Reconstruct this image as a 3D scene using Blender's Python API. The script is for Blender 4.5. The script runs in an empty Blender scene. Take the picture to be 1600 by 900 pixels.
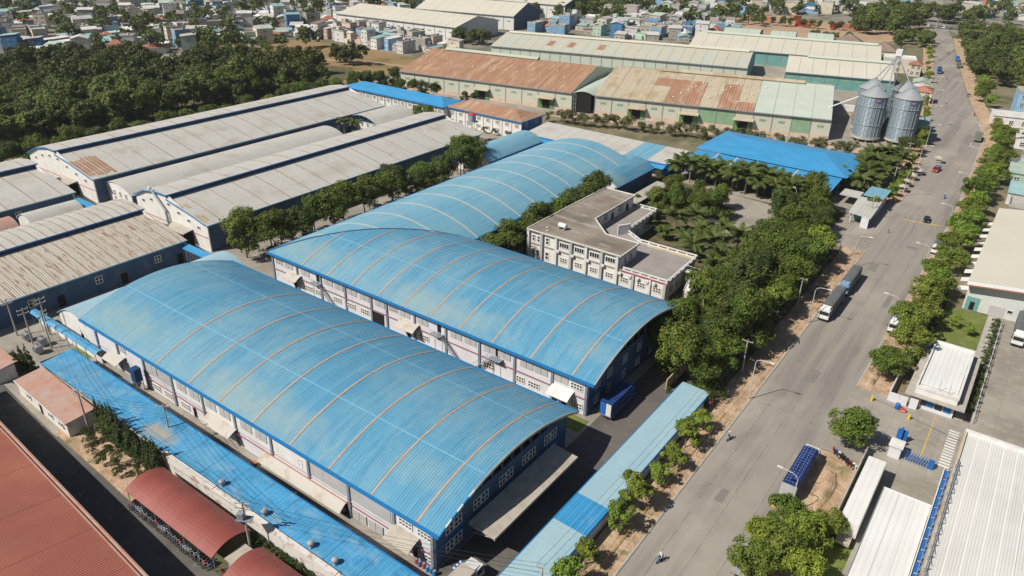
import bpy, math, random
import numpy as np
from mathutils import Matrix, Vector
R = math.radians
sc = bpy.context.scene
COL = sc.collection
rng = random.Random(7)

# ------------------------------------------------------------------ camera, sky, sun, exposure
HC = 85.0
PITCH, ROLL, YAW, FPX = R(27.2198), R(1.3599), R(-35.6191), 1165.51
cam_d = bpy.data.cameras.new('camera')
cam = bpy.data.objects.new('camera', cam_d)
COL.objects.link(cam)
_F = Vector((math.sin(YAW) * math.cos(PITCH), math.cos(YAW) * math.cos(PITCH), -math.sin(PITCH)))
_r = Vector((math.cos(YAW), -math.sin(YAW), 0))
_u = _r.cross(_F)
_r2 = _r * math.cos(ROLL) + _u * math.sin(ROLL)
_u2 = -_r * math.sin(ROLL) + _u * math.cos(ROLL)
cam.matrix_world = Matrix(((_r2.x, _u2.x, -_F.x, 0), (_r2.y, _u2.y, -_F.y, 0), (_r2.z, _u2.z, -_F.z, HC), (0, 0, 0, 1)))
cam_d.sensor_width = 36
cam_d.lens = FPX / 1600 * 36
cam_d.clip_start = 1
cam_d.clip_end = 12000
sc.camera = cam

SUN_DIR = Vector((-0.326, -0.609, 0.725)).normalized()      # from the ground towards the sun
sun_el = math.asin(SUN_DIR.z)
w = bpy.data.worlds.new('World')
sc.world = w
w.use_nodes = True
nt = w.node_tree
bg = nt.nodes['Background']
sky = nt.nodes.new('ShaderNodeTexSky')
sky.sky_type = 'NISHITA'
sky.sun_disc = False
sky.sun_elevation = sun_el
sky.sun_rotation = math.atan2(SUN_DIR.x, SUN_DIR.y)
nt.links.new(sky.outputs[0], bg.inputs[0])
bg.inputs[1].default_value = 0.05
sd = bpy.data.lights.new('sun', 'SUN')
sd.energy = 5.0
sd.angle = R(0.5)
sd.color = (1.0, 0.935, 0.83)
so = bpy.data.objects.new('sun', sd)
COL.objects.link(so)
so.rotation_euler = SUN_DIR.to_track_quat('Z', 'Y').to_euler()
sc.view_settings.view_transform = 'Standard'
sc.view_settings.look = 'None'
sc.view_settings.exposure = 0.2
sc.view_settings.gamma = 1.0



def project(x, y, z):
    d = Vector((x, y, z - HC))
    k = d.dot(_F)
    if k < 1:
        return None
    return 800 + FPX * d.dot(_r2) / k, 450 - FPX * d.dot(_u2) / k, k


def in_view(x, y, z=3, m=30):
    p = project(x, y, z)
    return p is not None and -m < p[0] < 1600 + m and -m < p[1] < 900 + m


# ------------------------------------------------------------------ materials
def mat(name, col, rough=0.8, metal=0.0, layers=(), rnd=0.0, hue=0.0, bump=(), spec=0.3, alpha=None, translucent=0.0):
    m = bpy.data.materials.new(name)
    m.use_nodes = True
    t = m.node_tree
    b = t.nodes['Principled BSDF']
    N = t.nodes.new
    L = t.links.new
    b.inputs['Roughness'].default_value = rough
    b.inputs['Metallic'].default_value = metal
    b.inputs['Specular IOR Level'].default_value = spec
    tc = N('ShaderNodeTexCoord')
    cur = N('ShaderNodeRGB')
    cur.outputs[0].default_value = (*col, 1)
    cur = cur.outputs[0]
    sep = None

    def fac(kind, scale, lo, hi):
        nonlocal sep
        if kind == 'noise':
            mp = N('ShaderNodeMapping')
            s = scale if isinstance(scale, tuple) else (scale,) * 3
            mp.inputs['Scale'].default_value = s
            L(tc.outputs['Object'], mp.inputs[0])
            n = N('ShaderNodeTexNoise')
            n.inputs['Scale'].default_value = 1
            n.inputs['Detail'].default_value = 5
            n.inputs['Roughness'].default_value = 0.6
            L(mp.outputs[0], n.inputs[0])
            mr = N('ShaderNodeMapRange')
            mr.inputs[1].default_value = lo
            mr.inputs[2].default_value = hi
            L(n.outputs[0], mr.inputs[0])
            return mr.outputs[0]
        if kind == 'spot':      # a soft stain at a fixed place on the sheet: (x, y, rx, ry)
            mp = N('ShaderNodeMapping')
            mp.vector_type = 'TEXTURE'
            mp.inputs['Location'].default_value = (scale[0], scale[1], 0)
            mp.inputs['Scale'].default_value = (scale[2], scale[3], 1e4)
            L(tc.outputs['Object'], mp.inputs[0])
            ln = N('ShaderNodeVectorMath')
            ln.operation = 'LENGTH'
            L(mp.outputs[0], ln.inputs[0])
            n = N('ShaderNodeTexNoise')
            n.inputs['Scale'].default_value = 0.35
            n.inputs['Detail'].default_value = 6
            L(tc.outputs['Object'], n.inputs[0])
            ad = N('ShaderNodeMath')
            ad.operation = 'MULTIPLY_ADD'
            ad.inputs[1].default_value = 1.6
            L(n.outputs[0], ad.inputs[0])
            L(ln.outputs[1], ad.inputs[2])
            mr = N('ShaderNodeMapRange')
            mr.inputs[1].default_value = hi
            mr.inputs[2].default_value = lo
            L(ad.outputs[0], mr.inputs[0])
            return mr.outputs[0]
        if sep is None:
            sep = N('ShaderNodeSeparateXYZ')
            L(tc.outputs['Object'], sep.inputs[0])
        ax, period = scale
        a = N('ShaderNodeMath')
        a.operation = 'DIVIDE'
        a.inputs[1].default_value = period
        L(sep.outputs[ax], a.inputs[0])
        if kind == 'line':
            f = N('ShaderNodeMath')
            f.operation = 'FRACT'
            L(a.outputs[0], f.inputs[0])
            c = N('ShaderNodeMath')
            c.operation = 'LESS_THAN'
            c.inputs[1].default_value = lo
            L(f.outputs[0], c.inputs[0])
            return c.outputs[0]
        if kind == 'band':      # per-sheet random tone
            f = N('ShaderNodeMath')
            f.operation = 'FLOOR'
            L(a.outputs[0], f.inputs[0])
            wn = N('ShaderNodeTexWhiteNoise')
            wn.noise_dimensions = '1D'
            L(f.outputs[0], wn.inputs['W'])
            mr = N('ShaderNodeMapRange')
            mr.inputs[1].default_value = lo
            mr.inputs[2].default_value = hi
            L(wn.outputs[0], mr.inputs[0])
            return mr.outputs[0]
        if kind == 'sine':
            f = N('ShaderNodeMath')
            f.operation = 'MULTIPLY'
            f.inputs[1].default_value = 2 * math.pi
            L(a.outputs[0], f.inputs[0])
            c = N('ShaderNodeMath')
            c.operation = 'SINE'
            L(f.outputs[0], c.inputs[0])
            return c.outputs[0]

    for (kind, scale, c2, lo, hi, k) in layers:
        fo = fac(kind, scale, lo, hi)
        mu = N('ShaderNodeMath')
        mu.operation = 'MULTIPLY'
        mu.inputs[1].default_value = k
        mu.use_clamp = True
        L(fo, mu.inputs[0])
        mx = N('ShaderNodeMix')
        mx.data_type = 'RGBA'
        L(mu.outputs[0], mx.inputs[0])
        L(cur, mx.inputs[6])
        mx.inputs[7].default_value = (*c2, 1)
        cur = mx.outputs[2]
    if rnd or hue:
        oi = N('ShaderNodeObjectInfo')
        hs = N('ShaderNodeHueSaturation')
        mr = N('ShaderNodeMapRange')
        mr.inputs[3].default_value = 1 - rnd
        mr.inputs[4].default_value = 1 + rnd
        L(oi.outputs['Random'], mr.inputs[0])
        L(mr.outputs[0], hs.inputs['Value'])
        wn = N('ShaderNodeTexWhiteNoise')
        wn.noise_dimensions = '1D'
        L(oi.outputs['Random'], wn.inputs['W'])
        mr2 = N('ShaderNodeMapRange')
        mr2.inputs[3].default_value = 0.5 - hue
        mr2.inputs[4].default_value = 0.5 + hue
        L(wn.outputs[0], mr2.inputs[0])
        L(mr2.outputs[0], hs.inputs['Hue'])
        L(cur, hs.inputs['Color'])
        cur = hs.outputs[0]
    L(cur, b.inputs['Base Color'])
    last = None
    for (kind, scale, dist) in bump:
        if kind == 'corr':
            h = fac('sine', scale, 0, 1)
        else:
            h = fac('noise', scale, 0, 1)
        bp = N('ShaderNodeBump')
        bp.inputs['Distance'].default_value = dist
        bp.inputs['Strength'].default_value = 1
        L(h, bp.inputs['Height'])
        if last:
            L(last, bp.inputs['Normal'])
        last = bp.outputs[0]
    if last:
        L(last, b.inputs['Normal'])
    if translucent:
        tr = N('ShaderNodeBsdfTranslucent')
        L(cur, tr.inputs[0])
        ms = N('ShaderNodeMixShader')
        ms.inputs[0].default_value = translucent
        L(b.outputs[0], ms.inputs[1])
        L(tr.outputs[0], ms.inputs[2])
        L(ms.outputs[0], t.nodes['Material Output'].inputs[0])
    m.diffuse_color = (*col, 1)
    return m


def plain(name, col, rough=0.7, metal=0, n=0.5, dark=0.7, rnd=0, hue=0):
    return mat(name, col, rough, metal, layers=[('noise', n, tuple(c * dark for c in col), 0.4, 0.75, 0.8)], rnd=rnd, hue=hue)


DUST = (0.42, 0.40, 0.33)
PALE = (0.27, 0.42, 0.45)
m_blue_y = mat('blue_ribbed_sheet_across', (0.095, 0.285, 0.44), 0.5, layers=[
    ('band', (0, 1.0), (0.125, 0.345, 0.51), 0.2, 1.0, 0.6), ('noise', (0.07, 0.05, 0.05), (0.20, 0.37, 0.46), 0.45, 0.66, 0.8),
    ('noise', (1.6, 0.10, 0.2), (0.06, 0.21, 0.36), 0.52, 0.72, 0.75), ('noise', (1.0, 0.10, 0.3), PALE, 0.54, 0.74, 0.55),
    ('line', (0, 0.5), (0.04, 0.155, 0.28), 0.2, 0, 0.55), ('noise', 2.2, (0.06, 0.16, 0.26), 0.60, 0.68, 0.5), ('noise', (0.6, 0.9, 1), (0.33, 0.33, 0.27), 0.66, 0.74, 0.5),
    ('spot', (10, 3, 15, 6), (0.25, 0.36, 0.36), 0.9, 1.9, 0.7), ('spot', (52, 2, 20, 5), (0.28, 0.36, 0.35), 0.9, 1.9, 0.65), ('spot', (30, 16, 10, 6), (0.22, 0.38, 0.45), 0.9, 1.8, 0.5),
    ('spot', (74, 20, 12, 8), (0.20, 0.36, 0.44), 0.9, 1.8, 0.5), ('spot', (88, 6, 8, 4), (0.24, 0.37, 0.40), 0.9, 1.8, 0.5), ('spot', (16, 28, 14, 6), (0.05, 0.19, 0.36), 0.9, 1.8, 0.5)],
    bump=[('corr', (0, 0.5), 0.05), ('noise', 0.5, 0.05)])
m_blue_c = mat('pale_blue_ribbed_sheet', (0.155, 0.36, 0.485), 0.5, layers=[
    ('band', (0, 1.0), (0.19, 0.40, 0.52), 0.2, 1.0, 0.5), ('noise', (0.08, 0.05, 0.05), (0.24, 0.43, 0.51), 0.42, 0.68, 0.85),
    ('noise', (1.4, 0.14, 0.2), (0.09, 0.25, 0.42), 0.52, 0.72, 0.5), ('line', (0, 0.5), (0.07, 0.2, 0.34), 0.18, 0, 0.35)],
    bump=[('corr', (0, 0.5), 0.04), ('noise', 0.5, 0.04)])
m_blue_flat = mat('bright_blue_sheet', (0.045, 0.265, 0.51), 0.4, layers=[
    ('noise', (0.1, 0.3, 0.3), (0.07, 0.31, 0.6), 0.4, 0.7, 0.8), ('line', (0, 1.1), (0.02, 0.16, 0.40), 0.1, 0, 0.6),
    ('noise', 0.35, (0.2, 0.33, 0.42), 0.62, 0.75, 0.6)], bump=[('corr', (0, 0.55), 0.03), ('noise', 0.3, 0.1)])
m_blue_dusty = mat('dusty_blue_sheet', (0.06, 0.265, 0.46), 0.5, layers=[
    ('noise', (0.12, 0.3, 0.3), (0.08, 0.34, 0.62), 0.4, 0.68, 0.9), ('noise', 0.6, (0.03, 0.15, 0.33), 0.52, 0.7, 0.7),
    ('line', (0, 0.9), (0.02, 0.14, 0.34), 0.08, 0, 0.6), ('noise', (0.3, 0.5, 0.2), (0.22, 0.36, 0.46), 0.52, 0.70, 0.7),
    ('spot', (38.5, 2.6, 6.5, 2.6), (0.36, 0.31, 0.22), 0.9, 1.7, 0.95), ('spot', (50, 3, 9, 3), (0.12, 0.33, 0.52), 0.9, 1.8, 0.7), ('spot', (12, 3, 12, 3), (0.14, 0.30, 0.44), 0.9, 1.9, 0.7)],
    bump=[('corr', (0, 0.45), 0.03), ('noise', 0.3, 0.15)])
m_grey_blue = mat('pale_grey_blue_sheet', (0.27, 0.42, 0.50), 0.5, layers=[
    ('noise', (0.2, 0.06, 0.1), (0.35, 0.48, 0.53), 0.4, 0.7, 0.8), ('line', (1, 1.1), (0.2, 0.33, 0.41), 0.06, 0, 0.5),
    ('noise', 0.9, (0.2, 0.27, 0.28), 0.62, 0.75, 0.5)], bump=[('noise', 0.4, 0.08)])
m_trim = mat('blue_trim_paint', (0.015, 0.17, 0.42), 0.4, layers=[('noise', 1.0, (0.03, 0.12, 0.3), 0.5, 0.7, 0.6)])
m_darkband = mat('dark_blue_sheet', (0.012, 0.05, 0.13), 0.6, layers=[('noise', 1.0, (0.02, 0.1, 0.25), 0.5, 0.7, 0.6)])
m_grey_roof = mat('weathered_grey_sheet', (0.48, 0.475, 0.45), 0.6, layers=[
    ('band', (1, 1.0), (0.42, 0.41, 0.38), 0.0, 1.0, 0.5), ('noise', (0.2, 0.06, 0.1), (0.50, 0.49, 0.46), 0.4, 0.7, 0.7),
    ('line', (1, 1.0), (0.33, 0.30, 0.26), 0.07, 0, 0.4), ('noise', (0.3, 3.0, 0.3), (0.27, 0.20, 0.15), 0.58, 0.70, 0.55), ('noise', (0.12, 0.12, 0.3), (0.37, 0.33, 0.28), 0.52, 0.68, 0.7)],
    bump=[('corr', (1, 0.5), 0.03), ('noise', 0.4, 0.06)])
m_rusty_grey = mat('rust_streaked_grey_sheet', (0.45, 0.41, 0.36), 0.6, layers=[
    ('noise', (0.2, 0.06, 0.1), (0.48, 0.46, 0.42), 0.4, 0.7, 0.7), ('line', (1, 2.2), (0.34, 0.27, 0.20), 0.12, 0, 0.5),
    ('noise', (0.25, 2.2, 0.3), (0.22, 0.095, 0.04), 0.565, 0.61, 0.9)], bump=[('corr', (1, 0.5), 0.03)])
m_strip_orange = mat('faded_orange_ridge_strip', (0.36, 0.25, 0.18), 0.7, layers=[('noise', 1.0, (0.38, 0.33, 0.28), 0.4, 0.65, 0.8)])
m_strip_tan = mat('pale_tan_ridge_strip', (0.45, 0.42, 0.37), 0.7, layers=[('noise', 1.0, (0.5, 0.42, 0.33), 0.4, 0.65, 0.8)])
m_strip_brown = mat('brown_stained_joint_strip', (0.27, 0.2, 0.15), 0.8, layers=[('noise', 1.5, (0.4, 0.36, 0.31), 0.4, 0.65, 0.9)])
m_rust_y = mat('rusted_corrugated_sheet', (0.31, 0.155, 0.088), 0.8, layers=[
    ('band', (0, 1.2), (0.38, 0.22, 0.14), 0.3, 1, 0.7), ('noise', (0.3, 0.08, 0.1), (0.44, 0.33, 0.24), 0.5, 0.68, 0.8),
    ('noise', (0.9, 0.12, 0.1), (0.22, 0.10, 0.05), 0.5, 0.7, 0.8), ('line', (0, 1.2), (0.46, 0.38, 0.30), 0.25, 0, 0.45)], bump=[('corr', (0, 0.6), 0.04)])
m_rust_patchy = mat('half_rusted_cream_sheet', (0.44, 0.38, 0.28), 0.75, layers=[
    ('band', (0, 1.2), (0.36, 0.30, 0.20), 0.3, 1, 0.6), ('noise', (0.14, 0.1, 0.1), (0.33, 0.22, 0.13), 0.5, 0.6, 0.7),
    ('line', (0, 1.2), (0.5, 0.46, 0.36), 0.3, 0, 0.4)], bump=[('corr', (0, 0.6), 0.04)])
m_sage = mat('sage_cream_sheet', (0.45, 0.45, 0.37), 0.65, layers=[
    ('band', (0, 3.0), (0.40, 0.47, 0.44), 0.3, 1, 0.8), ('noise', (0.1, 0.05, 0.1), (0.50, 0.45, 0.36), 0.4, 0.68, 0.8),
    ('line', (0, 1.0), (0.36, 0.36, 0.30), 0.08, 0, 0.4)], bump=[('corr', (0, 0.5), 0.03)])
m_greenpale = mat('pale_green_sheet', (0.44, 0.50, 0.43), 0.6, layers=[('noise', 0.1, (0.50, 0.54, 0.48), 0.4, 0.7, 0.8)], bump=[('corr', (0, 0.5), 0.03)])
m_beige_roof = mat('beige_sheet_roof', (0.52, 0.50, 0.42), 0.6, layers=[('noise', 0.08, (0.56, 0.54, 0.46), 0.4, 0.7, 0.8), ('line', (1, 1.0), (0.46, 0.44, 0.37), 0.07, 0, 0.4)], bump=[('corr', (1, 0.5), 0.02)])
m_white_roof = mat('white_metal_roof', (0.68, 0.68, 0.67), 0.55, layers=[
    ('noise', 0.12, (0.60, 0.60, 0.59), 0.4, 0.7, 0.8), ('line', (0, 0.9), (0.5, 0.5, 0.49), 0.06, 0, 0.5), ('noise', (0.4, 0.05, 0.2), (0.5, 0.49, 0.46), 0.58, 0.75, 0.5)],
    bump=[('corr', (0, 0.9), 0.02)])
m_bigwhite = mat('off_white_standing_seam', (0.60, 0.59, 0.57), 0.55, layers=[
    ('noise', 0.12, (0.52, 0.51, 0.49), 0.4, 0.7, 0.8), ('line', (0, 1.9), (0.72, 0.71, 0.69), 0.09, 0, 0.9), ('noise', (0.4, 0.05, 0.2), (0.45, 0.44, 0.41), 0.6, 0.75, 0.5)],
    bump=[('corr', (0, 0.38), 0.015)])
m_white_wall = mat('white_painted_wall', (0.66, 0.65, 0.63), 0.8, layers=[
    ('noise', 0.3, (0.56, 0.55, 0.53), 0.4, 0.7, 0.8), ('noise', (0.8, 0.8, 0.12), (0.40, 0.37, 0.33), 0.58, 0.75, 0.6)])
m_lav = mat('lavender_white_wall', (0.60, 0.60, 0.64), 0.8, layers=[('noise', 0.3, (0.52, 0.52, 0.56), 0.4, 0.7, 0.8), ('noise', (0.8, 0.8, 0.12), (0.36, 0.35, 0.34), 0.6, 0.75, 0.6)])
m_grey_wall = mat('grey_panel_wall', (0.40, 0.40, 0.41), 0.8, layers=[('noise', 0.3, (0.33, 0.33, 0.34), 0.4, 0.7, 0.8), ('noise', (0.8, 0.8, 0.12), (0.24, 0.23, 0.22), 0.6, 0.75, 0.6)])
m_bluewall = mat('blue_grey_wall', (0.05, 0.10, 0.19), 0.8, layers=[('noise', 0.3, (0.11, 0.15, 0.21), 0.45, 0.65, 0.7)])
m_sage_wall = mat('cream_ribbed_wall', (0.50, 0.50, 0.42), 0.75, layers=[('noise', 0.15, (0.45, 0.47, 0.40), 0.4, 0.7, 0.8), ('noise', (0.6, 0.6, 0.1), (0.34, 0.30, 0.22), 0.6, 0.75, 0.5)], bump=[('corr', (0, 0.5), 0.02)])
m_teal_wall = mat('teal_green_wall', (0.12, 0.28, 0.27), 0.75, layers=[('noise', 0.2, (0.17, 0.34, 0.33), 0.4, 0.7, 0.8)])
m_green_panel = mat('sage_green_panel', (0.20, 0.32, 0.20), 0.7, layers=[('noise', 0.3, (0.26, 0.38, 0.26), 0.4, 0.7, 0.8)])
m_green_door = mat('green_sheet_door', (0.10, 0.20, 0.075), 0.6, layers=[('noise', 0.6, (0.15, 0.25, 0.11), 0.4, 0.7, 0.8)])
m_peach = mat('peach_plinth', (0.56, 0.43, 0.34), 0.85, layers=[('noise', 0.4, (0.42, 0.34, 0.27), 0.45, 0.7, 0.8)])
m_peeled = mat('peeling_white_parapet', (0.58, 0.56, 0.53), 0.9, layers=[('noise', (0.5, 0.9, 0.9), (0.36, 0.22, 0.15), 0.55, 0.62, 0.8), ('noise', 0.8, (0.28, 0.25, 0.23), 0.58, 0.7, 0.8)])
m_red_roof = mat('brick_red_ribbed_sheet', (0.26, 0.078, 0.052), 0.6, layers=[('band', (0, 1.68), (0.25, 0.07, 0.05), 0.2, 1, 0.6), ('noise', (0.3, 0.05, 1), (0.22, 0.08, 0.055), 0.52, 0.7, 0.6), ('noise', 0.08, (0.38, 0.14, 0.09), 0.4, 0.7, 0.8), ('line', (0, 0.42), (0.42, 0.17, 0.12), 0.45, 0, 0.55)], bump=[('corr', (0, 0.42), 0.05)])
m_red_can = mat('maroon_arched_sheet', (0.235, 0.062, 0.05), 0.5, layers=[('noise', (0.3, 0.1, 0.1), (0.29, 0.09, 0.075), 0.4, 0.7, 0.8), ('line', (0, 1.1), (0.22, 0.06, 0.05), 0.06, 0, 0.7)], bump=[('corr', (0, 0.3), 0.015)])
m_pink_roof = mat('pinkish_tin_roof', (0.42, 0.24, 0.19), 0.7, layers=[('noise', 0.25, (0.40, 0.30, 0.26), 0.4, 0.65, 0.9), ('noise', 0.6, (0.38, 0.17, 0.11), 0.5, 0.7, 0.7)], bump=[('corr', (1, 0.3), 0.02)])
m_tan_can = mat('tan_fibre_cement', (0.44, 0.40, 0.34), 0.85, layers=[('noise', 0.5, (0.30, 0.27, 0.23), 0.45, 0.7, 0.8)], bump=[('corr', (0, 0.3), 0.03)])
m_tarp = mat('off_white_awning', (0.44, 0.42, 0.385), 0.8, layers=[('noise', 0.5, (0.36, 0.28, 0.2), 0.5, 0.68, 0.8)])
m_concrete_roof = mat('stained_concrete_roof', (0.25, 0.22, 0.185), 0.9, layers=[
    ('noise', 0.10, (0.15, 0.125, 0.10), 0.4, 0.62, 0.9), ('noise', (0.1, 0.35, 0.3), (0.36, 0.33, 0.29), 0.52, 0.7, 0.8), ('noise', 1.2, (0.12, 0.10, 0.08), 0.58, 0.7, 0.6)])
m_terrace = mat('grey_terrace_tiles', (0.29, 0.265, 0.25), 0.85, layers=[('noise', 0.3, (0.22, 0.20, 0.185), 0.4, 0.7, 0.8), ('noise', (0.5, 2.5, 1), (0.46, 0.44, 0.4), 0.64, 0.68, 0.7)])
m_tanfloor = plain('tan_screed', (0.48, 0.38, 0.26), 0.9)
m_steel = mat('galvanised_steel', (0.30, 0.34, 0.38), 0.45, 0.35, layers=[('noise', (0.6, 0.6, 0.08), (0.42, 0.45, 0.47), 0.4, 0.7, 0.7)])
m_silo = mat('silo_corrugated_steel', (0.22, 0.29, 0.35), 0.5, 0.3, layers=[('noise', (0.5, 0.5, 0.08), (0.32, 0.38, 0.42), 0.4, 0.7, 0.7)], bump=[('corr', (2, 0.5), 0.05)])
m_silo_cone = mat('silo_roof_steel', (0.36, 0.37, 0.38), 0.5, 0.3)
m_glass = mat('dark_window_glass', (0.018, 0.022, 0.028), 0.15, 0, spec=0.6)
m_black = mat('deep_opening', (0.012, 0.011, 0.012), 0.9)  # flat black stands in for the unlit inside of openings
m_frame = plain('white_window_frame', (0.66, 0.65, 0.63), 0.6)
m_shut = mat('grey_louvre_shutter', (0.42, 0.42, 0.42), 0.7, layers=[('line', (2, 0.2), (0.3, 0.3, 0.3), 0.3, 0, 0.7)])
m_pil = mat('slate_pilaster', (0.17, 0.20, 0.25), 0.7, layers=[('noise', 0.8, (0.25, 0.27, 0.31), 0.4, 0.7, 0.8)])
m_redpipe = plain('red_fire_pipe', (0.36, 0.05, 0.09), 0.6)
m_rubber = mat('black_rubber', (0.015, 0.015, 0.015), 0.9)
m_conc = mat('old_concrete', (0.40, 0.375, 0.33), 0.9, layers=[('noise', 0.6, (0.28, 0.26, 0.23), 0.4, 0.7, 0.8), ('noise', 3.0, (0.2, 0.18, 0.16), 0.6, 0.75, 0.5)])
m_polec = plain('pole_concrete', (0.42, 0.39, 0.34), 0.9, n=2)
m_lamp = plain('lamp_post_steel', (0.50, 0.50, 0.50), 0.5)
m_lamphead = plain('lamp_head', (0.72, 0.72, 0.70), 0.4)
m_wire = mat('cable_black', (0.03, 0.03, 0.03), 0.7)
m_yellow = plain('yellow_paint', (0.62, 0.43, 0.04), 0.6)
m_blueobj = plain('blue_painted_steel', (0.02, 0.13, 0.42), 0.45)
m_redobj = plain('red_plastic', (0.48, 0.05, 0.03), 0.5)
m_tile = mat('clay_tile', (0.40, 0.16, 0.09), 0.8, layers=[('noise', 0.4, (0.5, 0.25, 0.15), 0.4, 0.7, 0.8), ('line', (1, 0.35), (0.22, 0.09, 0.05), 0.25, 0, 0.5)])
m_trunk = mat('bark', (0.16, 0.125, 0.09), 0.95, layers=[('noise', (3, 3, 0.6), (0.28, 0.24, 0.19), 0.45, 0.7, 0.8)])
m_stem = mat('palm_stem', (0.25, 0.21, 0.16), 0.95, layers=[('line', (2, 0.3), (0.14, 0.11, 0.08), 0.2, 0, 0.8)])


def leafmat(name, c, c2, rnd=0.18, hue=0.012, tr=0.25):
    return mat(name, c, 0.6, layers=[('noise', 0.7, c2, 0.42, 0.62, 1.0)], rnd=rnd, hue=hue, translucent=tr, spec=0.25)


m_leaf_mid = leafmat('foliage_mid_green', (0.075, 0.115, 0.018), (0.14, 0.185, 0.032), hue=.015)
m_leaf_dark = leafmat('foliage_dark_green', (0.050, 0.080, 0.020), (0.10, 0.135, 0.032))
m_leaf_wood = leafmat('foliage_wood_green', (0.075, 0.105, 0.026), (0.16, 0.195, 0.045), rnd=0.38, hue=.015)
m_leaf_light = leafmat('foliage_fresh_green', (0.145, 0.21, 0.028), (0.26, 0.33, 0.055), hue=.018)
m_leaf_fresh = leafmat('foliage_olive_green', (0.11, 0.16, 0.024), (0.20, 0.25, 0.045), hue=.018)
m_leaf_palm = leafmat('foliage_palm', (0.055, 0.082, 0.018), (0.12, 0.145, 0.035))
m_leaf_conifer = leafmat('foliage_conifer', (0.035, 0.058, 0.014), (0.075, 0.10, 0.022))
m_leaf_bush = leafmat('foliage_bush_olive', (0.10, 0.12, 0.045), (0.17, 0.17, 0.07))
m_flower = plain('pink_flowers', (0.42, 0.035, 0.16), 0.7)


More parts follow.
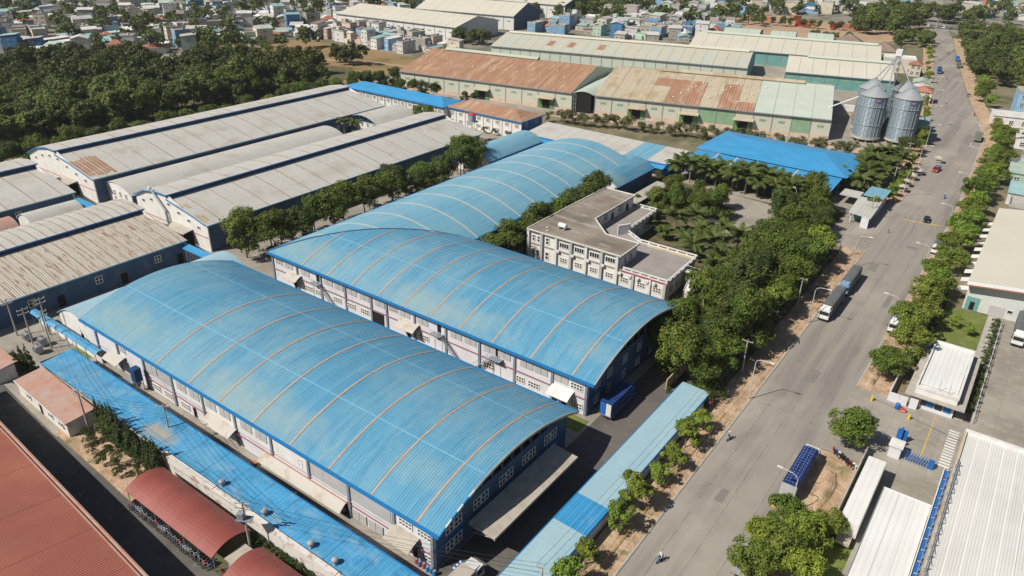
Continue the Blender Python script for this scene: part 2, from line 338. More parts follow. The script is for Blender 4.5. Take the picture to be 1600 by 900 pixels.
# ------------------------------------------------------------------ mesh helpers
class MB:
    def __init__(s):
        s.v = []
        s.f = []
        s.mi = []
        s.m = 0

    def add(s, vs, fs):
        o = len(s.v)
        s.v += [tuple(p) for p in vs]
        for f in fs:
            s.f.append(tuple(i + o for i in f))
            s.mi.append(s.m)

    def box(s, x0, y0, z0, x1, y1, z1):
        s.add([(x0, y0, z0), (x1, y0, z0), (x1, y1, z0), (x0, y1, z0), (x0, y0, z1), (x1, y0, z1), (x1, y1, z1), (x0, y1, z1)],
              [(0, 3, 2, 1), (4, 5, 6, 7), (0, 1, 5, 4), (1, 2, 6, 5), (2, 3, 7, 6), (3, 0, 4, 7)])
        return s

    def prism(s, poly, z0, z1):
        n = len(poly)
        zz0 = z0 if isinstance(z0, (list, tuple)) else [z0] * n
        zz1 = z1 if isinstance(z1, (list, tuple)) else [z1] * n
        s.add([(p[0], p[1], a) for p, a in zip(poly, zz0)] + [(p[0], p[1], a) for p, a in zip(poly, zz1)],
              [tuple(range(n - 1, -1, -1)), tuple(range(n, 2 * n))] + [(i, (i + 1) % n, n + (i + 1) % n, n + i) for i in range(n)])
        return s

    def slab(s, pts, t):
        """a sheet through 3-D points, thickness t downwards"""
        n = len(pts)
        s.add([(p[0], p[1], p[2] - t) for p in pts] + [tuple(p) for p in pts],
              [tuple(range(n - 1, -1, -1)), tuple(range(n, 2 * n))] + [(i, (i + 1) % n, n + (i + 1) % n, n + i) for i in range(n)])
        return s

    def sheet(s, prof, a0, a1, t=0.12, ax='x'):
        """prof: (s, z) list; a0/a1 numbers or functions of s; the run is along ax"""
        n = len(prof)
        vs = []
        for dz in (0, -t):
            for a in (a0, a1):
                for (p, z) in prof:
                    aa = a(p) if callable(a) else a
                    vs.append((aa, p, z + dz) if ax == 'x' else (p, aa, z + dz))
        fs = []
        for i in range(n - 1):
            if abs(vs[i][0] - vs[n + i][0]) + abs(vs[i][1] - vs[n + i][1]) + abs(vs[i + 1][0] - vs[n + i + 1][0]) + abs(vs[i + 1][1] - vs[n + i + 1][1]) < 1e-4:
                continue
            T = [(i, n + i, n + i + 1, i + 1), (2 * n + i, 2 * n + i + 1, 3 * n + i + 1, 3 * n + i),
                 (i, i + 1, 2 * n + i + 1, 2 * n + i), (n + i, 3 * n + i, 3 * n + i + 1, n + i + 1)]
            if i == 0:
                T.append((0, 2 * n, 3 * n, n))
            if i == n - 2:
                T.append((n - 1, 2 * n - 1, 4 * n - 1, 3 * n - 1))
            if ax != 'x':
                T = [tuple(reversed(q)) for q in T]
            fs += T
        s.add(vs, fs)
        return s

    def gable(s, prof, zb, a0, a1, ax='x'):
        """wall whose top follows prof, between a0 and a1 along ax, bottom at zb"""
        n = len(prof)
        if ax == 'x':
            vs = [(a0, p, z) for p, z in prof] + [(a0, p, zb) for p, z in prof] + [(a1, p, z) for p, z in prof] + [(a1, p, zb) for p, z in prof]
        else:
            vs = [(p, a0, z) for p, z in prof] + [(p, a0, zb) for p, z in prof] + [(p, a1, z) for p, z in prof] + [(p, a1, zb) for p, z in prof]
        fs = []
        for i in range(n - 1):
            fs += [(i, i + 1, n + i + 1, n + i), (2 * n + i, 3 * n + i, 3 * n + i + 1, 2 * n + i + 1), (i, 2 * n + i, 2 * n + i + 1, i + 1)]
        fs += [(0, n, 3 * n, 2 * n), (n - 1, 3 * n - 1, 4 * n - 1, 2 * n - 1)]
        s.add(vs, fs)
        return s

    def tube(s, p, q, r0, r1=None, n=6):
        r1 = r0 if r1 is None else r1
        p = Vector(p)
        q = Vector(q)
        d = (q - p).normalized()
        a = d.orthogonal().normalized()
        b = d.cross(a)
        vs = []
        for c, r in ((p, r0), (q, r1)):
            for i in range(n):
                t = 2 * math.pi * i / n
                vs.append(c + a * (r * math.cos(t)) + b * (r * math.sin(t)))
        s.add(vs, [(i, (i + 1) % n, n + (i + 1) % n, n + i) for i in range(n)] + [tuple(range(n - 1, -1, -1)), tuple(range(n, 2 * n))])
        return s

    def path(s, pts, r, n=5):
        for a, b in zip(pts, pts[1:]):
            s.tube(a, b, r, n=n)
        return s

    def lathe(s, prof, cx=0, cy=0, n=24):
        vs = []
        for (r, z) in prof:
            for i in range(n):
                t = 2 * math.pi * i / n
                vs.append((cx + r * math.cos(t), cy + r * math.sin(t), z))
        fs = []
        k = len(prof)
        for j in range(k - 1):
            for i in range(n):
                fs.append((j * n + i, j * n + (i + 1) % n, (j + 1) * n + (i + 1) % n, (j + 1) * n + i))
        fs += [tuple(range(n - 1, -1, -1)), tuple(range((k - 1) * n, k * n))]
        s.add(vs, fs)
        return s

    def mesh(s, name, mats):
        mats = list(mats) if isinstance(mats, (list, tuple)) else [mats]
        used = sorted({i for f in s.f for i in f})
        if len(used) < len(s.v):
            ix = {o: k for k, o in enumerate(used)}
            s.v = [s.v[i] for i in used]
            s.f = [tuple(ix[i] for i in f) for f in s.f]
        me = bpy.data.meshes.new(name)
        me.from_pydata(s.v, [], s.f)
        if not isinstance(mats, (list, tuple)):
            mats = [mats]
        for m in mats:
            me.materials.append(m)
        if len(mats) > 1:
            me.polygons.foreach_set('material_index', s.mi)
        me.update()
        return me


def place(name, me, parent=None, loc=(0, 0, 0), rz=0.0, scale=None):
    o = bpy.data.objects.new(name, me)
    COL.objects.link(o)
    if parent is not None:
        o.parent = parent
    o.location = loc
    if rz:
        o.rotation_euler = (0, 0, rz)
    if scale:
        o.scale = scale if isinstance(scale, tuple) else (scale,) * 3
    return o


def part(name, mb, mats, parent, label=None, loc=(0, 0, 0)):
    o = place(name, mb.mesh(name, mats), parent, loc)
    if label:
        o['label'] = label
    return o


def thing(name, label, cat, loc=(0, 0, 0), deg=0.0, group=None):
    if len(label.split()) > 16:
        print('LONG LABEL', label)
    o = place(name, None, None, loc, R(deg))
    o['label'] = label
    o['category'] = cat
    if group:
        o['group'] = group
    return o


def tag(o, label, cat, group=None):
    o['label'] = label
    o['category'] = cat
    if group:
        o['group'] = group
    return o


def solo(name, mb, mats, label, cat, group=None, loc=(0, 0, 0)):
    return tag(place(name, mb.mesh(name, mats), None, loc), label, cat, group)


def struct(name, mb, mats, kind='structure'):
    o = place(name, mb.mesh(name, mats))
    o['kind'] = kind
    return o


def copy_tree(o, parent=None):
    c = o.copy()
    COL.objects.link(c)
    if parent is not None:
        c.parent = parent
    for ch in list(o.children):
        copy_tree(ch, c)
    return c


ORD = ['first', 'second', 'third', 'fourth', 'fifth', 'sixth', 'seventh', 'eighth', 'ninth', 'tenth', 'eleventh', 'twelfth', 'thirteenth',
       'fourteenth', 'fifteenth', 'sixteenth', 'seventeenth', 'eighteenth', 'nineteenth', 'twentieth', 'twenty-first', 'twenty-second',
       'twenty-third', 'twenty-fourth', 'twenty-fifth', 'twenty-sixth', 'twenty-seventh', 'twenty-eighth', 'twenty-ninth', 'thirtieth',
       'thirty-first', 'thirty-second', 'thirty-third', 'thirty-fourth', 'thirty-fifth', 'thirty-sixth', 'thirty-seventh', 'thirty-eighth', 'thirty-ninth', 'fortieth']


def arc(s0, s1, z0, rise, n=28):
    return [(s0 + (s1 - s0) * i / n, z0 + rise * 4 * (i / n) * (1 - i / n)) for i in range(n + 1)]


def interp(prof, s):
    for (a, za), (b, zb) in zip(prof, prof[1:]):
        if a <= s <= b:
            return za + (zb - za) * (s - a) / max(b - a, 1e-6)
    return prof[0][1] if s < prof[0][0] else prof[-1][1]


exec_sections = True

# ------------------------------------------------------------------ ground, roads, yards
m_ground = mat('dry_grassy_soil', (0.20, 0.17, 0.11), 0.95, layers=[
    ('noise', 0.02, (0.075, 0.085, 0.035), 0.42, 0.6, 0.9), ('noise', 0.15, (0.30, 0.24, 0.165), 0.5, 0.68, 0.7), ('noise', 1.2, (0.09, 0.09, 0.045), 0.5, 0.7, 0.6)], bump=[('noise', 0.8, 0.3)])
m_town = mat('town_ground', (0.24, 0.22, 0.19), 0.95, layers=[('noise', 0.05, (0.10, 0.10, 0.06), 0.45, 0.6, 0.9), ('noise', 0.4, (0.16, 0.15, 0.12), 0.5, 0.7, 0.7)])
m_field = mat('dry_grass_field', (0.27, 0.18, 0.085), 0.95, layers=[('noise', 0.05, (0.13, 0.115, 0.04), 0.5, 0.62, 0.8), ('noise', 0.25, (0.27, 0.2, 0.12), 0.52, 0.66, 0.8), ('noise', 1.0, (0.08, 0.065, 0.025), 0.5, 0.7, 0.6)], bump=[('noise', 0.6, 0.4)])
m_road = mat('dusty_asphalt', (0.262, 0.240, 0.214), 0.9, layers=[
    ('noise', (0.25, 0.012, 1), (0.19, 0.174, 0.158), 0.46, 0.60, 0.85), ('noise', (0.05, 0.03, 1), (0.33, 0.30, 0.262), 0.5, 0.65, 0.8),
    ('noise', (1.2, 0.15, 1), (0.16, 0.15, 0.14), 0.60, 0.72, 0.5), ('noise', 3.0, (0.27, 0.255, 0.235), 0.55, 0.7, 0.35), ('noise', 0.35, (0.30, 0.285, 0.265), 0.66, 0.72, 0.7)],
    bump=[('noise', 6, 0.02)])
m_yard = mat('yard_concrete', (0.31, 0.285, 0.25), 0.9, layers=[('noise', 0.08, (0.22, 0.20, 0.17), 0.42, 0.6, 0.85), ('noise', 0.5, (0.36, 0.325, 0.27), 0.5, 0.7, 0.7), ('noise', 2.0, (0.18, 0.16, 0.14), 0.6, 0.72, 0.5), ('line', (0, 4.0), (0.16, 0.145, 0.125), 0.012, 0, 0.8), ('line', (1, 4.0), (0.16, 0.145, 0.125), 0.012, 0, 0.8)], bump=[('noise', 3, 0.02)])
m_asphalt = mat('worn_asphalt', (0.125, 0.115, 0.105), 0.9, layers=[('noise', 0.1, (0.085, 0.08, 0.075), 0.42, 0.6, 0.8), ('noise', 0.7, (0.19, 0.17, 0.15), 0.56, 0.7, 0.6)], bump=[('noise', 5, 0.02)])
m_darkasphalt = mat('fresh_asphalt', (0.06, 0.06, 0.06), 0.9, layers=[('noise', 0.4, (0.08, 0.078, 0.07), 0.45, 0.7, 0.8)])
m_soil = mat('orange_soil', (0.47, 0.34, 0.23), 0.95, layers=[('noise', 0.4, (0.31, 0.205, 0.13), 0.42, 0.6, 0.8), ('noise', 0.3, (0.15, 0.15, 0.06), 0.57, 0.65, 0.8), ('noise', 2.5, (0.44, 0.32, 0.21), 0.55, 0.7, 0.6)], bump=[('noise', 1.5, 0.25)])
m_lawn = mat('lawn', (0.12, 0.155, 0.035), 0.95, layers=[('noise', 0.4, (0.19, 0.20, 0.06), 0.45, 0.62, 0.8), ('noise', 3, (0.07, 0.10, 0.02), 0.5, 0.7, 0.6)], bump=[('noise', 4, 0.1)])
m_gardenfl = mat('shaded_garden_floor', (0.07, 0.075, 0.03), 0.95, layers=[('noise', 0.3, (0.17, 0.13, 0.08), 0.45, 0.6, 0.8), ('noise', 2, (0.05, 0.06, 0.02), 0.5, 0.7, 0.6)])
m_dirtsite = mat('bare_orange_dirt', (0.40, 0.27, 0.175), 0.95, layers=[('noise', 0.05, (0.30, 0.22, 0.15), 0.42, 0.6, 0.8)])


def sheet2(name, poly, z, m, bottom=None):
    mb = MB()
    mb.prism(poly, z - 0.3 if bottom is None else bottom, z)
    return struct(name, mb, m)


def rect(x0, y0, x1, y1):
    return [(x0, y0), (x1, y0), (x1, y1), (x0, y1)]


sheet2('ground', rect(-5000, -600, 4000, 7000), 0.0, m_ground, -2)
sheet2('town_ground', [(-1100, 150), (-420, 180), (-400, 330), (-300, 345), (-290, 440), (-150, 480), (-130, 800), (-300, 1800), (-1800, 1500)], 0.004, m_town)
sheet2('town_ground', [(-130, 770), (-20, 640), (300, 640), (400, 1800), (-300, 1800)], 0.0025, m_town)
sheet2('dry_field', [(-450, 300), (-425, 262), (-276, 262), (-276, 300), (-290, 348), (-425, 348)], 0.0085, m_field)
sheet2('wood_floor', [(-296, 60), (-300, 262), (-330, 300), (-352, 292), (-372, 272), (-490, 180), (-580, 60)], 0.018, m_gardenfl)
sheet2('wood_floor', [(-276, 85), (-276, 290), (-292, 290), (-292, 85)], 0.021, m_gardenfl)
sheet2('dirt_track', [(-392, 290), (-389, 287), (-330, 318), (-300, 322), (-301, 325), (-332, 321)], 0.012, m_dirtsite)
sheet2('construction_dirt', [(-250, 600), (-120, 600), (-112, 640), (-125, 700), (-250, 730)], 0.008, m_dirtsite)
sheet2('factory_yard', rect(-270, 45, -43, 262), 0.008, m_yard)
sheet2('factory_yard', rect(-200, -40, -125, 44.99), 0.008, m_yard)
sheet2('warehouse_yard', [(-300, 268), (-186, 284), (-68, 312), (-42, 318), (-50, 420), (-110, 500), (-200, 510), (-300, 420)], 0.0105, m_yard)
sheet2('east_drive', rect(-52.4, 48, -43.2, 160), 0.012, m_asphalt)
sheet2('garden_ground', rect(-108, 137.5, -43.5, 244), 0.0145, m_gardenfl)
sheet2('car_park', [(-73, 200), (-56, 200), (-54, 233), (-80, 236), (-80, 226), (-72, 222)], 0.016, m_yard)
sheet2('garden_path', rect(-100, 236, -52, 241), 0.016, m_yard)
sheet2('lower_road', [(-230, 25), (-126, 26), (-40, 22), (-40, 36.3), (-127, 38.2), (-230, 45)], 0.012, m_asphalt)
sheet2('garden_soil', [(-127, 38.6), (-99.8, 37.4), (-99.8, 45), (-122, 45)], 0.016, m_soil)
sheet2('lawn_patch', rect(-152, 51.5, -145.6, 55.2), 0.016, m_lawn)
sheet2('lawn_patch', rect(-61, 95.5, -53, 99.6), 0.016, m_lawn)

LK = [(-31.5, -80), (-31.5, 130), (-31.5, 230), (-33, 290), (-38, 345), (-50.9, 434), (-75, 580), (-101.6, 734), (-150, 1000)]
RK = [(-16.3, -80), (-16.3, 130), (-16.3, 260), (-18.0, 306), (-20.8, 369), (-26.5, 405), (-35.9, 447), (-53.6, 542), (-79.2, 687), (-91.6, 744), (-135, 1000)]
sheet2('road', LK + RK[::-1], 0.016, m_road)
# raised verges with a concrete kerb
def verge(name, inner, outer, m, h=0.13):
    sheet2(name, inner + outer[::-1], h, m, -0.2)


def kerb(line, side):
    mb = MB()
    for (x0, y0), (x1, y1) in zip(line, line[1:]):
        mb.prism([(x0, y0), (x1, y1), (x1 + side * 0.28, y1), (x0 + side * 0.28, y0)][::(1 if side < 0 else -1)], 0, 0.15)
    struct('kerb', mb, m_conc)


def off(line, d):
    return [(x + d, y) for x, y in line]


kerb([(-31.5, 40), (-31.5, 214)], -1)
kerb([(-31.9, 262), (-33, 290), (-38, 345), (-50.9, 434), (-75, 580), (-101.6, 734)], -1)
verge('verge', [(-31.78, 40), (-31.78, 214)], [(-37.2, 40), (-37.2, 214)], m_soil)
verge('verge', [(-32.2, 262), (-33.3, 290), (-38.3, 345), (-51.2, 434), (-75.3, 580), (-101.9, 734)], [(-37.2, 262), (-39, 290), (-44, 345), (-57, 434), (-81, 580), (-108, 734)], m_soil)
verge('driveway', [(-31.5, 214), (-31.9, 262)], [(-44, 214), (-44, 262)], m_yard, 0.02)
kerb([(-16.3, 143), (-16.3, 260), (-18.0, 306), (-20.8, 369), (-26.5, 405)], 1)
kerb([(-16.3, 92), (-16.3, 118)], 1)
verge('verge', [(-9.4, 143), (-9.4, 260), (-11, 306)], [(-16.02, 143), (-16.02, 260), (-17.7, 306)], m_soil)
verge('verge', [(-11, 306), (-14, 369), (-19.5, 405), (-29, 447), (-46, 542), (-70, 687)], [(-17.7, 306), (-20.5, 369), (-26.2, 405), (-35.6, 447), (-53.3, 542), (-78.9, 687)], m_soil)
verge('verge', [(-9.7, 60), (-9.7, 118)], [(-16.02, 60), (-16.02, 118)], m_soil)
sheet2('gate_plaza', [(-16.4, 118.4), (4, 118.4), (4, 143), (-16.4, 143)], 0.02, m_yard)
sheet2('lorry_yard', [(3.9, 60), (90, 60), (90, 260), (3.9, 260)], 0.012, m_yard)
sheet2('side_passage', [(-5.6, 60), (4, 60), (4, 118.4), (-5.6, 118.4)], 0.012, m_yard)
sheet2('green_bank', [(-9.4, 60), (-5.6, 60), (-5.6, 97), (-9.4, 97)], 0.016, m_lawn)
sheet2('lawn', [(-8.8, 164.5), (1.0, 164.5), (1.2, 193), (-8.8, 193)], 0.016, m_lawn)
sheet2('footpath', [(1.3, 143), (2.8, 143), (3.6, 194), (1.3, 194)], 0.016, m_conc)
sheet2('drain_grate', rect(-12.0, 132.2, -9.8, 134.0), 0.026, m_darkasphalt)
_g = random.Random(4)
m_patch = mat('asphalt_patch', (0.19, 0.176, 0.163), 0.9, layers=[('noise', 0.6, (0.2, 0.185, 0.17), 0.42, 0.6, 0.9)])
m_crack = mat('tar_seal', (0.11, 0.10, 0.09), 0.8, layers=[('noise', 0.5, (0.24, 0.22, 0.2), 0.42, 0.56, 1.0)])
for (x, y, a, b) in ((-24.5, 141, 2.2, 5.5), (-20.1, 158, 1.6, 3.0), (-27.2, 205, 2.0, 6.0), (-21.5, 226, 3.0, 2.2), (-25.8, 96, 1.4, 3.6), (-19.6, 186, 1.2, 7.5)):
    mb = MB()
    mb.prism([(x - a / 2, y - b / 2), (x + a / 2 + .1, y - b / 2 + .1), (x + a / 2, y + b / 2), (x - a / 2 + .15, y + b / 2)], 0.017, 0.0205)
    struct('road_patch', mb, m_patch)
for k in range(9):      # long seams and cross cracks, sealed with tar
    mb = MB()
    if k < 3:
        x0 = (-28.3, -24.2, -19.9)[k]
        pts = [(x0 + _g.uniform(-.12, .12), 60 + 9 * i) for i in range(24)]
        w_ = .045
    else:
        y0 = 72 + (k - 3) * 27 + _g.uniform(-5, 5)
        x0 = _g.uniform(-31, -27)
        pts = [(x0 + 1.1 * i, y0 + _g.uniform(-.5, .5)) for i in range(_g.randint(6, 11))]
        w_ = .05
    for (xa, ya), (xb, yb) in zip(pts, pts[1:]):
        d = Vector((xb - xa, yb - ya, 0)).normalized()
        nx, ny = -d.y * w_, d.x * w_
        mb.prism([(xa - nx, ya - ny), (xb - nx, yb - ny), (xb + nx, yb + ny), (xa + nx, ya + ny)], 0.0175, 0.0215)
    struct('road_seam', mb, m_crack)
mb = MB()
mb.prism([(-28.6, 248.0), (-18.0, 249.8), (-18.0, 250.3), (-28.6, 248.5)], 0.018, 0.022)
struct('road_marking', mb, m_yellow)
mb = MB()
mb.prism([(-18.9, 98.6), (-16.5, 98.0), (-16.5, 98.5), (-18.9, 99.1)], 0.018, 0.022)
struct('road_marking', mb, m_yellow)
for i in range(14):
    mb = MB()
    y = 126.3 + i * 0.92
    mb.prism([(1.3, y), (3.0, y), (3.0, y + 0.5), (1.3, y + 0.5)], 0.022, 0.027)
    struct('zebra_stripe', mb, m_frame)
mb = MB().prism([(-1.6, 126), (-1.45, 126), (-1.45, 141), (-1.6, 141)], 0.022, 0.026)
struct('yellow_line', mb, m_yellow)


# ------------------------------------------------------------------ shared wall pieces (they face -Y; the back lies on the wall)
def blockwin(cols, rows, cw=0.62, ch=0.62, fw=0.16):
    W = cols * cw + fw
    H = rows * ch + fw
    mb = MB()
    mb.m = 1
    mb.box(-W / 2 + .02, -0.03, .02, W / 2 - .02, 0.0, H - .02)
    mb.m = 0
    for i in range(cols + 1):
        x = -W / 2 + i * cw
        mb.box(x, -0.12, 0, x + fw, -0.03, H)
    for j in range(rows + 1):
        for i in range(cols):
            mb.box(-W / 2 + i * cw + fw, -0.12, j * ch, -W / 2 + (i + 1) * cw, -0.03, j * ch + fw)
    return mb.mesh('window', [m_frame, m_glass])


WIN42 = blockwin(4, 2)
WIN32 = blockwin(3, 2)
WIN22 = blockwin(2, 2, 0.8, 0.9)
WIN12 = blockwin(1, 2, 0.8, 0.8)
WINW = blockwin(4, 1, 0.62, 1.3, 0.1)
WSM = blockwin(1, 1, 1.1, 0.8, 0.1)
mb = MB()
mb.m = 0
mb.box(-1.5, -0.10, 0, -0.05, 0, 1.7).box(0.05, -0.10, 0, 1.5, 0, 1.7)
SHUT = mb.mesh('shutter', [m_shut])
DOORD = MB().box(-0.5, -0.05, 0, 0.5, 0, 2.1).mesh('door', [m_black])
BIGD = MB().box(-1.7, -0.06, 0, 1.7, 0, 3.4).mesh('opening', [m_black])
_ac = MB()
_ac.box(-0.45, -0.4, 0, 0.45, -0.02, 0.65)
_ac.m = 1
_ac.lathe([(0.24, 0), (0.24, 0.02)], n=10)
ACU = _ac.mesh('air_conditioner', [m_frame, m_shut])


def awning(parent, x, z, wdt, dep, drop, m, name='awning'):
    mb = MB()
    n = 6
    prof = [(-dep * i / n, z - drop * (i / n) ** 1.7) for i in range(n + 1)]
    mb.sheet(prof[::-1], x - wdt / 2, x + wdt / 2, 0.07)
    o = part(name, mb, m, parent)
    mb = MB()
    for sx in (-1, 1):
        mb.tube((x + sx * (wdt / 2 - .1), -dep + .1, z - drop - .05), (x + sx * (wdt / 2 - .1), -0.05, z - drop - .1), 0.04)
    part('bracket', mb, m_pil, o)
    return o


def barrel_roof(root, ax, prof, a0, a1, cuts, roofm, stripm, clip=None, t=0.14, sw=0.38):
    """roof panels between the strips, then the strips themselves"""
    ed = [a0] + list(cuts) + [a1]
    for p, q in zip(ed, ed[1:]):
        f0 = (lambda s, p=p: max(p, clip(s))) if clip else p
        f1 = (lambda s, q=q: max(q, clip(s))) if clip else q
        part('roof_panel', MB().sheet(prof, f0, f1, t, ax), roofm, root)
    up = [(s, z + 0.07) for s, z in prof]
    for c in cuts:
        f0 = (lambda s, c=c: max(c - sw / 2, clip(s))) if clip else c - sw / 2
        f1 = (lambda s, c=c: max(c + sw / 2, clip(s))) if clip else c + sw / 2
        part('ridge_strip', MB().sheet(up, f0, f1, 0.12, ax), stripm, root)


m_lap = mat('pale_sheet_lap', (0.13, 0.34, 0.50), 0.6, layers=[('noise', (1.1, 3, 3), (0.27, 0.38, 0.43), 0.5, 0.64, 0.8)])


def lap_lines(root, ax, prof, a0, a1, fr, clip=None):
    s0, s1 = prof[0][0], prof[-1][0]
    for f in fr:
        s = s0 + (s1 - s0) * f
        pr = [(s - .11, interp(prof, s - .11) + .03), (s + .11, interp(prof, s + .11) + .03)]
        part('sheet_lap', MB().sheet(pr, max(a0, clip(s)) if clip else a0, a1, .03, ax), m_lap, root)


# ------------------------------------------------------------------ hall A: the large blue barrel roof in front
W_A, L_A, H_A = 34.4, 96.4, 8.0
hallA = thing('factory_hall', 'largest blue barrel roofed factory hall, nearest to the camera, with orange strips over its roof', 'factory hall', (-147.9, 56.3, 0))
profA = arc(-0.6, W_A + 0.6, H_A, 4.0)
cutsA = [27.4, 37.7, 46.7, 55.9, 65.3, 74.5, 83.6, 92.6]
barrel_roof(hallA, 'x', profA, -0.3, L_A + 0.3, cutsA, m_blue_y, m_strip_orange)
lap_lines(hallA, 'x', profA, 0, L_A, (.3, .72))
part('wall', MB().box(0, 0, 0, L_A - 1.2, 0.3, 7.75), m_lav, hallA, 'pale lavender white long wall')
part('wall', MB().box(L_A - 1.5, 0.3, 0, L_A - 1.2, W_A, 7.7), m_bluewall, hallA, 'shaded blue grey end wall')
part('wall', MB().box(0, W_A - 0.3, 0, L_A - 1.5, W_A, 7.75), m_grey_wall, hallA)
part('wall', MB().gable([(max(0.01, min(W_A - .31, s)), z - .2) for s, z in profA], 0, 0.01, 0.3), m_lav, hallA)
part('gable_shade_sheet', MB().gable([(s, z - .25) for s, z in profA if 0.3 <= s <= W_A - .3], 7.7, L_A - 3.0, L_A - 2.8), m_black, hallA)  # black sheet paints the darkness inside the open roof end
# roof truss seen in the open end
mb = MB()
for i in range(0, 28):
    s0, z0 = profA[i]
    s1, z1 = profA[i + 1]
    s0 = max(s0, 0.2)
    mb.tube((L_A - 1.3, s0, z0 - .3), (L_A - 1.3, s1, z1 - .3), 0.07, n=4)
    mb.tube((L_A - 1.3, s0, 7.85 if i % 2 else z0 - .3), (L_A - 1.3, s1, z1 - .3 if i % 2 else 7.85), 0.05, n=4)
part('roof_truss', mb, m_steel, hallA)


def fascia(root, prof, x, mats, n0=0):
    for i, ((s0, z0), (s1, z1)) in enumerate(zip(prof, prof[1:])):
        part('fascia_board', MB().sheet([(s0, z0 + 0.05), (s1, z1 + 0.05)], x, x + 0.16, 0.42), mats(i), root)


fascia(hallA, profA, L_A + 0.3, lambda i: (m_frame if i % 2 else m_trim) if i < 6 else m_tan_can)
part('gutter', MB().box(-0.3, -1.0, 7.55, L_A + .45, -0.62, 7.97), m_trim, hallA)
part('gutter', MB().box(-0.3, W_A + .62, 7.55, L_A + .45, W_A + 1.0, 7.97), m_trim, hallA)
for x in (4, 12.1, 21.5, 31, 40.5, 49.9, 59.6, 68.8, 78, 87.5, L_A - 1.45):
    part('pilaster', MB().box(x - 0.25, -0.28, 0, x + 0.25, -0.01, 7.6), m_pil, hallA)
mb = MB()
mb.tube((21, -0.4, 2.9), (L_A - 1, -0.4, 2.9), 0.06)
part('fire_pipe', mb, m_redpipe, hallA)
part('ledge', MB().box(4.3, -0.14, 3.2, L_A - 1.2, -0.01, 3.4), m_grey_wall, hallA)
for x0, x1 in ((22.0, 30.6), (31.4, 40.2), (40.9, 49.6), (50.3, 59.2), (60, 68.4), (69.2, 77.6), (78.4, 86.8)):
    part('wall_panel', MB().box(x0, -0.08, 3.7, x1, -0.01, 6.9), m_grey_wall if x0 > 68 or x0 < 31 else m_white_wall, hallA)
for x, z, me in ((14, 4.9, WIN32), (24.5, 0.6, WIN42), (28.6, 0.6, WIN42), (24.5, 4.6, SHUT), (34, 4.6, SHUT), (38, 4.6, SHUT), (43, 4.6, SHUT), (47, 4.6, SHUT), (53, 4.6, SHUT), (57, 4.6, SHUT),
                 (89.8, 4.9, WIN42), (93.4, 4.9, WIN42), (93.4, 0.7, WIN42), (34, 0.5, WIN42), (66.8, 3.9, WIN12), (80, 0.3, SHUT), (83.5, 0.3, SHUT), (72, 0.3, SHUT), (75, 0.3, SHUT)):
    place('shutter' if me is SHUT else 'window', me, hallA, (x, -0.09 if me is SHUT else -0.02, z))
for x in (8.5, 37, 44, 77.2, 91.5):
    place('door', DOORD, hallA, (x, -0.02, 0.05))
awning(hallA, 90.0, 4.4, 5.0, 2.6, 1.0, m_tan_can)
awning(hallA, 46.2, 3.7, 8.0, 2.2, .9, m_tarp)
awning(hallA, 12.0, 4.1, 5.2, 2.4, 0.9, m_tarp)
awning(hallA, 67.5, 2.9, 20.0, 1.9, 1.3, m_tarp)
for y in (3.2, 9.5, 15.8, 22, 28.3):
    for z in (4.6, 1.2):
        place('window', WIN22, hallA, (L_A - 1.18, y, z), R(90))
        place('window', WIN22, hallA, (L_A - 1.18, y + 1.9, z), R(90))
part('ledge', MB().box(L_A - 1.2, 0, 3.3, L_A - 1.0, W_A, 3.55), m_trim, hallA)

# the loading canopy on its east end
can = thing('loading_canopy', 'long flat tan loading canopy on the end wall of the nearest blue hall', 'canopy', (-51.9, 62.5, 0))
mb = MB()
mb.m = 0
mb.slab([(0.3, 0, 4.9), (5.0, 0, 4.55), (5.0, 22.5, 4.55), (0.3, 22.5, 4.9)], 0.16)
part('canopy_roof', mb, m_tan_can, can)
part('canopy_fascia', MB().box(5.0, 0, 4.2, 5.12, 22.5, 4.62), m_tarp, can)
for y in (0.3, 7.5, 15, 22.2):
    part('strut', MB().tube((0.35, y, 3.0), (4.4, y, 4.1), 0.07), m_steel, can)
    part('beam', MB().box(0.3, y - .08, 4.05, 4.9, y + .08, 4.3), m_steel, can)

# ------------------------------------------------------------------ hall B and hall C: two barrels meeting on a mitre
W_B, H_B = 36.4, 8.0
LB = 92.2
hallB = thing('factory_hall', 'middle blue barrel roofed hall behind the nearest one, orange strips and white long wall', 'factory hall', (-145.4, 100.7, 0))
profB = arc(-0.6, W_B + 0.6, H_B, 4.3)
mitre = lambda s: -0.3 + 34.3 * (s + 0.6) / (W_B + 1.2)
cutsB = [12.3, 21.2, 29.2, 37.4, 45.0, 52.6, 60.6, 69.1, 78.4, 87.8]
barrel_roof(hallB, 'x', profB, -0.3, LB + 0.3, cutsB, m_blue_y, m_strip_orange, clip=mitre)
lap_lines(hallB, 'x', profB, 0, LB, (.3, .72), mitre)
part('wall', MB().box(0, 0, 0, LB - 1.2, 0.3, 7.75), m_lav, hallB, 'pale lavender white long wall')
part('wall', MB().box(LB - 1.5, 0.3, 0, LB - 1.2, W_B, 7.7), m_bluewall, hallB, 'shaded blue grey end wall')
part('wall', MB().box(34.5, W_B - 0.3, 0, LB - 1.5, W_B, 7.75), m_grey_wall, hallB)
part('gable_shade_sheet', MB().gable([(s, z - .25) for s, z in profB if 0.3 <= s <= W_B - .3], 7.7, LB - 3.0, LB - 2.8), m_black, hallB)  # black sheet painted as the dark behind this open truss
mb = MB()
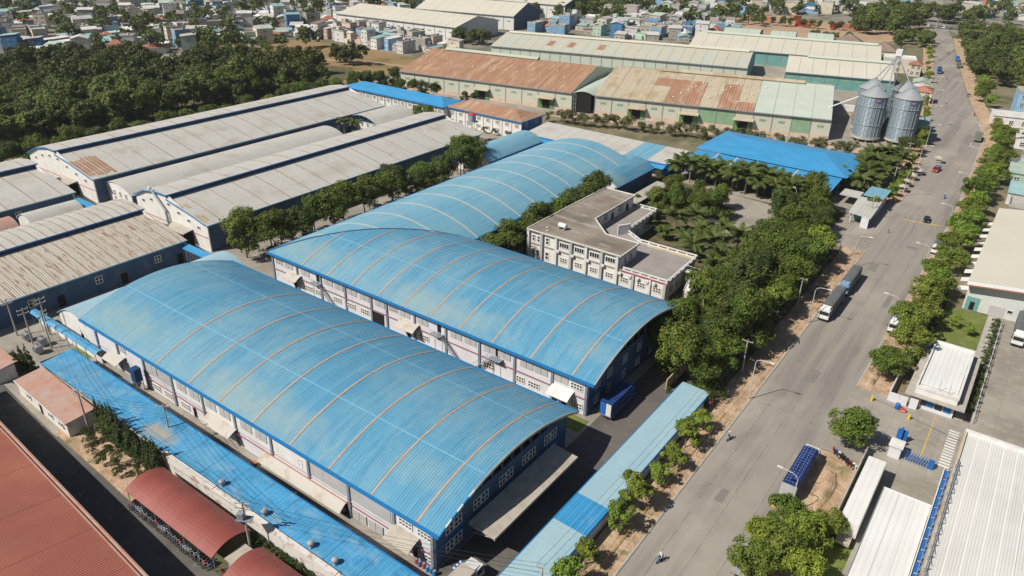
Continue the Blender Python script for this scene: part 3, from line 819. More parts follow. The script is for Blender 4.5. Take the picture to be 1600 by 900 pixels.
for i in range(0, 28):
    s0, z0 = profB[i]
    s1, z1 = profB[i + 1]
    s0 = max(s0, 0.2)
    mb.tube((LB - 1.3, s0, z0 - .3), (LB - 1.3, s1, z1 - .3), 0.07, n=4)
    mb.tube((LB - 1.3, s0, 7.85 if i % 2 else z0 - .3), (LB - 1.3, s1, z1 - .3 if i % 2 else 7.85), 0.05, n=4)
part('roof_truss', mb, m_steel, hallB)
fascia(hallB, profB, LB + 0.3, lambda i: m_tan_can)
part('gutter', MB().box(-0.3, -1.0, 7.5, LB + .45, -0.62, 7.97), m_trim, hallB)
part('gutter', MB().box(34.3, W_B + .62, 7.55, LB + .45, W_B + 1.0, 7.97), m_trim, hallB)
mb = MB()
for k in range(28):
    s0, z0 = profB[k]
    s1, z1 = profB[k + 1]
    mb.tube((mitre(s0), s0, z0 + .02), (mitre(s1), s1, z1 + .02), 0.16, n=5)
part('valley_flashing', mb, m_darkband, hallB)
for x in (0.6, 9.7, 18.1, 26.4, 34.8, 39.6, 47.9, 56.7, 65.6, 74.4, 83.2, LB - 1.45):
    part('pilaster', MB().box(x - 0.25, -0.28, 0, x + 0.25, -0.01, 7.5), m_pil, hallB)
part('fire_pipe', MB().tube((1, -0.4, 3.9), (LB - 1, -0.4, 3.9), 0.055), m_redpipe, hallB)
part('ledge', MB().box(0.9, -0.14, 3.4, LB - 1.2, -0.01, 3.6), m_grey_wall, hallB)
shx = [6.5, 12.5, 20.6, 24.2, 28.6, 32.6, 37.4, 45.0, 50.2, 59.4, 63.2, 68.2, 71.8, 77.2, 80.6, 85.2]
for x in shx:
    place('shutter', SHUT, hallB, (x, -0.02, 5.1))
for x, z in ((2.9, 5.2), (23.4, 1.4), (28.0, 1.4), (32.4, 1.4), (41.6, 5.2), (50.5, 1.3), (79.0, 1.2), (75.5, 1.2), (88.6, 4.9), (88.8, 0.8), (13.5, 1.2), (17, 1.2), (68, 1.2)):
    place('window', WIN42, hallB, (x, -0.02, z))
for x in (17.0, 54.8, 70.2):
    place('door', DOORD, hallB, (x, -0.02, 4.9))
for x in (36.8,):
    place('opening', BIGD, hallB, (x, -0.02, 0.05))
for x in (8.5, 46, 84.0, 86.0):
    place('door', DOORD, hallB, (x, -0.02, 0.05))
awning(hallB, 8.8, 4.6, 4.6, 2.2, 1.0, m_tarp)
awning(hallB, 46.6, 4.7, 5.4, 2.4, 1.1, m_tarp)
awning(hallB, 85.8, 4.3, 4.8, 2.6, 1.0, m_frame)


def ext_stair(x, z, side):
    """steel stair from a first-floor landing down along the wall"""
    o = part('stair', MB().box(x - 1.4, -1.5, z - .12, x + 1.4, -0.05, z), m_steel, hallB)
    mb = MB()
    x0 = x + side * 1.4
    for i in range(14):
        mb.box(*(sorted((x0 + side * i * .34, x0 + side * (i + 1) * .34))[0], -1.3, z - .15 - .33 * i - .33, sorted((x0 + side * i * .34, x0 + side * (i + 1) * .34))[1], -0.3, z - .1 - .33 * i - .33))
    part('tread_flight', mb, m_steel, o)
    mb = MB()
    mb.path([(x - side * 1.4, -1.5, z + 1), (x0, -1.5, z + 1), (x0 + side * 4.76, -1.4, z - 3.6)], 0.04)
    mb.path([(x - side * 1.4, -1.5, z + .5), (x0, -1.5, z + .5), (x0 + side * 4.76, -1.4, z - 4.1)], 0.03)
    for k in range(5):
        mb.tube((x0 + side * k * 1.19, -1.45, z + 1 - 1.15 * k), (x0 + side * k * 1.19, -1.45, z - .1 - 1.15 * k), 0.03, n=4)
    mb.tube((x, -1.4, 0), (x, -1.4, z), 0.06)
    part('handrail', mb, m_pil, o)


ext_stair(17.0, 4.8, 1)
ext_stair(54.8, 4.8, 1)
ext_stair(70.2, 4.8, -1)
for y in (3.5, 8, 14, 20, 26, 31.5):
    for z in (4.6, 1.2):
        place('window', WIN22, hallB, (LB - 1.18, y, z), R(90))
part('ledge', MB().box(LB - 1.2, 0, 3.3, LB - 1.0, W_B, 3.5), m_trim, hallB)
for y in (25.0, 30.0):
    part('awning', MB().slab([(LB - 1.1, y, 4.1), (LB + 1.4, y, 3.6), (LB + 1.4, y + 3.6, 3.6), (LB - 1.1, y + 3.6, 4.1)], 0.08), m_blue_flat, hallB)

W_C, L_C = 33.8, 122.0
hallC = thing('factory_hall', 'long pale blue barrel roofed hall running away behind the middle hall, cream strips', 'factory hall', (-145.4, 100.7, 0))
profC = arc(-0.6, W_C + 0.6, H_B, 4.3)
mitreC = lambda s: -0.3 + 37.0 * (s + 0.6) / (W_C + 1.2)
barrel_roof(hallC, 'y', profC, -0.3, L_C, [9.5 * k + 10 for k in range(12)], m_blue_c, m_strip_tan, clip=mitreC)
lap_lines(hallC, 'y', profC, 0, L_C - .2, (.62,), mitreC)
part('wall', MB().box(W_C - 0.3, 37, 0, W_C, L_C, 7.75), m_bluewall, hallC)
part('wall', MB().box(0, 0.4, 0, 0.3, L_C, 7.75), m_white_wall, hallC)
part('wall', MB().gable([(max(0, min(W_C, s)), z - .2) for s, z in profC], 0, L_C - .6, L_C - .3, 'y'), m_white_wall, hallC)
part('gutter', MB().box(W_C + .62, 37, 7.55, W_C + 1.0, L_C, 7.97), m_trim, hallC)
part('gutter', MB().box(-1.0, 0, 7.55, -0.62, L_C, 7.97), m_trim, hallC)
for y in range(42, 120, 9):
    place('window', WIN42, hallC, (W_C + .02, y, 4.6), R(90))


def small_barrel(label, x0, y0, W, L, h, rise, ax, roofm, wallm, gwallm, cuts=(), stripm=None, cat='factory hall', gable_win=0, trim=m_trim, step=None):
    t = thing('small_hall', label, cat, (x0, y0, 0))
    prof = arc(-0.4, W + 0.4, h, rise, 18)
    barrel_roof(t, ax, prof, -0.3, L + 0.3, cuts, roofm, stripm or m_strip_brown)
    pin = [(max(0, min(W, s)), z - .2) for s, z in prof]
    a = [(0, .25), (L - .25, L)]
    for a0, a1 in a:
        part('wall', MB().gable(pin, 0, a0, a1, ax), gwallm, t)
    if ax == 'y':
        part('wall', MB().box(W - .25, .25, 0, W, L - .25, h - .2), wallm, t)
        part('wall', MB().box(0, .25, 0, .25, L - .25, h - .2), gwallm, t)
        part('gutter', MB().box(W + .42, -.3, h - .3, W + .65, L + .3, h), trim, t)
        for k in range(gable_win):
            place('window', WIN12, t, (W * (k + 1) / (gable_win + 1), -0.02, h * 0.55))
            place('window', WIN12, t, (W * (k + 1) / (gable_win + 1), -0.02, h * 0.1))
    else:
        part('wall', MB().box(.25, 0, 0, L - .25, .25, h - .2), gwallm, t)
        part('wall', MB().box(.25, W - .25, 0, L - .25, W, h - .2), wallm, t)
    return t


annexA = small_barrel('pale blue and grey arched annex behind the far end of the nearest blue hall', -161.5, 57.0, 13.6, 38, 4.2, 2.6, 'y', m_grey_blue, m_white_wall, m_white_wall, cuts=(12.0,), stripm=m_blue_c)
place('door', DOORD, annexA, (9, -0.02, 0.1))
hallD = small_barrel('short bright blue arched hall beside the office block trees, right of the long hall', -119.0, 203.0, 13.6, 25.5, 5.6, 2.8, 'y', m_blue_y, m_bluewall, m_white_wall, gable_win=1)
hallE = small_barrel('short pale blue arched hall on the left of the long pale blue hall', -167.3, 198.5, 13.6, 33, 5.2, 2.8, 'y', m_blue_c, m_bluewall, m_white_wall, gable_win=3)
hallT = small_barrel('small grey arched hall with an open truss gable among the grey roofs', -233.0, 208.0, 17.0, 21, 5.6, 2.6, 'y', m_grey_roof, m_grey_wall, m_white_wall, gable_win=4)
mb = MB()
pr = arc(-0.4, 17.4, 5.6, 2.6, 14)
for i in range(14):
    (s0, z0), (s1, z1) = pr[i], pr[i + 1]
    mb.tube((s0, -1.8, z0 - .1), (s1, -1.8, z1 - .1), .12, n=4)
    mb.tube((s0, -1.8, 5.4 if i % 2 else z0 - .1), (s1, -1.8, z1 - .1 if i % 2 else 5.4), .08, n=4)
part('roof_truss', mb, m_trim, hallT)
part('roof_panel', MB().sheet(pr, -2.0, -0.3, 0.12, 'y'), m_grey_roof, hallT)
part('gable_shade_sheet', MB().gable([(s, z - .2) for s, z in pr if 0 <= s <= 17], 5.4, -0.32, -0.28, 'y'), m_black, hallT)  # black sheet in place of the shade behind the open truss
tan1 = small_barrel('tan painted arched shed at the left edge between grey halls', -226, 60, 9, 13.0, 4.2, 2.0, 'y', m_pink_roof, m_grey_wall, m_grey_wall, cat='shed')
tan2 = small_barrel('pale grey arched shed just right of the tan arched shed', -224.5, 76, 8.5, 14.0, 4.4, 2.0, 'y', m_grey_roof, m_grey_wall, m_white_wall, cat='shed')


def monitor_hall(label, xe, y0, y1, prof_e, prof_w, roofm, bay=7.6, wins=True, zwall=0.4):
    """grey hall with a long clerestory step; profiles are (distance west of the east eave, z)"""
    xw = prof_w[-1][0]
    t = thing('grey_factory_hall', label, 'factory hall', (xe - xw, y0, 0))
    L = y1 - y0
    pe = [(xw - d, z) for d, z in prof_e][::-1]
    pw = [(xw - d, z) for d, z in prof_w][::-1]
    cuts = [bay * (k + .6) for k in range(int(L / bay))]
    barrel_roof(t, 'y', pe, -0.3, L + .3, cuts, roofm, m_strip_brown, sw=0.35)
    barrel_roof(t, 'y', pw, -0.3, L + .3, cuts, m_grey_roof, m_strip_brown, sw=0.35)
    xs = xw - prof_w[0][0]
    zs0 = interp(pe, pe[0][0])
    zs1 = pw[-1][1]
    part('clerestory', MB().box(pe[0][0] - .25, 0, zs0 - .6, pe[0][0] - .02, L, zs1 - .15), m_darkband, t)  # near-black blue also carries the shadow on this east-facing step
    part('clerestory_trim', MB().box(xs + .0, -.3, zs1 - .32, xs + .12, L + .3, zs1 + .03), m_trim, t)
    full = pw[:-1] + [(pe[0][0] - .02, zs1)] + [(s, z) for s, z in pe if s > pe[0][0] + .01]
    full = [(max(0.3, min(xw - .5, s)), z - .22) for s, z in full]
    part('wall', MB().gable(full, 0, 0.2, 0.5, 'y'), m_white_wall, t, 'bright white gable wall')
    part('wall', MB().gable(full, 0, L - .5, L - .2, 'y'), m_white_wall, t)
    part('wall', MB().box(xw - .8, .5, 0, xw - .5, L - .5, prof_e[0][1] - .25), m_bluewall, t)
    part('wall', MB().box(.3, .5, 0, .6, L - .5, prof_w[-1][1] - .25), m_grey_wall, t)
    part('gutter', MB().box(xw + .02, -.3, prof_e[0][1] - .3, xw + .3, L + .3, prof_e[0][1] + .02), m_grey_blue, t)
    # blue barge boards along the gable edge
    mb = MB()
    mb.sheet([(s, z + .04) for s, z in pe], -.42, -.3, .35, 'y')
    part('barge_board', mb, m_trim, t)
    part('barge_board', MB().sheet([(s, z + .04) for s, z in pw], -.42, -.3, .35, 'y'), m_trim, t)
    if wins:
        for k in range(7):
            x = xw * (0.12 + 0.125 * k)
            place('window', WSM, t, (x, 0.18, interp(full, x) - 3.0))
        part('red_ledge', MB().box(.6, 0.05, 3.9, xw - .8, .19, 4.0), m_redpipe, t)
    for k in range(int(L / 15)):
        place('window', WIN22, t, (xw - .48, 8 + 15 * k, 2.4), R(90))
        place('door', DOORD, t, (xw - .48, 14 + 15 * k, 0.1), R(90), (1.6, 1, 1.3))
    return t


w4 = monitor_hall('nearest grey hall at the left edge, its roof streaked with brown rust', -171.5, -12, 94, [(0, 6.0), (6, 7.2), (12, 8.2), (18.8, 9.0)], [(18.4, 10.1), (23, 10.6), (28, 10.4), (33, 9.3), (37, 7.6)], m_rusty_grey, wins=False, bay=2.35)
w3 = monitor_hall('long grey hall with a white gable, beside the row of trees and the blue halls', -171.4, 100.6, 217, [(0, 7.9), (6, 9.2), (11, 10.1), (17.8, 11.2)], [(17.4, 12.4), (23, 12.3), (29, 11.3), (35, 8.8)], m_grey_roof)
w1 = monitor_hall('farthest and longest grey hall with a white gable, along the edge of the wood', -230.0, 100.6, 225, [(0, 7.8), (6, 9.0), (13, 10.3), (21.5, 11.5)], [(21.1, 12.7), (27, 12.7), (34, 11.4), (42, 8.0)], m_grey_roof)
w5 = monitor_hall('grey hall cut by the left edge, in front of the farthest grey hall', -228.7, 10, 94, [(0, 5.9), (7, 7.2), (14, 8.2), (21.7, 8.9)], [(21.3, 10.3), (27, 10.5), (34, 9.4), (40, 7.4)], m_grey_roof, wins=False)
w2 = small_barrel('narrow pale grey arched hall squeezed between two long grey halls', -233.0, 104.5, 16.4, 85, 4.6, 2.4, 'y', m_grey_roof, m_bluewall, m_white_wall, cuts=[], gable_win=4)
# rusty patch repairs on two roofs, real sheets laid on top
def patch_rows(root, prof, xs0, xs1, y0, y1, m, step=0.8):
    y = y0
    while y < y1:
        a = xs0 + rng.uniform(-1.0, 1.0)
        b = xs1 + rng.uniform(-1.5, 0.3)
        pp = [(s, interp(prof, s) + 0.05) for s in np.linspace(a, b, 5)]
        part('rusty_sheet', MB().sheet(pp, y, y + step * .8, .04, 'y'), m, root)
        y += step


pe1 = [(42 - d, z) for d, z in [(0, 7.8), (6, 9.0), (13, 10.3), (21.5, 11.5)]][::-1]
patch_rows(w1, pe1, 28.5, 41.2, 0.2, 7.5, m_rust_y, 1.2)
pe3 = [(35 - d, z) for d, z in [(0, 7.9), (6, 9.2), (11, 10.1), (17.8, 11.2)]][::-1]
patch_rows(w3, pe3, 22, 25.0, 0.2, 2.4, m_rust_patchy, 1.2)
patch_rows(w3, pe3, 29, 34.5, 0.2, 2.4, m_rust_patchy, 1.2)
# flue pipe on the gable of W3
fl = thing('flue_pipe', 'double steel flue pipe rising over the white gable of the grey hall', 'pipe', (-200.5, 99.6, 0))
mb = MB()
for dx in (0, 0.6):
    mb.path([(10.5 + dx, 0.6, 1.0), (10 + dx, 0.6, 7.5), (4 + dx, 0.6, 12.6)], 0.18, 8)
part('pipe', mb, m_steel, fl)
part('cowl', MB().lathe([(0.1, 12.4), (0.5, 12.6), (0.5, 13.1), (0.1, 13.3)], 4, 0.6, 10), m_lamphead, fl)
# bridge pieces and side awnings between grey halls
for nm, lab, x0, x1, y0, y1, z in (('link_roof', 'narrow blue link roof between the rust streaked hall and the arched annex', -172, -160.8, 92.2, 94.2, 4.6),
                                  ('link_roof', 'narrow blue link roof between the left edge hall and the narrow passage', -226, -208, 91.5, 93.5, 4.6)):
    mb = MB()
    mb.slab([(x0, y0, z), (x1, y0, z), (x1, y1, z + .4), (x0, y1, z + .4)], .2)
    t = thing(nm, lab, 'link roof', (0, 0, 0))
    part('roof_sheet', mb, m_blue_flat, t)
    mb = MB()
    for x in np.linspace(x0 + 1, x1 - 1, 4):
        mb.tube((x, y0 + .2, 0), (x, y0 + .2, z - .1), .08)
    part('post', mb, m_trim, t)
for (lab, x0, z, y, ln) in (('tan entrance awning on the white gable of the hall beside the trees', -188, 4.8, 100.6, 9), ('tan entrance awning on the white gable of the farthest grey hall', -250, 4.8, 100.6, 9)):
    t = thing('entrance_awning', lab, 'awning', (x0, y - 3.0, 0))
    part('canopy_roof', MB().slab([(0, 0, z - .5), (ln, 0, z - .5), (ln, 3.1, z), (0, 3.1, z)], .12), m_tan_can, t)
    part('post', MB().tube((.3, .2, 0), (.3, .2, z - .5), .08), m_pil, t)
    part('post', MB().tube((ln - .3, .2, 0), (ln - .3, .2, z - .5), .08), m_pil, t)
    part('doorway', MB().box(2.6, 3.0, 0, ln - .4, 3.15, 3.6), m_black, t)

# blue lean-to strip between W1 and W2, covered walkway to the substation
t = thing('lean_to_roof', 'thin bright blue lean-to roof along the side of the farthest grey hall', 'roof', (-229.7, 137, 0))
part('roof_sheet', MB().slab([(0, 0, 5.6), (2.2, 0, 5.0), (2.2, 46, 5.0), (0, 46, 5.6)], .12), m_blue_flat, t)
part('wall', MB().box(1.9, 0, 0, 2.1, 46, 4.8), m_bluewall, t)
t = thing('covered_walkway', 'narrow blue covered walkway running from the substation to the nearest blue hall', 'walkway', (-168.5, 54.6, 0))
for i in range(7):
    x0, x1 = i * 4.0, i * 4.0 + 3.9
    part('roof_sheet', MB().sheet([(-.8, 3.1), (-.3, 3.6), (.5, 3.6), (1.0, 3.1)], x0, x1, .1), m_blue_dusty, t)
part('wall', MB().box(0, 0.5, 0, 27, 0.7, 3.0), m_white_wall, t)
for i in range(8):
    part('post', MB().tube((i * 3.85, -.5, 0), (i * 3.85, -.5, 3.1), .07), m_trim, t)


# ------------------------------------------------------------------ buildings behind the barrel halls
def box_building(name, label, cat, x0, y0, w_, d_, h, wallm, deg=0, group=None):
    t = thing(name, label, cat, (x0, y0, 0), deg, group)
    part('wall', MB().box(0, 0, 0, w_, d_, h), wallm, t)
    return t


def hip_roof(t, w_, d_, h, rise, m, o=.6, hipx=None, name='roof', label=None):
    hx = d_ / 2 if hipx is None else hipx
    a = [(-o, -o, h), (w_ + o, -o, h), (w_ + o, d_ + o, h), (-o, d_ + o, h)]
    r0, r1 = (hx, d_ / 2, h + rise), (w_ - hx, d_ / 2, h + rise)
    mb = MB()
    mb.add(a + [r0, r1], [(0, 1, 5, 4), (1, 2, 5), (2, 3, 4, 5), (3, 0, 4), (3, 2, 1, 0)])
    return part(name, mb, m, t, label)


b1 = box_building('office_range', 'long two storey white building with a plain bright blue hipped roof behind the grey halls', 'building', -272, 240.5, 62, 13, 7.2, m_white_wall)
part('roof_trim', MB().box(-.8, -.8, 7.0, 61.9, 14.0, 7.45), m_trim, b1)
hip_roof(b1, 61.5, 13, 7.47, 2.2, m_blue_flat, .7)
for k in range(14):
    x = 2.2 + 4.4 * k
    for z in (1.2, 4.6):
        place('window', WIN32, b1, (x, -.02, z))
    part('pilaster', MB().box(x + 2.1, -.25, 0, x + 2.35, -.01, 6.95), m_pil, b1)
b2 = box_building('office_range', 'two storey white building under a rusty hipped roof with a blue end wall', 'building', -210.6, 243.0, 39.0, 15, 7.0, m_white_wall)
part('end_wall', MB().box(39.0, 0.01, 0, 39.2, 15, 6.9), m_trim, b2, 'bright blue end wall')
part('roof_trim', MB().box(-.8, -.8, 6.85, 40.0, 15.8, 7.3), m_trim, b2)
hip_roof(b2, 39, 15, 7.32, 2.4, m_rust_y, .7)
for k in range(8):
    x = 2.6 + 4.9 * k
    for z in (1.2, 4.4):
        place('window', WIN32, b2, (x, -.02, z))
    part('pilaster', MB().box(x + 2.2, -.25, 0, x + 2.5, -.01, 6.8), m_frame, b2)
for y in (3.5, 10.5):
    place('window', WIN22, b2, (39.22, y, 4.6), R(90))
# long low shed with light sheets, two blue bays
b3 = thing('long_low_shed', 'long low pale grey shed with two blue bays leading to the big blue canopy', 'shed', (-167, 238.5, 0))
part('wall', MB().box(0, .6, 0, 63, .8, 4.0), m_trim, b3)
part('wall', MB().box(0, 16.4, 0, 63, 16.6, 5.2), m_trim, b3)
for k in range(14):
    x0 = k * 4.5
    blue = k in (10, 11)
    pr = [(0, 4.3), (16.8, 5.6)]
    part('roof_panel', MB().sheet(pr, x0, x0 + 4.42, .12), m_blue_c if blue else m_grey_roof, b3)
part('gutter', MB().box(0, -.3, 4.0, 63, -.01, 4.35), m_trim, b3)
part('lower_eave', MB().sheet([(-2.6, 3.2), (-.35, 3.9)], 4, 62, .1), m_blue_flat, b3)
# big blue canopy
b4 = thing('blue_canopy_shed', 'large bright blue hipped canopy roof beyond the palm trees', 'shed', (-102, 246, 0))
part('lower_roof', MB().slab([(0, 0, 4.8), (51.5, 0, 4.8), (51.5, 12.5, 5.9), (0, 12.5, 5.9)], .12), m_blue_flat, b4)
for k in range(6):
    x = 8 + k * 7.2
    part('skylight_strip', MB().slab([(x, 0.5, 4.89), (x + .5, 0.5, 4.89), (x + .5, 12.2, 5.92), (x, 12.2, 5.92)], .03), m_tarp, b4)
mb = MB()
mb.add([(-1, 12, 6.3), (53, 12, 6.3), (53, 43, 6.3), (-1, 43, 6.3), (10, 27.5, 9.0), (41, 27.5, 9.0)], [(0, 1, 5, 4), (1, 2, 5), (2, 3, 4, 5), (3, 0, 4), (3, 2, 1, 0)])
part('upper_roof', mb, m_blue_flat, b4)
for k in range(7):
    for y in (.5, 12.2, 42):
        part('post', MB().tube((1 + k * 8.3, y, 0), (1 + k * 8.3, y, 4.8 if y < 1 else 6.0), .14), m_steel, b4)
# loading dock slab right of hall D
t = thing('dock_canopy', 'flat concrete canopy slab beside the short bright blue arched hall', 'canopy', (-104.6, 200.5, 0))
part('canopy_roof', MB().slab([(3.5, 0, 3.1), (8.2, 0, 3.0), (8.2, 23, 3.0), (3.5, 23, 3.1)], .3), m_conc, t)
for y in (1, 11.5, 22):
    part('post', MB().box(7.6, y - .15, 0, 7.9, y + .15, 2.7), m_conc, t)

# water tower
wt = thing('water_tower', 'steel frame water tower with a blue and grey tank under a red cap', 'water tower', (-184.2, 227.4, 0))
mb = MB()
for sx in (-1.4, 1.4):
    for sy in (-1.4, 1.4):
        part('leg', MB().tube((sx, sy, 0), (sx * .9, sy * .9, 8.2), .1), m_steel, wt)
for z in (2.7, 5.4):
    mb.path([(-1.35, -1.35, z), (1.35, -1.35, z), (1.35, 1.35, z), (-1.35, 1.35, z), (-1.35, -1.35, z)], .06, 4)
    mb.path([(-1.35, -1.35, z - 2.7), (1.35, -1.35, z)], .05, 4)
    mb.path([(1.35, -1.35, z - 2.7), (1.35, 1.35, z)], .05, 4)
part('brace', mb, m_steel, wt)
part('platform', MB().box(-1.9, -1.9, 8.2, 1.9, 1.9, 8.4), m_conc, wt)
part('tank', MB().lathe([(1.5, 8.4), (1.5, 11.2)], n=18), m_silo, wt)
part('tank_cap', MB().lathe([(1.6, 11.2), (0.9, 11.7), (0.1, 11.9)], n=18), m_redobj, wt)


# ------------------------------------------------------------------ long gabled warehouses beyond the yard
def warehouse(label, x0, y0, deg, L, D, h, rise, roofm, wallm, bays, doors=(), panels=None, ridge=None, endm=None, vents=0, plinth=True, rows=1, name='warehouse', ends=True, win=True, rust=None):
    t = thing(name, label, 'warehouse', (x0, y0, 0), deg)
    pw = L / bays
    for k in range(bays):
        for side in (0, 1):
            m = roofm(k, side) if callable(roofm) else roofm
            if side == 0:
                for r in range(rows):
                    ya, yb = -.6 + (D / 2 + .6) * r / rows, -.6 + (D / 2 + .6) * (r + 1) / rows
                    za, zb = h + (rise) * (ya + .6) / (D / 2 + .6), h + rise * (yb + .6) / (D / 2 + .6)
                    mm = rust(k, r) if rust else m
                    part('roof_panel', MB().sheet([(ya, za), (yb - (.45 if rows > 1 and r < rows - 1 else .05), zb)], k * pw, (k + 1) * pw - .12, .15), mm, t)
            else:
                part('roof_panel', MB().sheet([(D / 2 + .05, h + rise), (D + .6, h)], k * pw, (k + 1) * pw - .12, .15), m, t)
    if rows > 1:
        part('translucent_strips', MB().sheet([(-.55, h - .16), (D / 2, h + rise - .16)], 0, L - .1, .06), m_greenpale, t)
    part('wall', MB().box(0, 0, 0, L, .3, h - .2), wallm, t)
    part('wall', MB().box(0, D - .3, 0, L, D, h - .2), wallm, t)
    gp = [(0, h - .2), (D / 2, h + rise - .25), (D, h - .2)]
    part('end_wall', MB().gable([(.3, h - .2), (D / 2, h + rise - .3), (D - .3, h - .2)], 0, 0, .3), endm or wallm, t)
    part('end_wall', MB().gable([(.3, h - .2), (D / 2, h + rise - .3), (D - .3, h - .2)], 0, L - .3, L), endm or wallm, t)
    if plinth:
        part('plinth', MB().box(-.06, -.08, 0, L + .06, -.001, 1.9), m_peach, t)
    for k in range(bays + 1):
        part('post', MB().box(k * pw - .12, -.2, 0, k * pw + .12, -.085, h - .25), m_steel, t)
    part('gutter', MB().box(-.1, -.95, h - .35, L, -.62, h - .02), m_steel, t)
    for k in range(bays):
        if panels and k in panels:
            part('wall_panel', MB().box(k * pw + .2, -.06, 1.95, (k + 1) * pw - .2, -.002, h - .4), m_green_panel, t, 'sage green wall panel')
        elif win and k not in doors:
            place('vent', LOUV, t, (k * pw + pw * .5, -.02, h * .58))
    for k in doors:
        x = (k + .5) * pw
        part('doorway', MB().box(x - 1.9, -.12, 0, x + 1.9, -.082, 4.6), m_black, t)
        part('door', MB().box(x - 4.0, -.3, 0, x - 1.9, -.14, 4.7), m_green_door, t)
        part('door', MB().box(x + 1.9, -.3, 0, x + 4.0, -.14, 4.7), m_green_door, t)
        part('door_canopy', MB().slab([(x - 4.4, -2.8, 5.0), (x + 4.4, -2.8, 5.0), (x + 4.4, -.25, 5.6), (x - 4.4, -.25, 5.6)], .12), m_rust_patchy, t)
    if ridge:
        a, b, m = ridge
        part('ridge_vent', MB().sheet([(D / 2 - 2.0, h + rise + .35), (D / 2, h + rise + 1.2), (D / 2 + 2.0, h + rise + .35)], a, b, .15), m, t)
        mb = MB().box(a + .2, D / 2 - 1.6, h + rise - .7, b - .2, D / 2 + 1.6, h + rise + .5)
        part('ridge_wall', mb, m_sage, t)
    for k in range(vents):
        fx = (k + .6) / vents * L * .92
        fy = D / 2 * (.42 if k % 2 else .62)
        if rust and vents > 9:
            fx = L * (.34 + .4 * ((k * 7) % vents) / vents)
            fy = D / 2 * (.15 + .7 * ((k * 5) % vents) / vents)
        place('roof_fan', VENT, t, (fx, fy, h + rise * (fy + .6) / (D / 2 + .6) - .05))
    return t


LOUV = MB().box(-1.3, -.08, 0, 1.3, 0, .9).mesh('vent', [m_green_panel])
_v = MB()
_v.lathe([(.22, 0), (.22, .3), (.36, .42), (.36, .66), (.1, .82)], n=10)
VENT = _v.mesh('roof_fan', [m_white_roof])
rustall = lambda k, r: m_rust_y
f1 = warehouse('long warehouse with an almost wholly rusted red brown roof and cream walls', -272.8, 279.0, 10.3, 93.8, 66, 8.8, 6.6, m_rust_y, m_sage_wall, 11, doors=(5, 9), rows=3,
               ridge=(8, 62, m_sage), endm=m_greenpale, vents=14, rust=None)
RP = {(4, 0), (4, 1), (4, 2), (5, 1), (5, 0), (5, 2), (7, 1), (7, 2), (3, 2), (7, 0), (8, 0)}
f2 = warehouse('warehouse with a cream roof patched with rusted panels, beside the two silos', -169.8, 298.4, 15.6, 100.7, 74, 8.8, 6.6, m_rust_patchy, m_sage_wall, 13, doors=(2, 5, 8), panels=(6, 7, 11), rows=4,
               ridge=(22, 88, m_rust_patchy), vents=16,
               rust=lambda k, r: m_greenpale if k >= 9 else (m_rust_y if (k, r) in RP else m_rust_patchy))
f3 = warehouse('very long warehouse with a striped sage and cream roof behind the two rusty ones', -286.5, 372.0, 15.2, 151, 52, 8.6, 4.4, m_sage, m_greenpale, 24, plinth=False, ridge=(2, 149, m_beige_roof), endm=m_teal_wall, win=False)
for k, r in ((5, 1), (7, 1), (10, 1)):
    part('rusty_sheet', MB().sheet([(8, 8.6 + 4.4 * 8.6 / 26.6 + .05), (17, 8.6 + 4.4 * 17.6 / 26.6 + .05)], k * 6.29 + 1, k * 6.29 + 5.0, .05), m_rust_y, f3)
f4 = warehouse('medium warehouse with a beige roof and teal walls right behind the silos', -124.1, 424.2, 15.5, 54.5, 44, 7.2, 5.0, m_beige_roof, m_teal_wall, 8, plinth=False, ridge=(10, 54, m_greenpale), endm=m_greenpale)
f5 = warehouse('broad far warehouse with a beige roof and a pale ridge, beyond the sage striped one', -198, 462, 14.0, 112, 60, 8.0, 4.6, m_beige_roof, m_teal_wall, 14, plinth=False, ridge=(6, 110, m_greenpale), win=False)
for i, (x, y, l, lab) in enumerate(((-203, 528, 25, 'leftmost'), (-172, 536, 17, 'middle'), (-149, 545, 17, 'rightmost'))):
    t = warehouse('%s of three pale green low sheds behind the far beige warehouse' % lab, x, y, 15, l, 44, 6.5, 2.5, m_greenpale, m_teal_wall, 3, plinth=False, win=False)
# arched link between f1 and f2
t = thing('arched_link', 'arched pale roof over the dark gateway between the rusted and the patched warehouse', 'shed', (-180.5, 295.8, 0), 12)
pr = arc(0.3, 10.4, 8.6, 1.3, 8)
part('roof', MB().sheet([(s, z) for s, z in pr], 0, 50, .15, 'y'), m_greenpale, t)
part('doorway', MB().gable([(s, z - .3) for s, z in pr if .5 < s < 10.2], 0, .4, .6, 'y'), m_black, t)
for s in (.9, 2.0):
    part('post', MB().tube((s, 0, 0), (s, 0, 8.4), .12), m_steel, t)
mb = MB()
for z in (2, 4, 6, 8):
    mb.tube((.9, 0, z), (2.0, 0, z), .07)
part('brace', mb, m_steel, t)
# big beige factories in the far town
fa = warehouse('big grey beige factory with white walls across the middle of the far town', -452, 398, 4, 110, 52, 10, 5.0, m_beige_roof, m_white_wall, 12, plinth=False, win=True)
fb = warehouse('pale beige gabled factory behind the far grey beige one', -432, 462, 12, 86, 52, 10, 7, m_beige_roof, m_white_wall, 10, plinth=False, endm=m_bluewall)
fc = warehouse('farthest beige factory with a long white window wall at the top edge of the photo', -452, 545, 8, 100, 60, 11, 6, m_beige_roof, m_white_wall, 12, plinth=False, endm=m_bluewall)

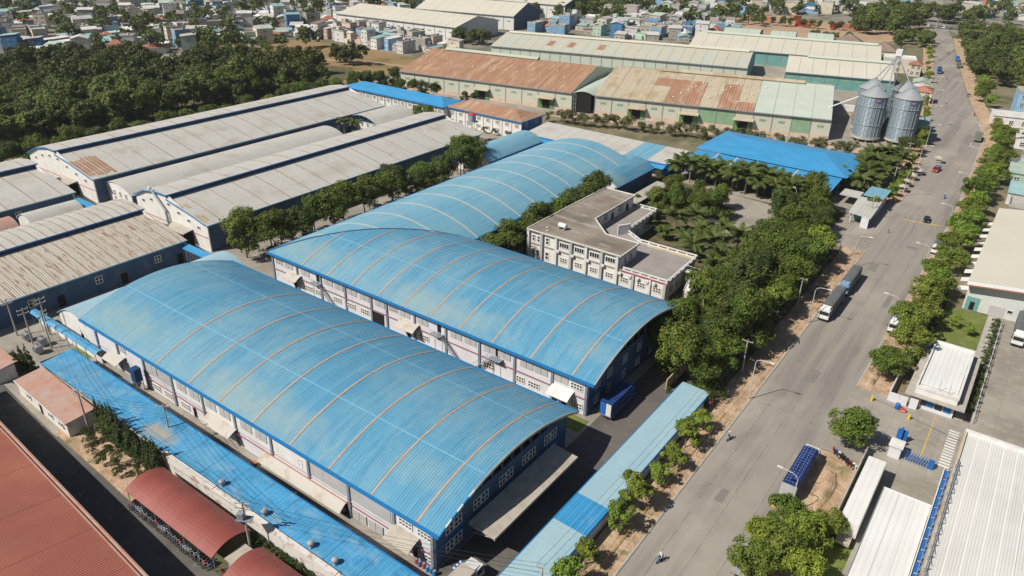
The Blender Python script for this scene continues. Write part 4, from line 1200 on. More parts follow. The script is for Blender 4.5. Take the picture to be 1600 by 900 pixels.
# ------------------------------------------------------------------ silos
def silo(x, y, label, h=18.6, r=5.25, logo=True):
    t = thing('grain_silo', label, 'silo', (x, y, 0), 0, 'steel grain silos beside the road')
    part('plinth', MB().lathe([(r + .6, 1.2), (r + .6, 2.0)], n=32), m_conc, t)
    for k in range(10):
        a = 2 * math.pi * k / 10
        part('plinth_leg', MB().tube(((r - .3) * math.cos(a), (r - .3) * math.sin(a), 0), ((r - .3) * math.cos(a), (r - .3) * math.sin(a), 1.2), .35), m_conc, t)
    part('barrel', MB().lathe([(r, 2.0), (r, h)], n=48), m_silo, t)
    for k in range(24):
        a = 2 * math.pi * k / 24
        c, s = math.cos(a), math.sin(a)
        part('stiffener', MB().tube(((r + .08) * c, (r + .08) * s, 2.0), ((r + .08) * c, (r + .08) * s, h), .12, n=4), m_steel, t)
    for z in (7.0, 14.5):
        part('wind_ring', MB().lathe([(r + .05, z), (r + .3, z + .1), (r + .05, z + .2)], n=40), m_steel, t)
    part('cone_roof', MB().lathe([(r + .35, h), (.9, h + 3.6), (.9, h + 4.1)], n=48), m_silo_cone, t)
    for k in range(24):
        a = 2 * math.pi * k / 24
        c, s = math.cos(a), math.sin(a)
        part('roof_rib', MB().tube(((r + .3) * c, (r + .3) * s, h + .06), (.9 * c, .9 * s, h + 3.68), .07, n=4), m_silo, t)
    if logo:
        # small blue sign with a red border and white script, curved on the barrel
        a0 = math.atan2(-1, .62)
        mb = MB()
        for mi, (hw, z0, z1, rr) in enumerate(((.20, h - 1.9, h - .6, .22), (.18, h - 1.75, h - .75, .25))):
            mb.m = mi
            for k in range(6):
                b0, b1 = a0 - hw + 2 * hw * k / 6, a0 - hw + 2 * hw * (k + 1) / 6
                p = [((r + rr) * math.cos(b), (r + rr) * math.sin(b), z) for b, z in ((b0, z0), (b1, z0), (b1, z1), (b0, z1))]
                mb.add(p, [(0, 1, 2, 3)])
        mb.m = 2
        for k in range(6):
            b0 = a0 - .13 + .045 * k
            p = [((r + .28) * math.cos(b), (r + .28) * math.sin(b), z) for b, z in ((b0, h - 1.45), (b0 + .028, h - 1.45), (b0 + .034, h - 1.05), (b0 + .006, h - 1.05))]
            mb.add(p, [(0, 1, 2, 3)])
        part('sign', mb, [m_redobj, m_blueobj, m_frame], t)
    mb = MB()
    a = -2.6
    for dx in (-.25, .25):
        mb.tube(((r + .3) * math.cos(a) + dx, (r + .3) * math.sin(a), 2), ((r + .3) * math.cos(a) + dx, (r + .3) * math.sin(a), h), .04, n=4)
    for k in range(20):
        mb.tube(((r + .3) * math.cos(a) - .25, (r + .3) * math.sin(a), 2.5 + k * .8), ((r + .3) * math.cos(a) + .25, (r + .3) * math.sin(a), 2.5 + k * .8), .03, n=4)
    part('ladder', mb, m_steel, t)
    return t


silo(-61.0, 337.5, 'front left steel silo with a small blue sign')
silo(-48.8, 342.0, 'front right steel silo, nearest to the road')
silo(-65.0, 352.0, 'rear left steel silo half hidden behind the front left one', logo=False)
silo(-53.0, 356.5, 'rear right steel silo half hidden behind the front right one', logo=False)
et = thing('elevator_tower', 'thin steel lattice tower rising between the silos with a head box on top', 'tower', (-57.8, 349.7, 0))
mb = MB()
H = 33.0
for sx in (-.9, .9):
    for sy in (-.9, .9):
        part('leg', MB().tube((sx, sy, 0), (sx, sy, H), .11, n=4), m_steel, et)
for k in range(15):
    z = k * H / 15
    z2 = z + H / 15
    mb.path([(-.9, -.9, z), (.9, -.9, z2), (.9, .9, z), (-.9, .9, z2), (-.9, -.9, z)], .05, 4)
part('lattice', mb, m_steel, et)
part('head_box', MB().box(-1.2, -1.2, H, 1.2, 1.2, H + 2.6), m_frame, et)
for (tx, ty, tz) in ((-3.2, -12.2, 22.5), (9.0, -7.7, 22.5), (-7.2, 2.3, 22.4), (4.8, 6.8, 22.4)):
    part('spout', MB().tube((0, 0, H), (tx, ty, tz), .2, n=8), m_steel, et)
t = thing('conveyor_pipe', 'thin white conveyor pipe slanting down from the front left silo to the warehouse', 'pipe', (-76, 331.5, 0))
part('pipe', MB().tube((-6, 5, 8.5), (9, 6, 17), .25, n=8), m_lamphead, t)

# boundary wall in front of the warehouses, with a rusty rail
t = thing('boundary_wall', 'long low cream boundary wall in front of the rusty warehouses', 'wall', (-186, 282, 0), 15.3)
for k in range(37):
    part('wall_bay', MB().box(k * 4.15, 0, 0, k * 4.15 + 4.0, .2, 1.9), m_peach, t)
    part('pier', MB().box(k * 4.15 - .14, -.1, 0, k * 4.15 + .14 - .01, .3, 2.1), m_conc, t)
part('rail', MB().tube((0, .1, 2.25), (153, .1, 2.25), .07, n=4), m_rust_y, t)

# ------------------------------------------------------------------ office block
ob = thing('office_block', 'white L shaped office block with a stained flat roof and two grey terraces', 'building', (-104, 151.6, 0))
ZR, ZT = 8.4, 4.8
up = [(.4, .2), (28.0, .2), (27.8, 9.4), (18.2, 9.4), (10.3, 17.2), (10.0, 41.0), (.4, 41.0)]
part('upper_wall', MB().prism(up, ZT, ZR - .25), m_white_wall, ob)
part('roof_slab', MB().prism([(-.2, -.4), (28.5, -.4), (28.3, 9.9), (18.4, 9.9), (10.8, 17.4), (10.5, 41.4), (-.2, 41.4)], ZR - .25, ZR), m_concrete_roof, ob)
edge = [(-.2, -.4), (28.5, -.4), (28.3, 9.9), (18.4, 9.9), (10.8, 17.4), (10.5, 41.4), (-.2, 41.4), (-.2, -.4)]
mb = MB()
for (xa, ya), (xb, yb) in zip(edge, edge[1:]):
    d = Vector((xb - xa, yb - ya, 0)).normalized()
    nrm = Vector((-d.y, d.x, 0)) * .25
    mb.prism([(xa, ya), (xb, yb), (xb + nrm.x, yb + nrm.y), (xa + nrm.x, ya + nrm.y)], ZR, ZR + .22)
part('parapet', mb, m_frame, ob)
low = [(.4, .2), (41.0, .2), (40.4, 18.2), (24, 18.2), (17.5, 22.6), (17.3, 42.0), (.4, 42.0)]
part('lower_wall', MB().prism(low, 0, ZT - .3), m_white_wall, ob)
part('terrace', MB().prism([(.3, .0), (41.3, .0), (40.8, 18.5), (24, 18.5), (17.8, 22.9), (17.6, 42.3), (.3, 42.3)], ZT - .3, ZT - .01), m_terrace, ob)
part('floor_band', MB().prism([(26.8, 17.1), (40.4, 17.1), (40.4, 18.0), (26.8, 18.0)], ZT - .01, ZT + .01), m_tanfloor, ob)
part('floor_band', MB().prism([(10.35, 17.4), (11.4, 17.4), (11.4, 40.6), (10.2, 40.6)], ZT - .01, ZT + .01), m_tanfloor, ob)


def balustrade(pts):
    """low parapet with rectangular openings"""
    for (xa, ya), (xb, yb) in zip(pts, pts[1:]):
        Ln = math.hypot(xb - xa, yb - ya)
        n = max(1, round(Ln / 2.6))
        o = part('balustrade', MB().box(0, -.12, 0, Ln, .12, .25), m_frame, ob, loc=(xa, ya, ZT))
        o.rotation_euler = (0, 0, math.atan2(yb - ya, xb - xa))
        part('coping', MB().box(0, -.2, .75, Ln, .2, .95), m_frame, o)
        for i in range(n + 1):
            x = min(Ln - .3, max(.3, i * Ln / n))
            part('baluster', MB().box(x - .3, -.11, .25, x + .3, .11, .75), m_frame, o)


balustrade([(29, .15), (41.1, .15)])
balustrade([(41.1, .3), (40.6, 18.3), (24.2, 18.3), (18.0, 22.4), (17.4, 42), (10.6, 42)])
# stair blade wall and link
part('blade_wall', MB().prism([(16.8, 19.2), (17.2, 18.8), (19.2, 22.2), (18.8, 22.5)], ZT, ZT + 2.8), m_lav, ob)
part('red_band', MB().box(28.6, -.06, ZT - .28, 41.3, -.01, ZT - .02), m_redpipe, ob)
for k, x in enumerate((.5, 4.8, 9.3, 13.9, 18.4, 23.0, 27.4, 32.0, 36.6, 40.6)):
    part('pilaster', MB().box(x - .35, -.42 if x < 28.4 else -.25, 0, x + .35, .18, ZR - .3 if x < 28.4 else ZT - .35), m_grey_wall if k % 2 else m_frame, ob)
for x in (2.0, 3.6):
    place('window', WIN12, ob, (x, .18, 5.4))
    place('window', WIN12, ob, (x, .18, 1.4))
place('window', WIN12, ob, (6.4, .18, 5.4), 0, (1.2, 1, 1.1))
place('window', WIN12, ob, (6.4, .18, 1.0), 0, (1.2, 1, 1.3))
for x in (11.6, 16.2, 20.7, 25.3):
    place('window', WINW, ob, (x, .18, 5.8), 0, (1.1, 1, 1.0))
for x in (11.6, 16.2, 20.7, 25.3, 29.6, 34.3, 38.6):
    place('window', WIN32, ob, (x, .18, 1.6), 0, (1.1, 1, 1.0))
for x in (9.4, 13.9, 18.5, 22.9):
    place('air_conditioner', ACU, ob, (x + .6, -.1, 4.3))
for x in (28.4, 31.2, 33.3, 35.9, 37.8):
    place('air_conditioner', ACU, ob, (x, -.1, 3.6))
for y in (3, 6):
    place('window', WIN12, ob, (28.02, y, 5.3), R(90))
for y, me in ((20, DOORD), (24, WIN22), (28, DOORD), (33, WIN22), (37, DOORD)):
    place('door' if me is DOORD else 'window', me, ob, (10.28, y, ZT + (0.05 if me is DOORD else 1.0)), R(90))
for y in (3, 7, 11, 15):
    place('window', WIN22, ob, (41.02, y, 1.4), R(90))
for y in (25, 30, 35, 40):
    place('window', WIN22, ob, (17.42, y, 1.4), R(90))
# outside stair on the right
st = part('stair', MB().box(40.9, 9.4, ZT - .3, 44.6, 11.2, ZT - .1), m_frame, ob)
mb = MB()
for i in range(14):
    mb.box(43.2, 9.3 - .3 * (i + 1), ZT - .3 - .33 * (i + 1), 44.6, 9.3 - .3 * i, ZT - .2 - .33 * i)
part('tread_flight', mb, m_frame, st)
mb = MB()
mb.path([(41.2, 11.2, ZT + .8), (44.6, 11.2, ZT + .8), (44.6, 9.3, ZT + .8), (44.6, 5.1, .9)], .05)
mb.path([(43.2, 9.3, ZT + .8), (43.2, 5.1, .9)], .05)
for i in range(6):
    mb.tube((44.6, 9.3 - .8 * i, ZT - .1 - .85 * i), (44.6, 9.3 - .8 * i, ZT + .8 - .78 * i), .03, n=4)
part('handrail', mb, m_lamphead, st)
tk = thing('water_tank', 'horizontal steel water tank lying on the stained office roof', 'water tank', (-96.6, 157.0, ZR))
part('tank', MB().tube((-.9, 0, 1.1), (1.3, 0, 1.1), .65, n=14), m_lamphead, tk)
for x in (-.6, 1.0):
    part('cradle', MB().box(x - .1, -.6, 0, x + .1, .6, .6), m_steel, tk)
for k, (x, y) in enumerate(((-100.3, 155.5), (-99.0, 153.6))):
    mb = MB().lathe([(.5, ZR), (.55, ZR + .12), (.1, ZR + .2)], x, y, 10)
    solo('roof_hatch', mb, m_conc, ['small round concrete hatch near the corner of the office roof', 'small round concrete hatch nearest the front edge of the office roof'][k], 'hatch')

# ------------------------------------------------------------------ long roofs along the road and at the bottom left
gs = thing('roadside_shed', 'long narrow flat roofed shed with pale blue sheets between factory drive and road', 'shed', (-43.1, 46, 0))
for k in range(12):
    y0 = k * 6.0
    m = m_blue_flat if k == 4 else m_grey_blue
    if k == 4:
        y0, y1 = 26.4, 33.2
    elif k == 3:
        y0, y1 = 18, 26.35
    elif k == 5:
        y0, y1 = 33.25, 36
    else:
        y1 = y0 + 6.0
    part('roof_panel', MB().slab([(0, y0, 3.2), (5.6, y0, 3.0), (5.6, y1 - .03, 3.0), (0, y1 - .03, 3.2)], .12), m, gs)
part('fascia', MB().box(5.6, -.1, 2.55, 5.75, 70.2, 3.04), m_trim, gs)
part('fascia', MB().box(-.15, -.1, 2.9, -.01, 70.2, 3.24), m_trim, gs)
part('wall', MB().box(5.2, 0, 0, 5.4, 70, 2.85), m_lav, gs)
for k in range(12):
    part('post', MB().box(.1, k * 6.3, 0, .3, k * 6.3 + .2, 2.95), m_steel, gs)
bw = thing('boundary_wall', 'short tan boundary wall beside the trees at the end of the roadside shed', 'wall', (-46.3, 117.5, 0))
for k in range(4):
    part('wall_bay', MB().box(0, k * 3.4, 0, .2, k * 3.4 + 3.2, 2.6), m_tanfloor, bw)
    part('pier', MB().box(-.08, k * 3.4 + 3.2, 0, .28, k * 3.4 + 3.4, 2.8), m_conc, bw)

ls = thing('long_blue_shed', 'long dusty bright blue roof with turbine vents along its white parapet, bottom left', 'shed', (-145.2, 45.2, 0))
for k in range(17):
    x0 = k * 5.8
    part('roof_panel', MB().sheet([(.3, 3.55), (6.3, 3.95)], x0, x0 + 5.74, .12), m_blue_dusty, ls)
part('eave_trim', MB().box(0, 6.31, 3.6, 98.5, 6.5, 3.98), m_trim, ls)
part('wall', MB().box(0, 5.8, 0, 98.5, 6.0, 3.7), m_bluewall, ls)
part('wall', MB().box(0, 0, 0, 43, .25, 3.35), m_conc, ls)
part('end_wall', MB().box(-.15, 0.3, 0, -.01, 6.3, 3.9), m_conc, ls)
for k in range(12):
    x0 = 43.5 + k * 4.6
    part('parapet', MB().box(x0, -.55, 0, x0 + 4.57, .25, 3.95 + .05 * (k % 3)), m_peeled, ls)
for k, x in enumerate((-87.8, -77.4, -67.1, -62.1, -53.0)):
    v = thing('turbine_vent', '%s round turbine vent along the white parapet of the long blue roof' % ['leftmost', 'second', 'third', 'fourth', 'rightmost'][k], 'vent', (x, 46.4, 3.6), 0, 'turbine vents on the long blue roof')
    part('base', MB().box(-.35, -.35, 0, .35, .35, .35), m_steel, v)
    part('turbine', MB().lathe([(.25, .35), (.48, .55), (.52, .8), (.4, 1.0), (.1, 1.1)], n=14), m_silo_cone, v)

ph = thing('small_house', 'small white outbuilding with a pinkish sloping tin roof, bottom left', 'building', (-143.6, 39.9, 0), -2)
part('wall', MB().box(.3, .3, 0, 20.6, 4.8, 3.1), m_white_wall, ph)
for k in range(5):
    part('roof_panel', MB().slab([(k * 4.2, 0, 3.2), (k * 4.2 + 4.17, 0, 3.2), (k * 4.2 + 4.17, 5.3, 3.7), (k * 4.2, 5.3, 3.7)], .1), m_pink_roof, ph)
part('fascia', MB().box(0, -.1, 2.95, 21, -.01, 3.24), m_frame, ph)
place('door', DOORD, ph, (9.8, .28, .05))
place('window', WIN22, ph, (5, .28, 1.1))
place('window', WIN22, ph, (14, .28, 1.1))
place('window', WIN22, ph, (18, .28, 1.1))
ph2 = thing('small_house', 'red tin roofed hut cut by the left edge below the poles', 'building', (-162, 38.4, 0), 0)
part('wall', MB().box(.3, .3, 0, 12.2, 4.2, 3.0), m_white_wall, ph2)
for k in range(3):
    part('roof_panel', MB().slab([(k * 4.2, 0, 3.1), (k * 4.2 + 4.17, 0, 3.1), (k * 4.2 + 4.17, 4.8, 3.6), (k * 4.2, 4.8, 3.6)], .1), m_pink_roof, ph2)
place('window', WIN22, ph2, (9, .28, 1.0))

rb = thing('red_warehouse', 'big brick red ribbed roof filling the bottom left corner', 'warehouse', (-150, 31.7, 0), -3.3)
for k in range(9):
    part('roof_panel', MB().slab([(k * 10, -40, 12.0), (k * 10 + 9.95, -40, 12.0), (k * 10 + 9.95, 0, 7.6), (k * 10, 0, 7.6)], .15), m_red_roof, rb)
part('wall', MB().box(0, -40, 0, 89.8, -.6, 7.2), m_conc, rb)
mb = MB().box(-.1, .02, 7.3, 90, .22, 7.75)
mb.box(-.1, .22, 7.3, 90, .7, 7.4)
mb.box(-.1, .7, 7.3, 90, .85, 7.7)
part('gutter', mb, m_pink_roof, rb)

rc = thing('arched_canopy', 'maroon arched canopy sheltering a row of parked motorbikes', 'canopy', (-99.4, 36.9, 0))
pr = arc(0, 6.6, 3.0, 1.15, 12)
for k in range(6):
    part('roof_panel', MB().sheet(pr, k * 3.75, k * 3.75 + 3.73, .08), m_red_can, rc)
for k in range(7):
    for y in (.3, 6.3):
        part('post', MB().tube((k * 3.7 + .1, y, 0), (k * 3.7 + .1, y, 3.0), .07), m_steel, rc)
    part('rib', MB().path([(k * 3.7 + .1, s, z - .15) for s, z in pr], .04, 4), m_steel, rc)
rc2 = thing('arched_canopy', 'second maroon arched canopy cut by the bottom edge', 'canopy', (-73.0, 36.0, 0))
for k in range(4):
    part('roof_panel', MB().sheet(pr, k * 3.75, k * 3.75 + 3.73, .08), m_red_can, rc2)
for k in range(4):
    for y in (.3, 6.3):
        part('post', MB().tube((k * 3.7 + .3, y, 0), (k * 3.7 + .3, y, 3.0), .07), m_steel, rc2)
t = thing('small_hut', 'tiny grey roofed hut between the two maroon canopies', 'hut', (-76.2, 38.6, 0))
part('wall', MB().box(0.1, .1, 0, 1.9, 2.9, 2.0), m_conc, t)
part('roof', MB().slab([(-.2, -.2, 2.1), (2.2, -.2, 2.1), (2.2, 3.2, 2.3), (-.2, 3.2, 2.3)], .1), m_tan_can, t)


# ------------------------------------------------------------------ vegetation
def leaf_arrays(lobes, n, size, seed, clumps=7, spread=.45, bias=.55, up=.25):
    r = np.random.default_rng(seed)
    lobes = np.array(lobes, float)
    wts = lobes[:, 3] * lobes[:, 4] * lobes[:, 5]
    wts = wts / wts.sum()
    li = r.choice(len(lobes), n, p=wts)
    dirs = r.normal(size=(len(lobes) * clumps, 3))
    dirs[:, 2] = np.abs(dirs[:, 2]) * .9 - .35 + r.normal(size=len(dirs)) * .1
    dirs /= np.linalg.norm(dirs, axis=1)[:, None]
    ci = li * clumps + r.integers(0, clumps, n)
    cd = dirs[ci] * r.uniform(.62, .9, (len(dirs)))[ci][:, None]
    p = cd + r.normal(size=(n, 3)) * spread * .5
    k = np.linalg.norm(p, axis=1)
    p = p / np.maximum(1, k / 1.08)[:, None]
    out = p / np.maximum(.05, np.linalg.norm(p, axis=1))[:, None]
    loc = (p - cd)
    loc /= np.maximum(.02, np.linalg.norm(loc, axis=1))[:, None]
    nrm = out * bias + loc * .5 + r.normal(size=(n, 3)) * .45 + np.array([0, 0, up])
    nrm /= np.linalg.norm(nrm, axis=1)[:, None]
    c = lobes[li, :3] + p * lobes[li, 3:6]
    a = np.cross(nrm, r.normal(size=(n, 3)))
    a /= np.linalg.norm(a, axis=1)[:, None]
    b = np.cross(nrm, a)
    s = size * r.uniform(.6, 1.25, (n, 1))
    v = np.stack([c - a * s * .5, c + b * s * .34 - nrm * s * .08, c + a * s * .5, c - b * s * .34 - nrm * s * .08], axis=1)
    return v.reshape(-1, 3)


def leafmesh(name, v, m):
    n = len(v) // 4
    me = bpy.data.meshes.new(name)
    me.vertices.add(n * 4)
    me.vertices.foreach_set('co', v.astype(np.float32).ravel())
    me.loops.add(n * 4)
    me.loops.foreach_set('vertex_index', np.arange(n * 4, dtype=np.int32))
    me.polygons.add(n)
    me.polygons.foreach_set('loop_start', np.arange(0, n * 4, 4, dtype=np.int32))
    me.polygons.foreach_set('loop_total', np.full(n, 4, np.int32))
    me.materials.append(m)
    me.update(calc_edges=True)
    return me


def trunkmesh(name, h, lobes, r0, m, seed, fork=.45):
    r = random.Random(seed)
    mb = MB()
    zf = h * fork
    pts = [(0, 0, -.1), (r.uniform(-.1, .1), r.uniform(-.1, .1), zf * .5), (r.uniform(-.2, .2), r.uniform(-.2, .2), zf)]
    mb.tube(pts[0], pts[1], r0, r0 * .8, 7)
    mb.tube(pts[1], pts[2], r0 * .8, r0 * .62, 7)
    for (x, y, z, a, b, c) in lobes[:6]:
        mid = (x * .5, y * .5, zf + (z - zf) * .55)
        mb.tube(pts[2], mid, r0 * .5, r0 * .3, 5)
        mb.tube(mid, (x, y, z), r0 * .3, r0 * .12, 5)
        mb.tube(mid, (x + a * .5, y - b * .3, z + c * .2), r0 * .2, r0 * .06, 4)
    return mb.mesh(name, m)


def lobes_broad(h, r, n, seed, low=.35, flat=.62):
    g = random.Random(seed)
    L = [(0, 0, h * .68, r * .62, r * .62, h * .26)]
    for i in range(n):
        a = 2 * math.pi * i / n + g.uniform(-.35, .35)
        d = r * g.uniform(.38, .62)
        rr = r * g.uniform(.36, .52)
        L.append((d * math.cos(a), d * math.sin(a), h * g.uniform(low + .12, .8), rr, rr, rr * g.uniform(.6, .95)))
    L.append((g.uniform(-.3, .3) * r, g.uniform(-.3, .3) * r, h * .86, r * .42, r * .42, h * .13))
    return L


def tree_proto(kind, h, r, nl, leaf, m, seed, n=6, clumps=7, low=.35, r0=.16, spread=.45):
    lb = lobes_broad(h, r, n, seed, low)
    crown = leafmesh('crown', leaf_arrays(lb, nl, leaf, seed, clumps, spread), m)
    trunk = trunkmesh('trunk', h, lb, r0, m_trunk, seed)
    return (kind, trunk, crown)


P_BROAD = [tree_proto('broadleaf_tree', 8.5, 3.9, 7500, .35, m_leaf_mid, 11 + i, 8, 10, .08) for i in range(3)] + \
          [tree_proto('broadleaf_tree', 8.5, 3.7, 7500, .34, m_leaf_dark, 21 + i, 8, 10, .05) for i in range(2)]
P_STREET = [tree_proto('young_tree', 4.6, 1.9, 2400, .29, m_leaf_light, 31 + i, 5 + i % 2, 6, .22, .09, .5) for i in range(4)]
P_VERGE = [tree_proto('street_tree', 6.4, 3.1, 6000, .32, m_leaf_light if i % 2 else m_leaf_fresh, 41 + i, 7 + i % 3, 9, .25, .14) for i in range(4)]
P_WOOD = [tree_proto('woodland_tree', 11, 4.8, 3600, .72, m_leaf_wood, 51 + i, 7, 9, .15, .2, .38) for i in range(4)]
P_WISPY = [tree_proto('acacia_tree', 10, 3.8, 3600, .34, m_leaf_mid, 61 + i, 7, 5, .3, .16, .6) for i in range(2)]
P_BUSH = [tree_proto('bush', 4.2, 2.0, 1100, .32, m_leaf_bush, 71 + i, 5, 5, .1, .07, .6) for i in range(3)]
P_SHRUB = [tree_proto('shrub', 2.2, 1.3, 800, .22, m_leaf_dark, 81 + i, 4, 5, .05, .05) for i in range(2)]


def conifer_proto(h, r, nl, seed, m=None):
    lb = [(0, 0, h * (.1 + .84 * k / 9), r * (1 - .88 * (k / 9) ** 1.3), r * (1 - .88 * (k / 9) ** 1.3), h * .09) for k in range(10)]
    crown = leafmesh('crown', leaf_arrays(lb, nl, .26, seed, 8, .4, .9, .3), m or m_leaf_conifer)
    return ('conifer', MB().tube((0, 0, -.1), (0, 0, h * .8), .1, .03, 6).mesh('trunk', m_trunk), crown)


P_CON = [conifer_proto(6.0, 1.0, 2600, 91), conifer_proto(6.8, 1.1, 3000, 92)]


def palm_proto(kind, hs, nf, fl, seed, stems=1, m=None):
    g = random.Random(seed)
    mb = MB()
    lv = []
    for s in range(stems):
        bx, by = (g.uniform(-.9, .9), g.uniform(-.9, .9)) if stems > 1 else (0, 0)
        h = hs * g.uniform(.75, 1.1) if stems > 1 else hs
        tx, ty = bx * 1.5 + g.uniform(-.3, .3), by * 1.5 + g.uniform(-.3, .3)
        mb.tube((bx, by, -.1), (tx, ty, h), .17 if stems == 1 else .1, .1 if stems == 1 else .07, 7)
        for f in range(nf):
            a = 2 * math.pi * f / nf + g.uniform(-.25, .25)
            el = g.uniform(.35, 1.35)
            L = fl * g.uniform(.85, 1.15)
            pts = []
            n = 9
            x = 0.0
            z = 0.0
            ang = el
            for i in range(n + 1):
                pts.append(Vector((tx + x * math.cos(a), ty + x * math.sin(a), h + z)))
                x += L / n * math.cos(ang)
                z += L / n * math.sin(ang)
                ang -= (1.45 + .4 * (1 - el)) / n
            side = Vector((-math.sin(a), math.cos(a), 0))
            for i in range(1, n + 1):
                for q in (0, .33, .66):
                    p = pts[i - 1].lerp(pts[i], q)
                    d = (pts[i] - pts[i - 1]).normalized()
                    ll = fl * .26 * math.sin(math.pi * min(.97, (i + q) / (n + 1)) ** .8) + .15
                    for sg in (-1, 1):
                        tip = p + side * sg * ll * .85 + d * ll * .45 + Vector((0, 0, -ll * .45 + g.uniform(-.05, .05)))
                        wv = d * .05 * fl / 2
                        lv += [p - wv, p + wv, tip + wv * .3, tip - wv * .3]
    crown = leafmesh('crown', np.array([tuple(v) for v in lv]), m or m_leaf_palm)
    return (kind, mb.mesh('stem', m_stem), crown)


P_PALM = [palm_proto('palm_tree', 4.2, 18, 3.9, 101 + i) for i in range(3)]
P_COCO = [palm_proto('palm_tree', 6.5, 16, 3.0, 111)]
P_ARECA = [palm_proto('palm_clump', 2.8, 9, 2.8, 121 + i, 4) for i in range(2)]


def plant(proto, x, y, label, cat, group=None, s=1.0, sz=None, seed=None, z=0.0, name=None, sx=None):
    kind, tr, cr = proto
    o = thing(name or kind, label, cat, (x, y, z), 0, group)
    o.rotation_euler = (0, 0, rng.uniform(0, 6.28))
    o.scale = (s * (sx or 1), s * (sx or 1), (sz or s))
    place('stem' if 'palm' in kind else 'trunk', tr, o)
    place('crown', cr, o)
    return o


TREES = []


def row(protos, pts, lab, cat, group, smin=.9, smax=1.1, first='from the near end', jit=.4, z=0.0, name=None, flat=False):
    n = len(pts)
    for i, (x, y) in enumerate(pts):
        s = rng.uniform(smin, smax)
        if flat:
            l = lab
        elif n <= 40:
            l = '%s, %s %s' % (lab, ORD[i], first)
        plant(rng.choice(protos), x + rng.uniform(-jit, jit), y + rng.uniform(-jit, jit), l, cat, group, s, s * rng.uniform(.8, 1.12), z=z, name=name)


# row between the long grey hall and the long pale blue hall
row(P_BROAD, [(-161.5 + (k % 2) * 3.0, 104.5 + 5.6 * k) for k in range(17)], 'dark green tree beside the long grey hall', 'tree', 'row of trees between the grey hall and the pale blue hall', 1.25, 1.7, 'in the row from the near end', .8)
for i, (x, y, s) in enumerate(((-163, 193, 1.25), (-160, 200, 1.35), (-165, 200, 1.2), (-157, 194, 1.15))):
    plant(P_WISPY[i % 2], x, y, 'tall airy tree where the row by the grey hall ends, %s' % ['nearest', 'tallest', 'leftmost', 'rightmost'][i], 'tree', 'airy tall trees', s)
row(P_BROAD, [(-108.2 + (k % 2) * 1.0, 141 + 6.6 * k) for k in range(9)], 'leafy tree in the row left of the office block', 'tree', 'row of trees beside the office block', 1.2, 1.5, 'from the near end', .5)
plant(P_BROAD[1], -98, 196.5, 'round leafy tree standing alone at the back of the office block', 'tree', None, .72)
# dense belt between the factory and the road
belt = []
for k in range(20):
    y = 122 + k * 6.2
    for j, x in enumerate((-51.8, -46.2, -40.8)):
        if j == 0 and (y < 128 or y > 212):
            continue
        if y > 208 and j == 2:
            continue
        if y > 226 and j == 1:
            continue
        belt.append((x + rng.uniform(-1.1, 1.1), y + rng.uniform(-1.6, 1.6), j))
belt += [(-49.5, 228, 1), (-52, 234, 1), (-56, 215, 0), (-57, 221, 0)]
cnt = [0, 0, 0]
for (x, y, j) in belt:
    cnt[j] += 1
    s = rng.uniform(1.0, 1.65)
    if j == 0:
        s *= .9
    plant(rng.choice(P_BROAD if j < 2 else P_BROAD[:3] + P_VERGE[:2]), x, y, 'dense roadside belt tree, %s line, %s from the near end' % (['garden side', 'middle', 'road side'][j], ORD[cnt[j] - 1]),
          'tree', 'dense tree belt between garden and road', s, s * rng.uniform(.9, 1.15))
for i in range(9):
    plant(P_SHRUB[i % 2], -38.4 + rng.uniform(-.4, .8), 124 + 9.5 * i, 'dark shrub at the road edge under the tree belt, %s from the near end' % ORD[i], 'shrub', 'shrubs along the tree belt', rng.uniform(1.2, 1.9))
# bougainvillea
bo = thing('flowering_shrub', 'sprawling bougainvillea with pink flowers at the end of the roadside shed', 'shrub', (-38.6, 118.2, 0))
lb = [(0, 0, 1.7, 2.4, 2.4, 1.5), (-2.6, .8, 2.0, 2.0, 2, 1.4), (1.6, 2.4, 1.6, 1.8, 2.0, 1.3), (-1, 3, 2.2, 2.2, 2, 1.4)]
place('foliage', leafmesh('foliage', leaf_arrays(lb, 2200, .36, 131, 6, .6), m_leaf_mid), bo)
place('flowers', leafmesh('flowers', leaf_arrays([(.4, -1, 1.7, 2.4, 1.6, 1.5), (1.4, .6, 1.5, 1.5, 1.6, 1.2)], 260, .25, 132, 5, .3), m_flower), bo)
place('trunk', trunkmesh('trunk', 2, lb, .08, m_trunk, 5), bo)
plant(P_SHRUB[0], -45.2, 116.6, 'small light green shrub against the tan boundary wall', 'shrub', None, .8)
# garden
gp = [(-92, 204), (-86, 207), (-80, 209), (-75, 210), (-90, 214), (-83, 217), (-77, 220), (-95, 222)]
row(P_BROAD[:3], gp, 'garden tree between office block and car park', 'tree', 'garden trees', .9, 1.2, 'counting from the office', .6)
for i, (x, y) in enumerate(((-80, 193), (-76, 199), (-70.5, 190), (-66, 196), (-72, 182), (-67.5, 176), (-64.5, 184), (-60, 190), (-61, 178), (-58.5, 170), (-57, 164))):
    plant(P_PALM[i % 3], x, y, 'garden palm right of the office block, %s from the building' % ORD[i], 'palm', 'garden palms', rng.uniform(.95, 1.3))
pi = 0
for i, x in enumerate(np.arange(-101, -53, 4.9)):
    for y in (238.5, 243.2):
        plant(P_PALM[pi % 3], x + rng.uniform(-1, 1), y + rng.uniform(-.8, .8), 'palm in the %s line before the blue canopy, %s from the left' % ('front' if y < 240 else 'back', ORD[i]), 'palm', 'palm grove before the blue canopy', rng.uniform(1.2, 1.6))
        pi += 1
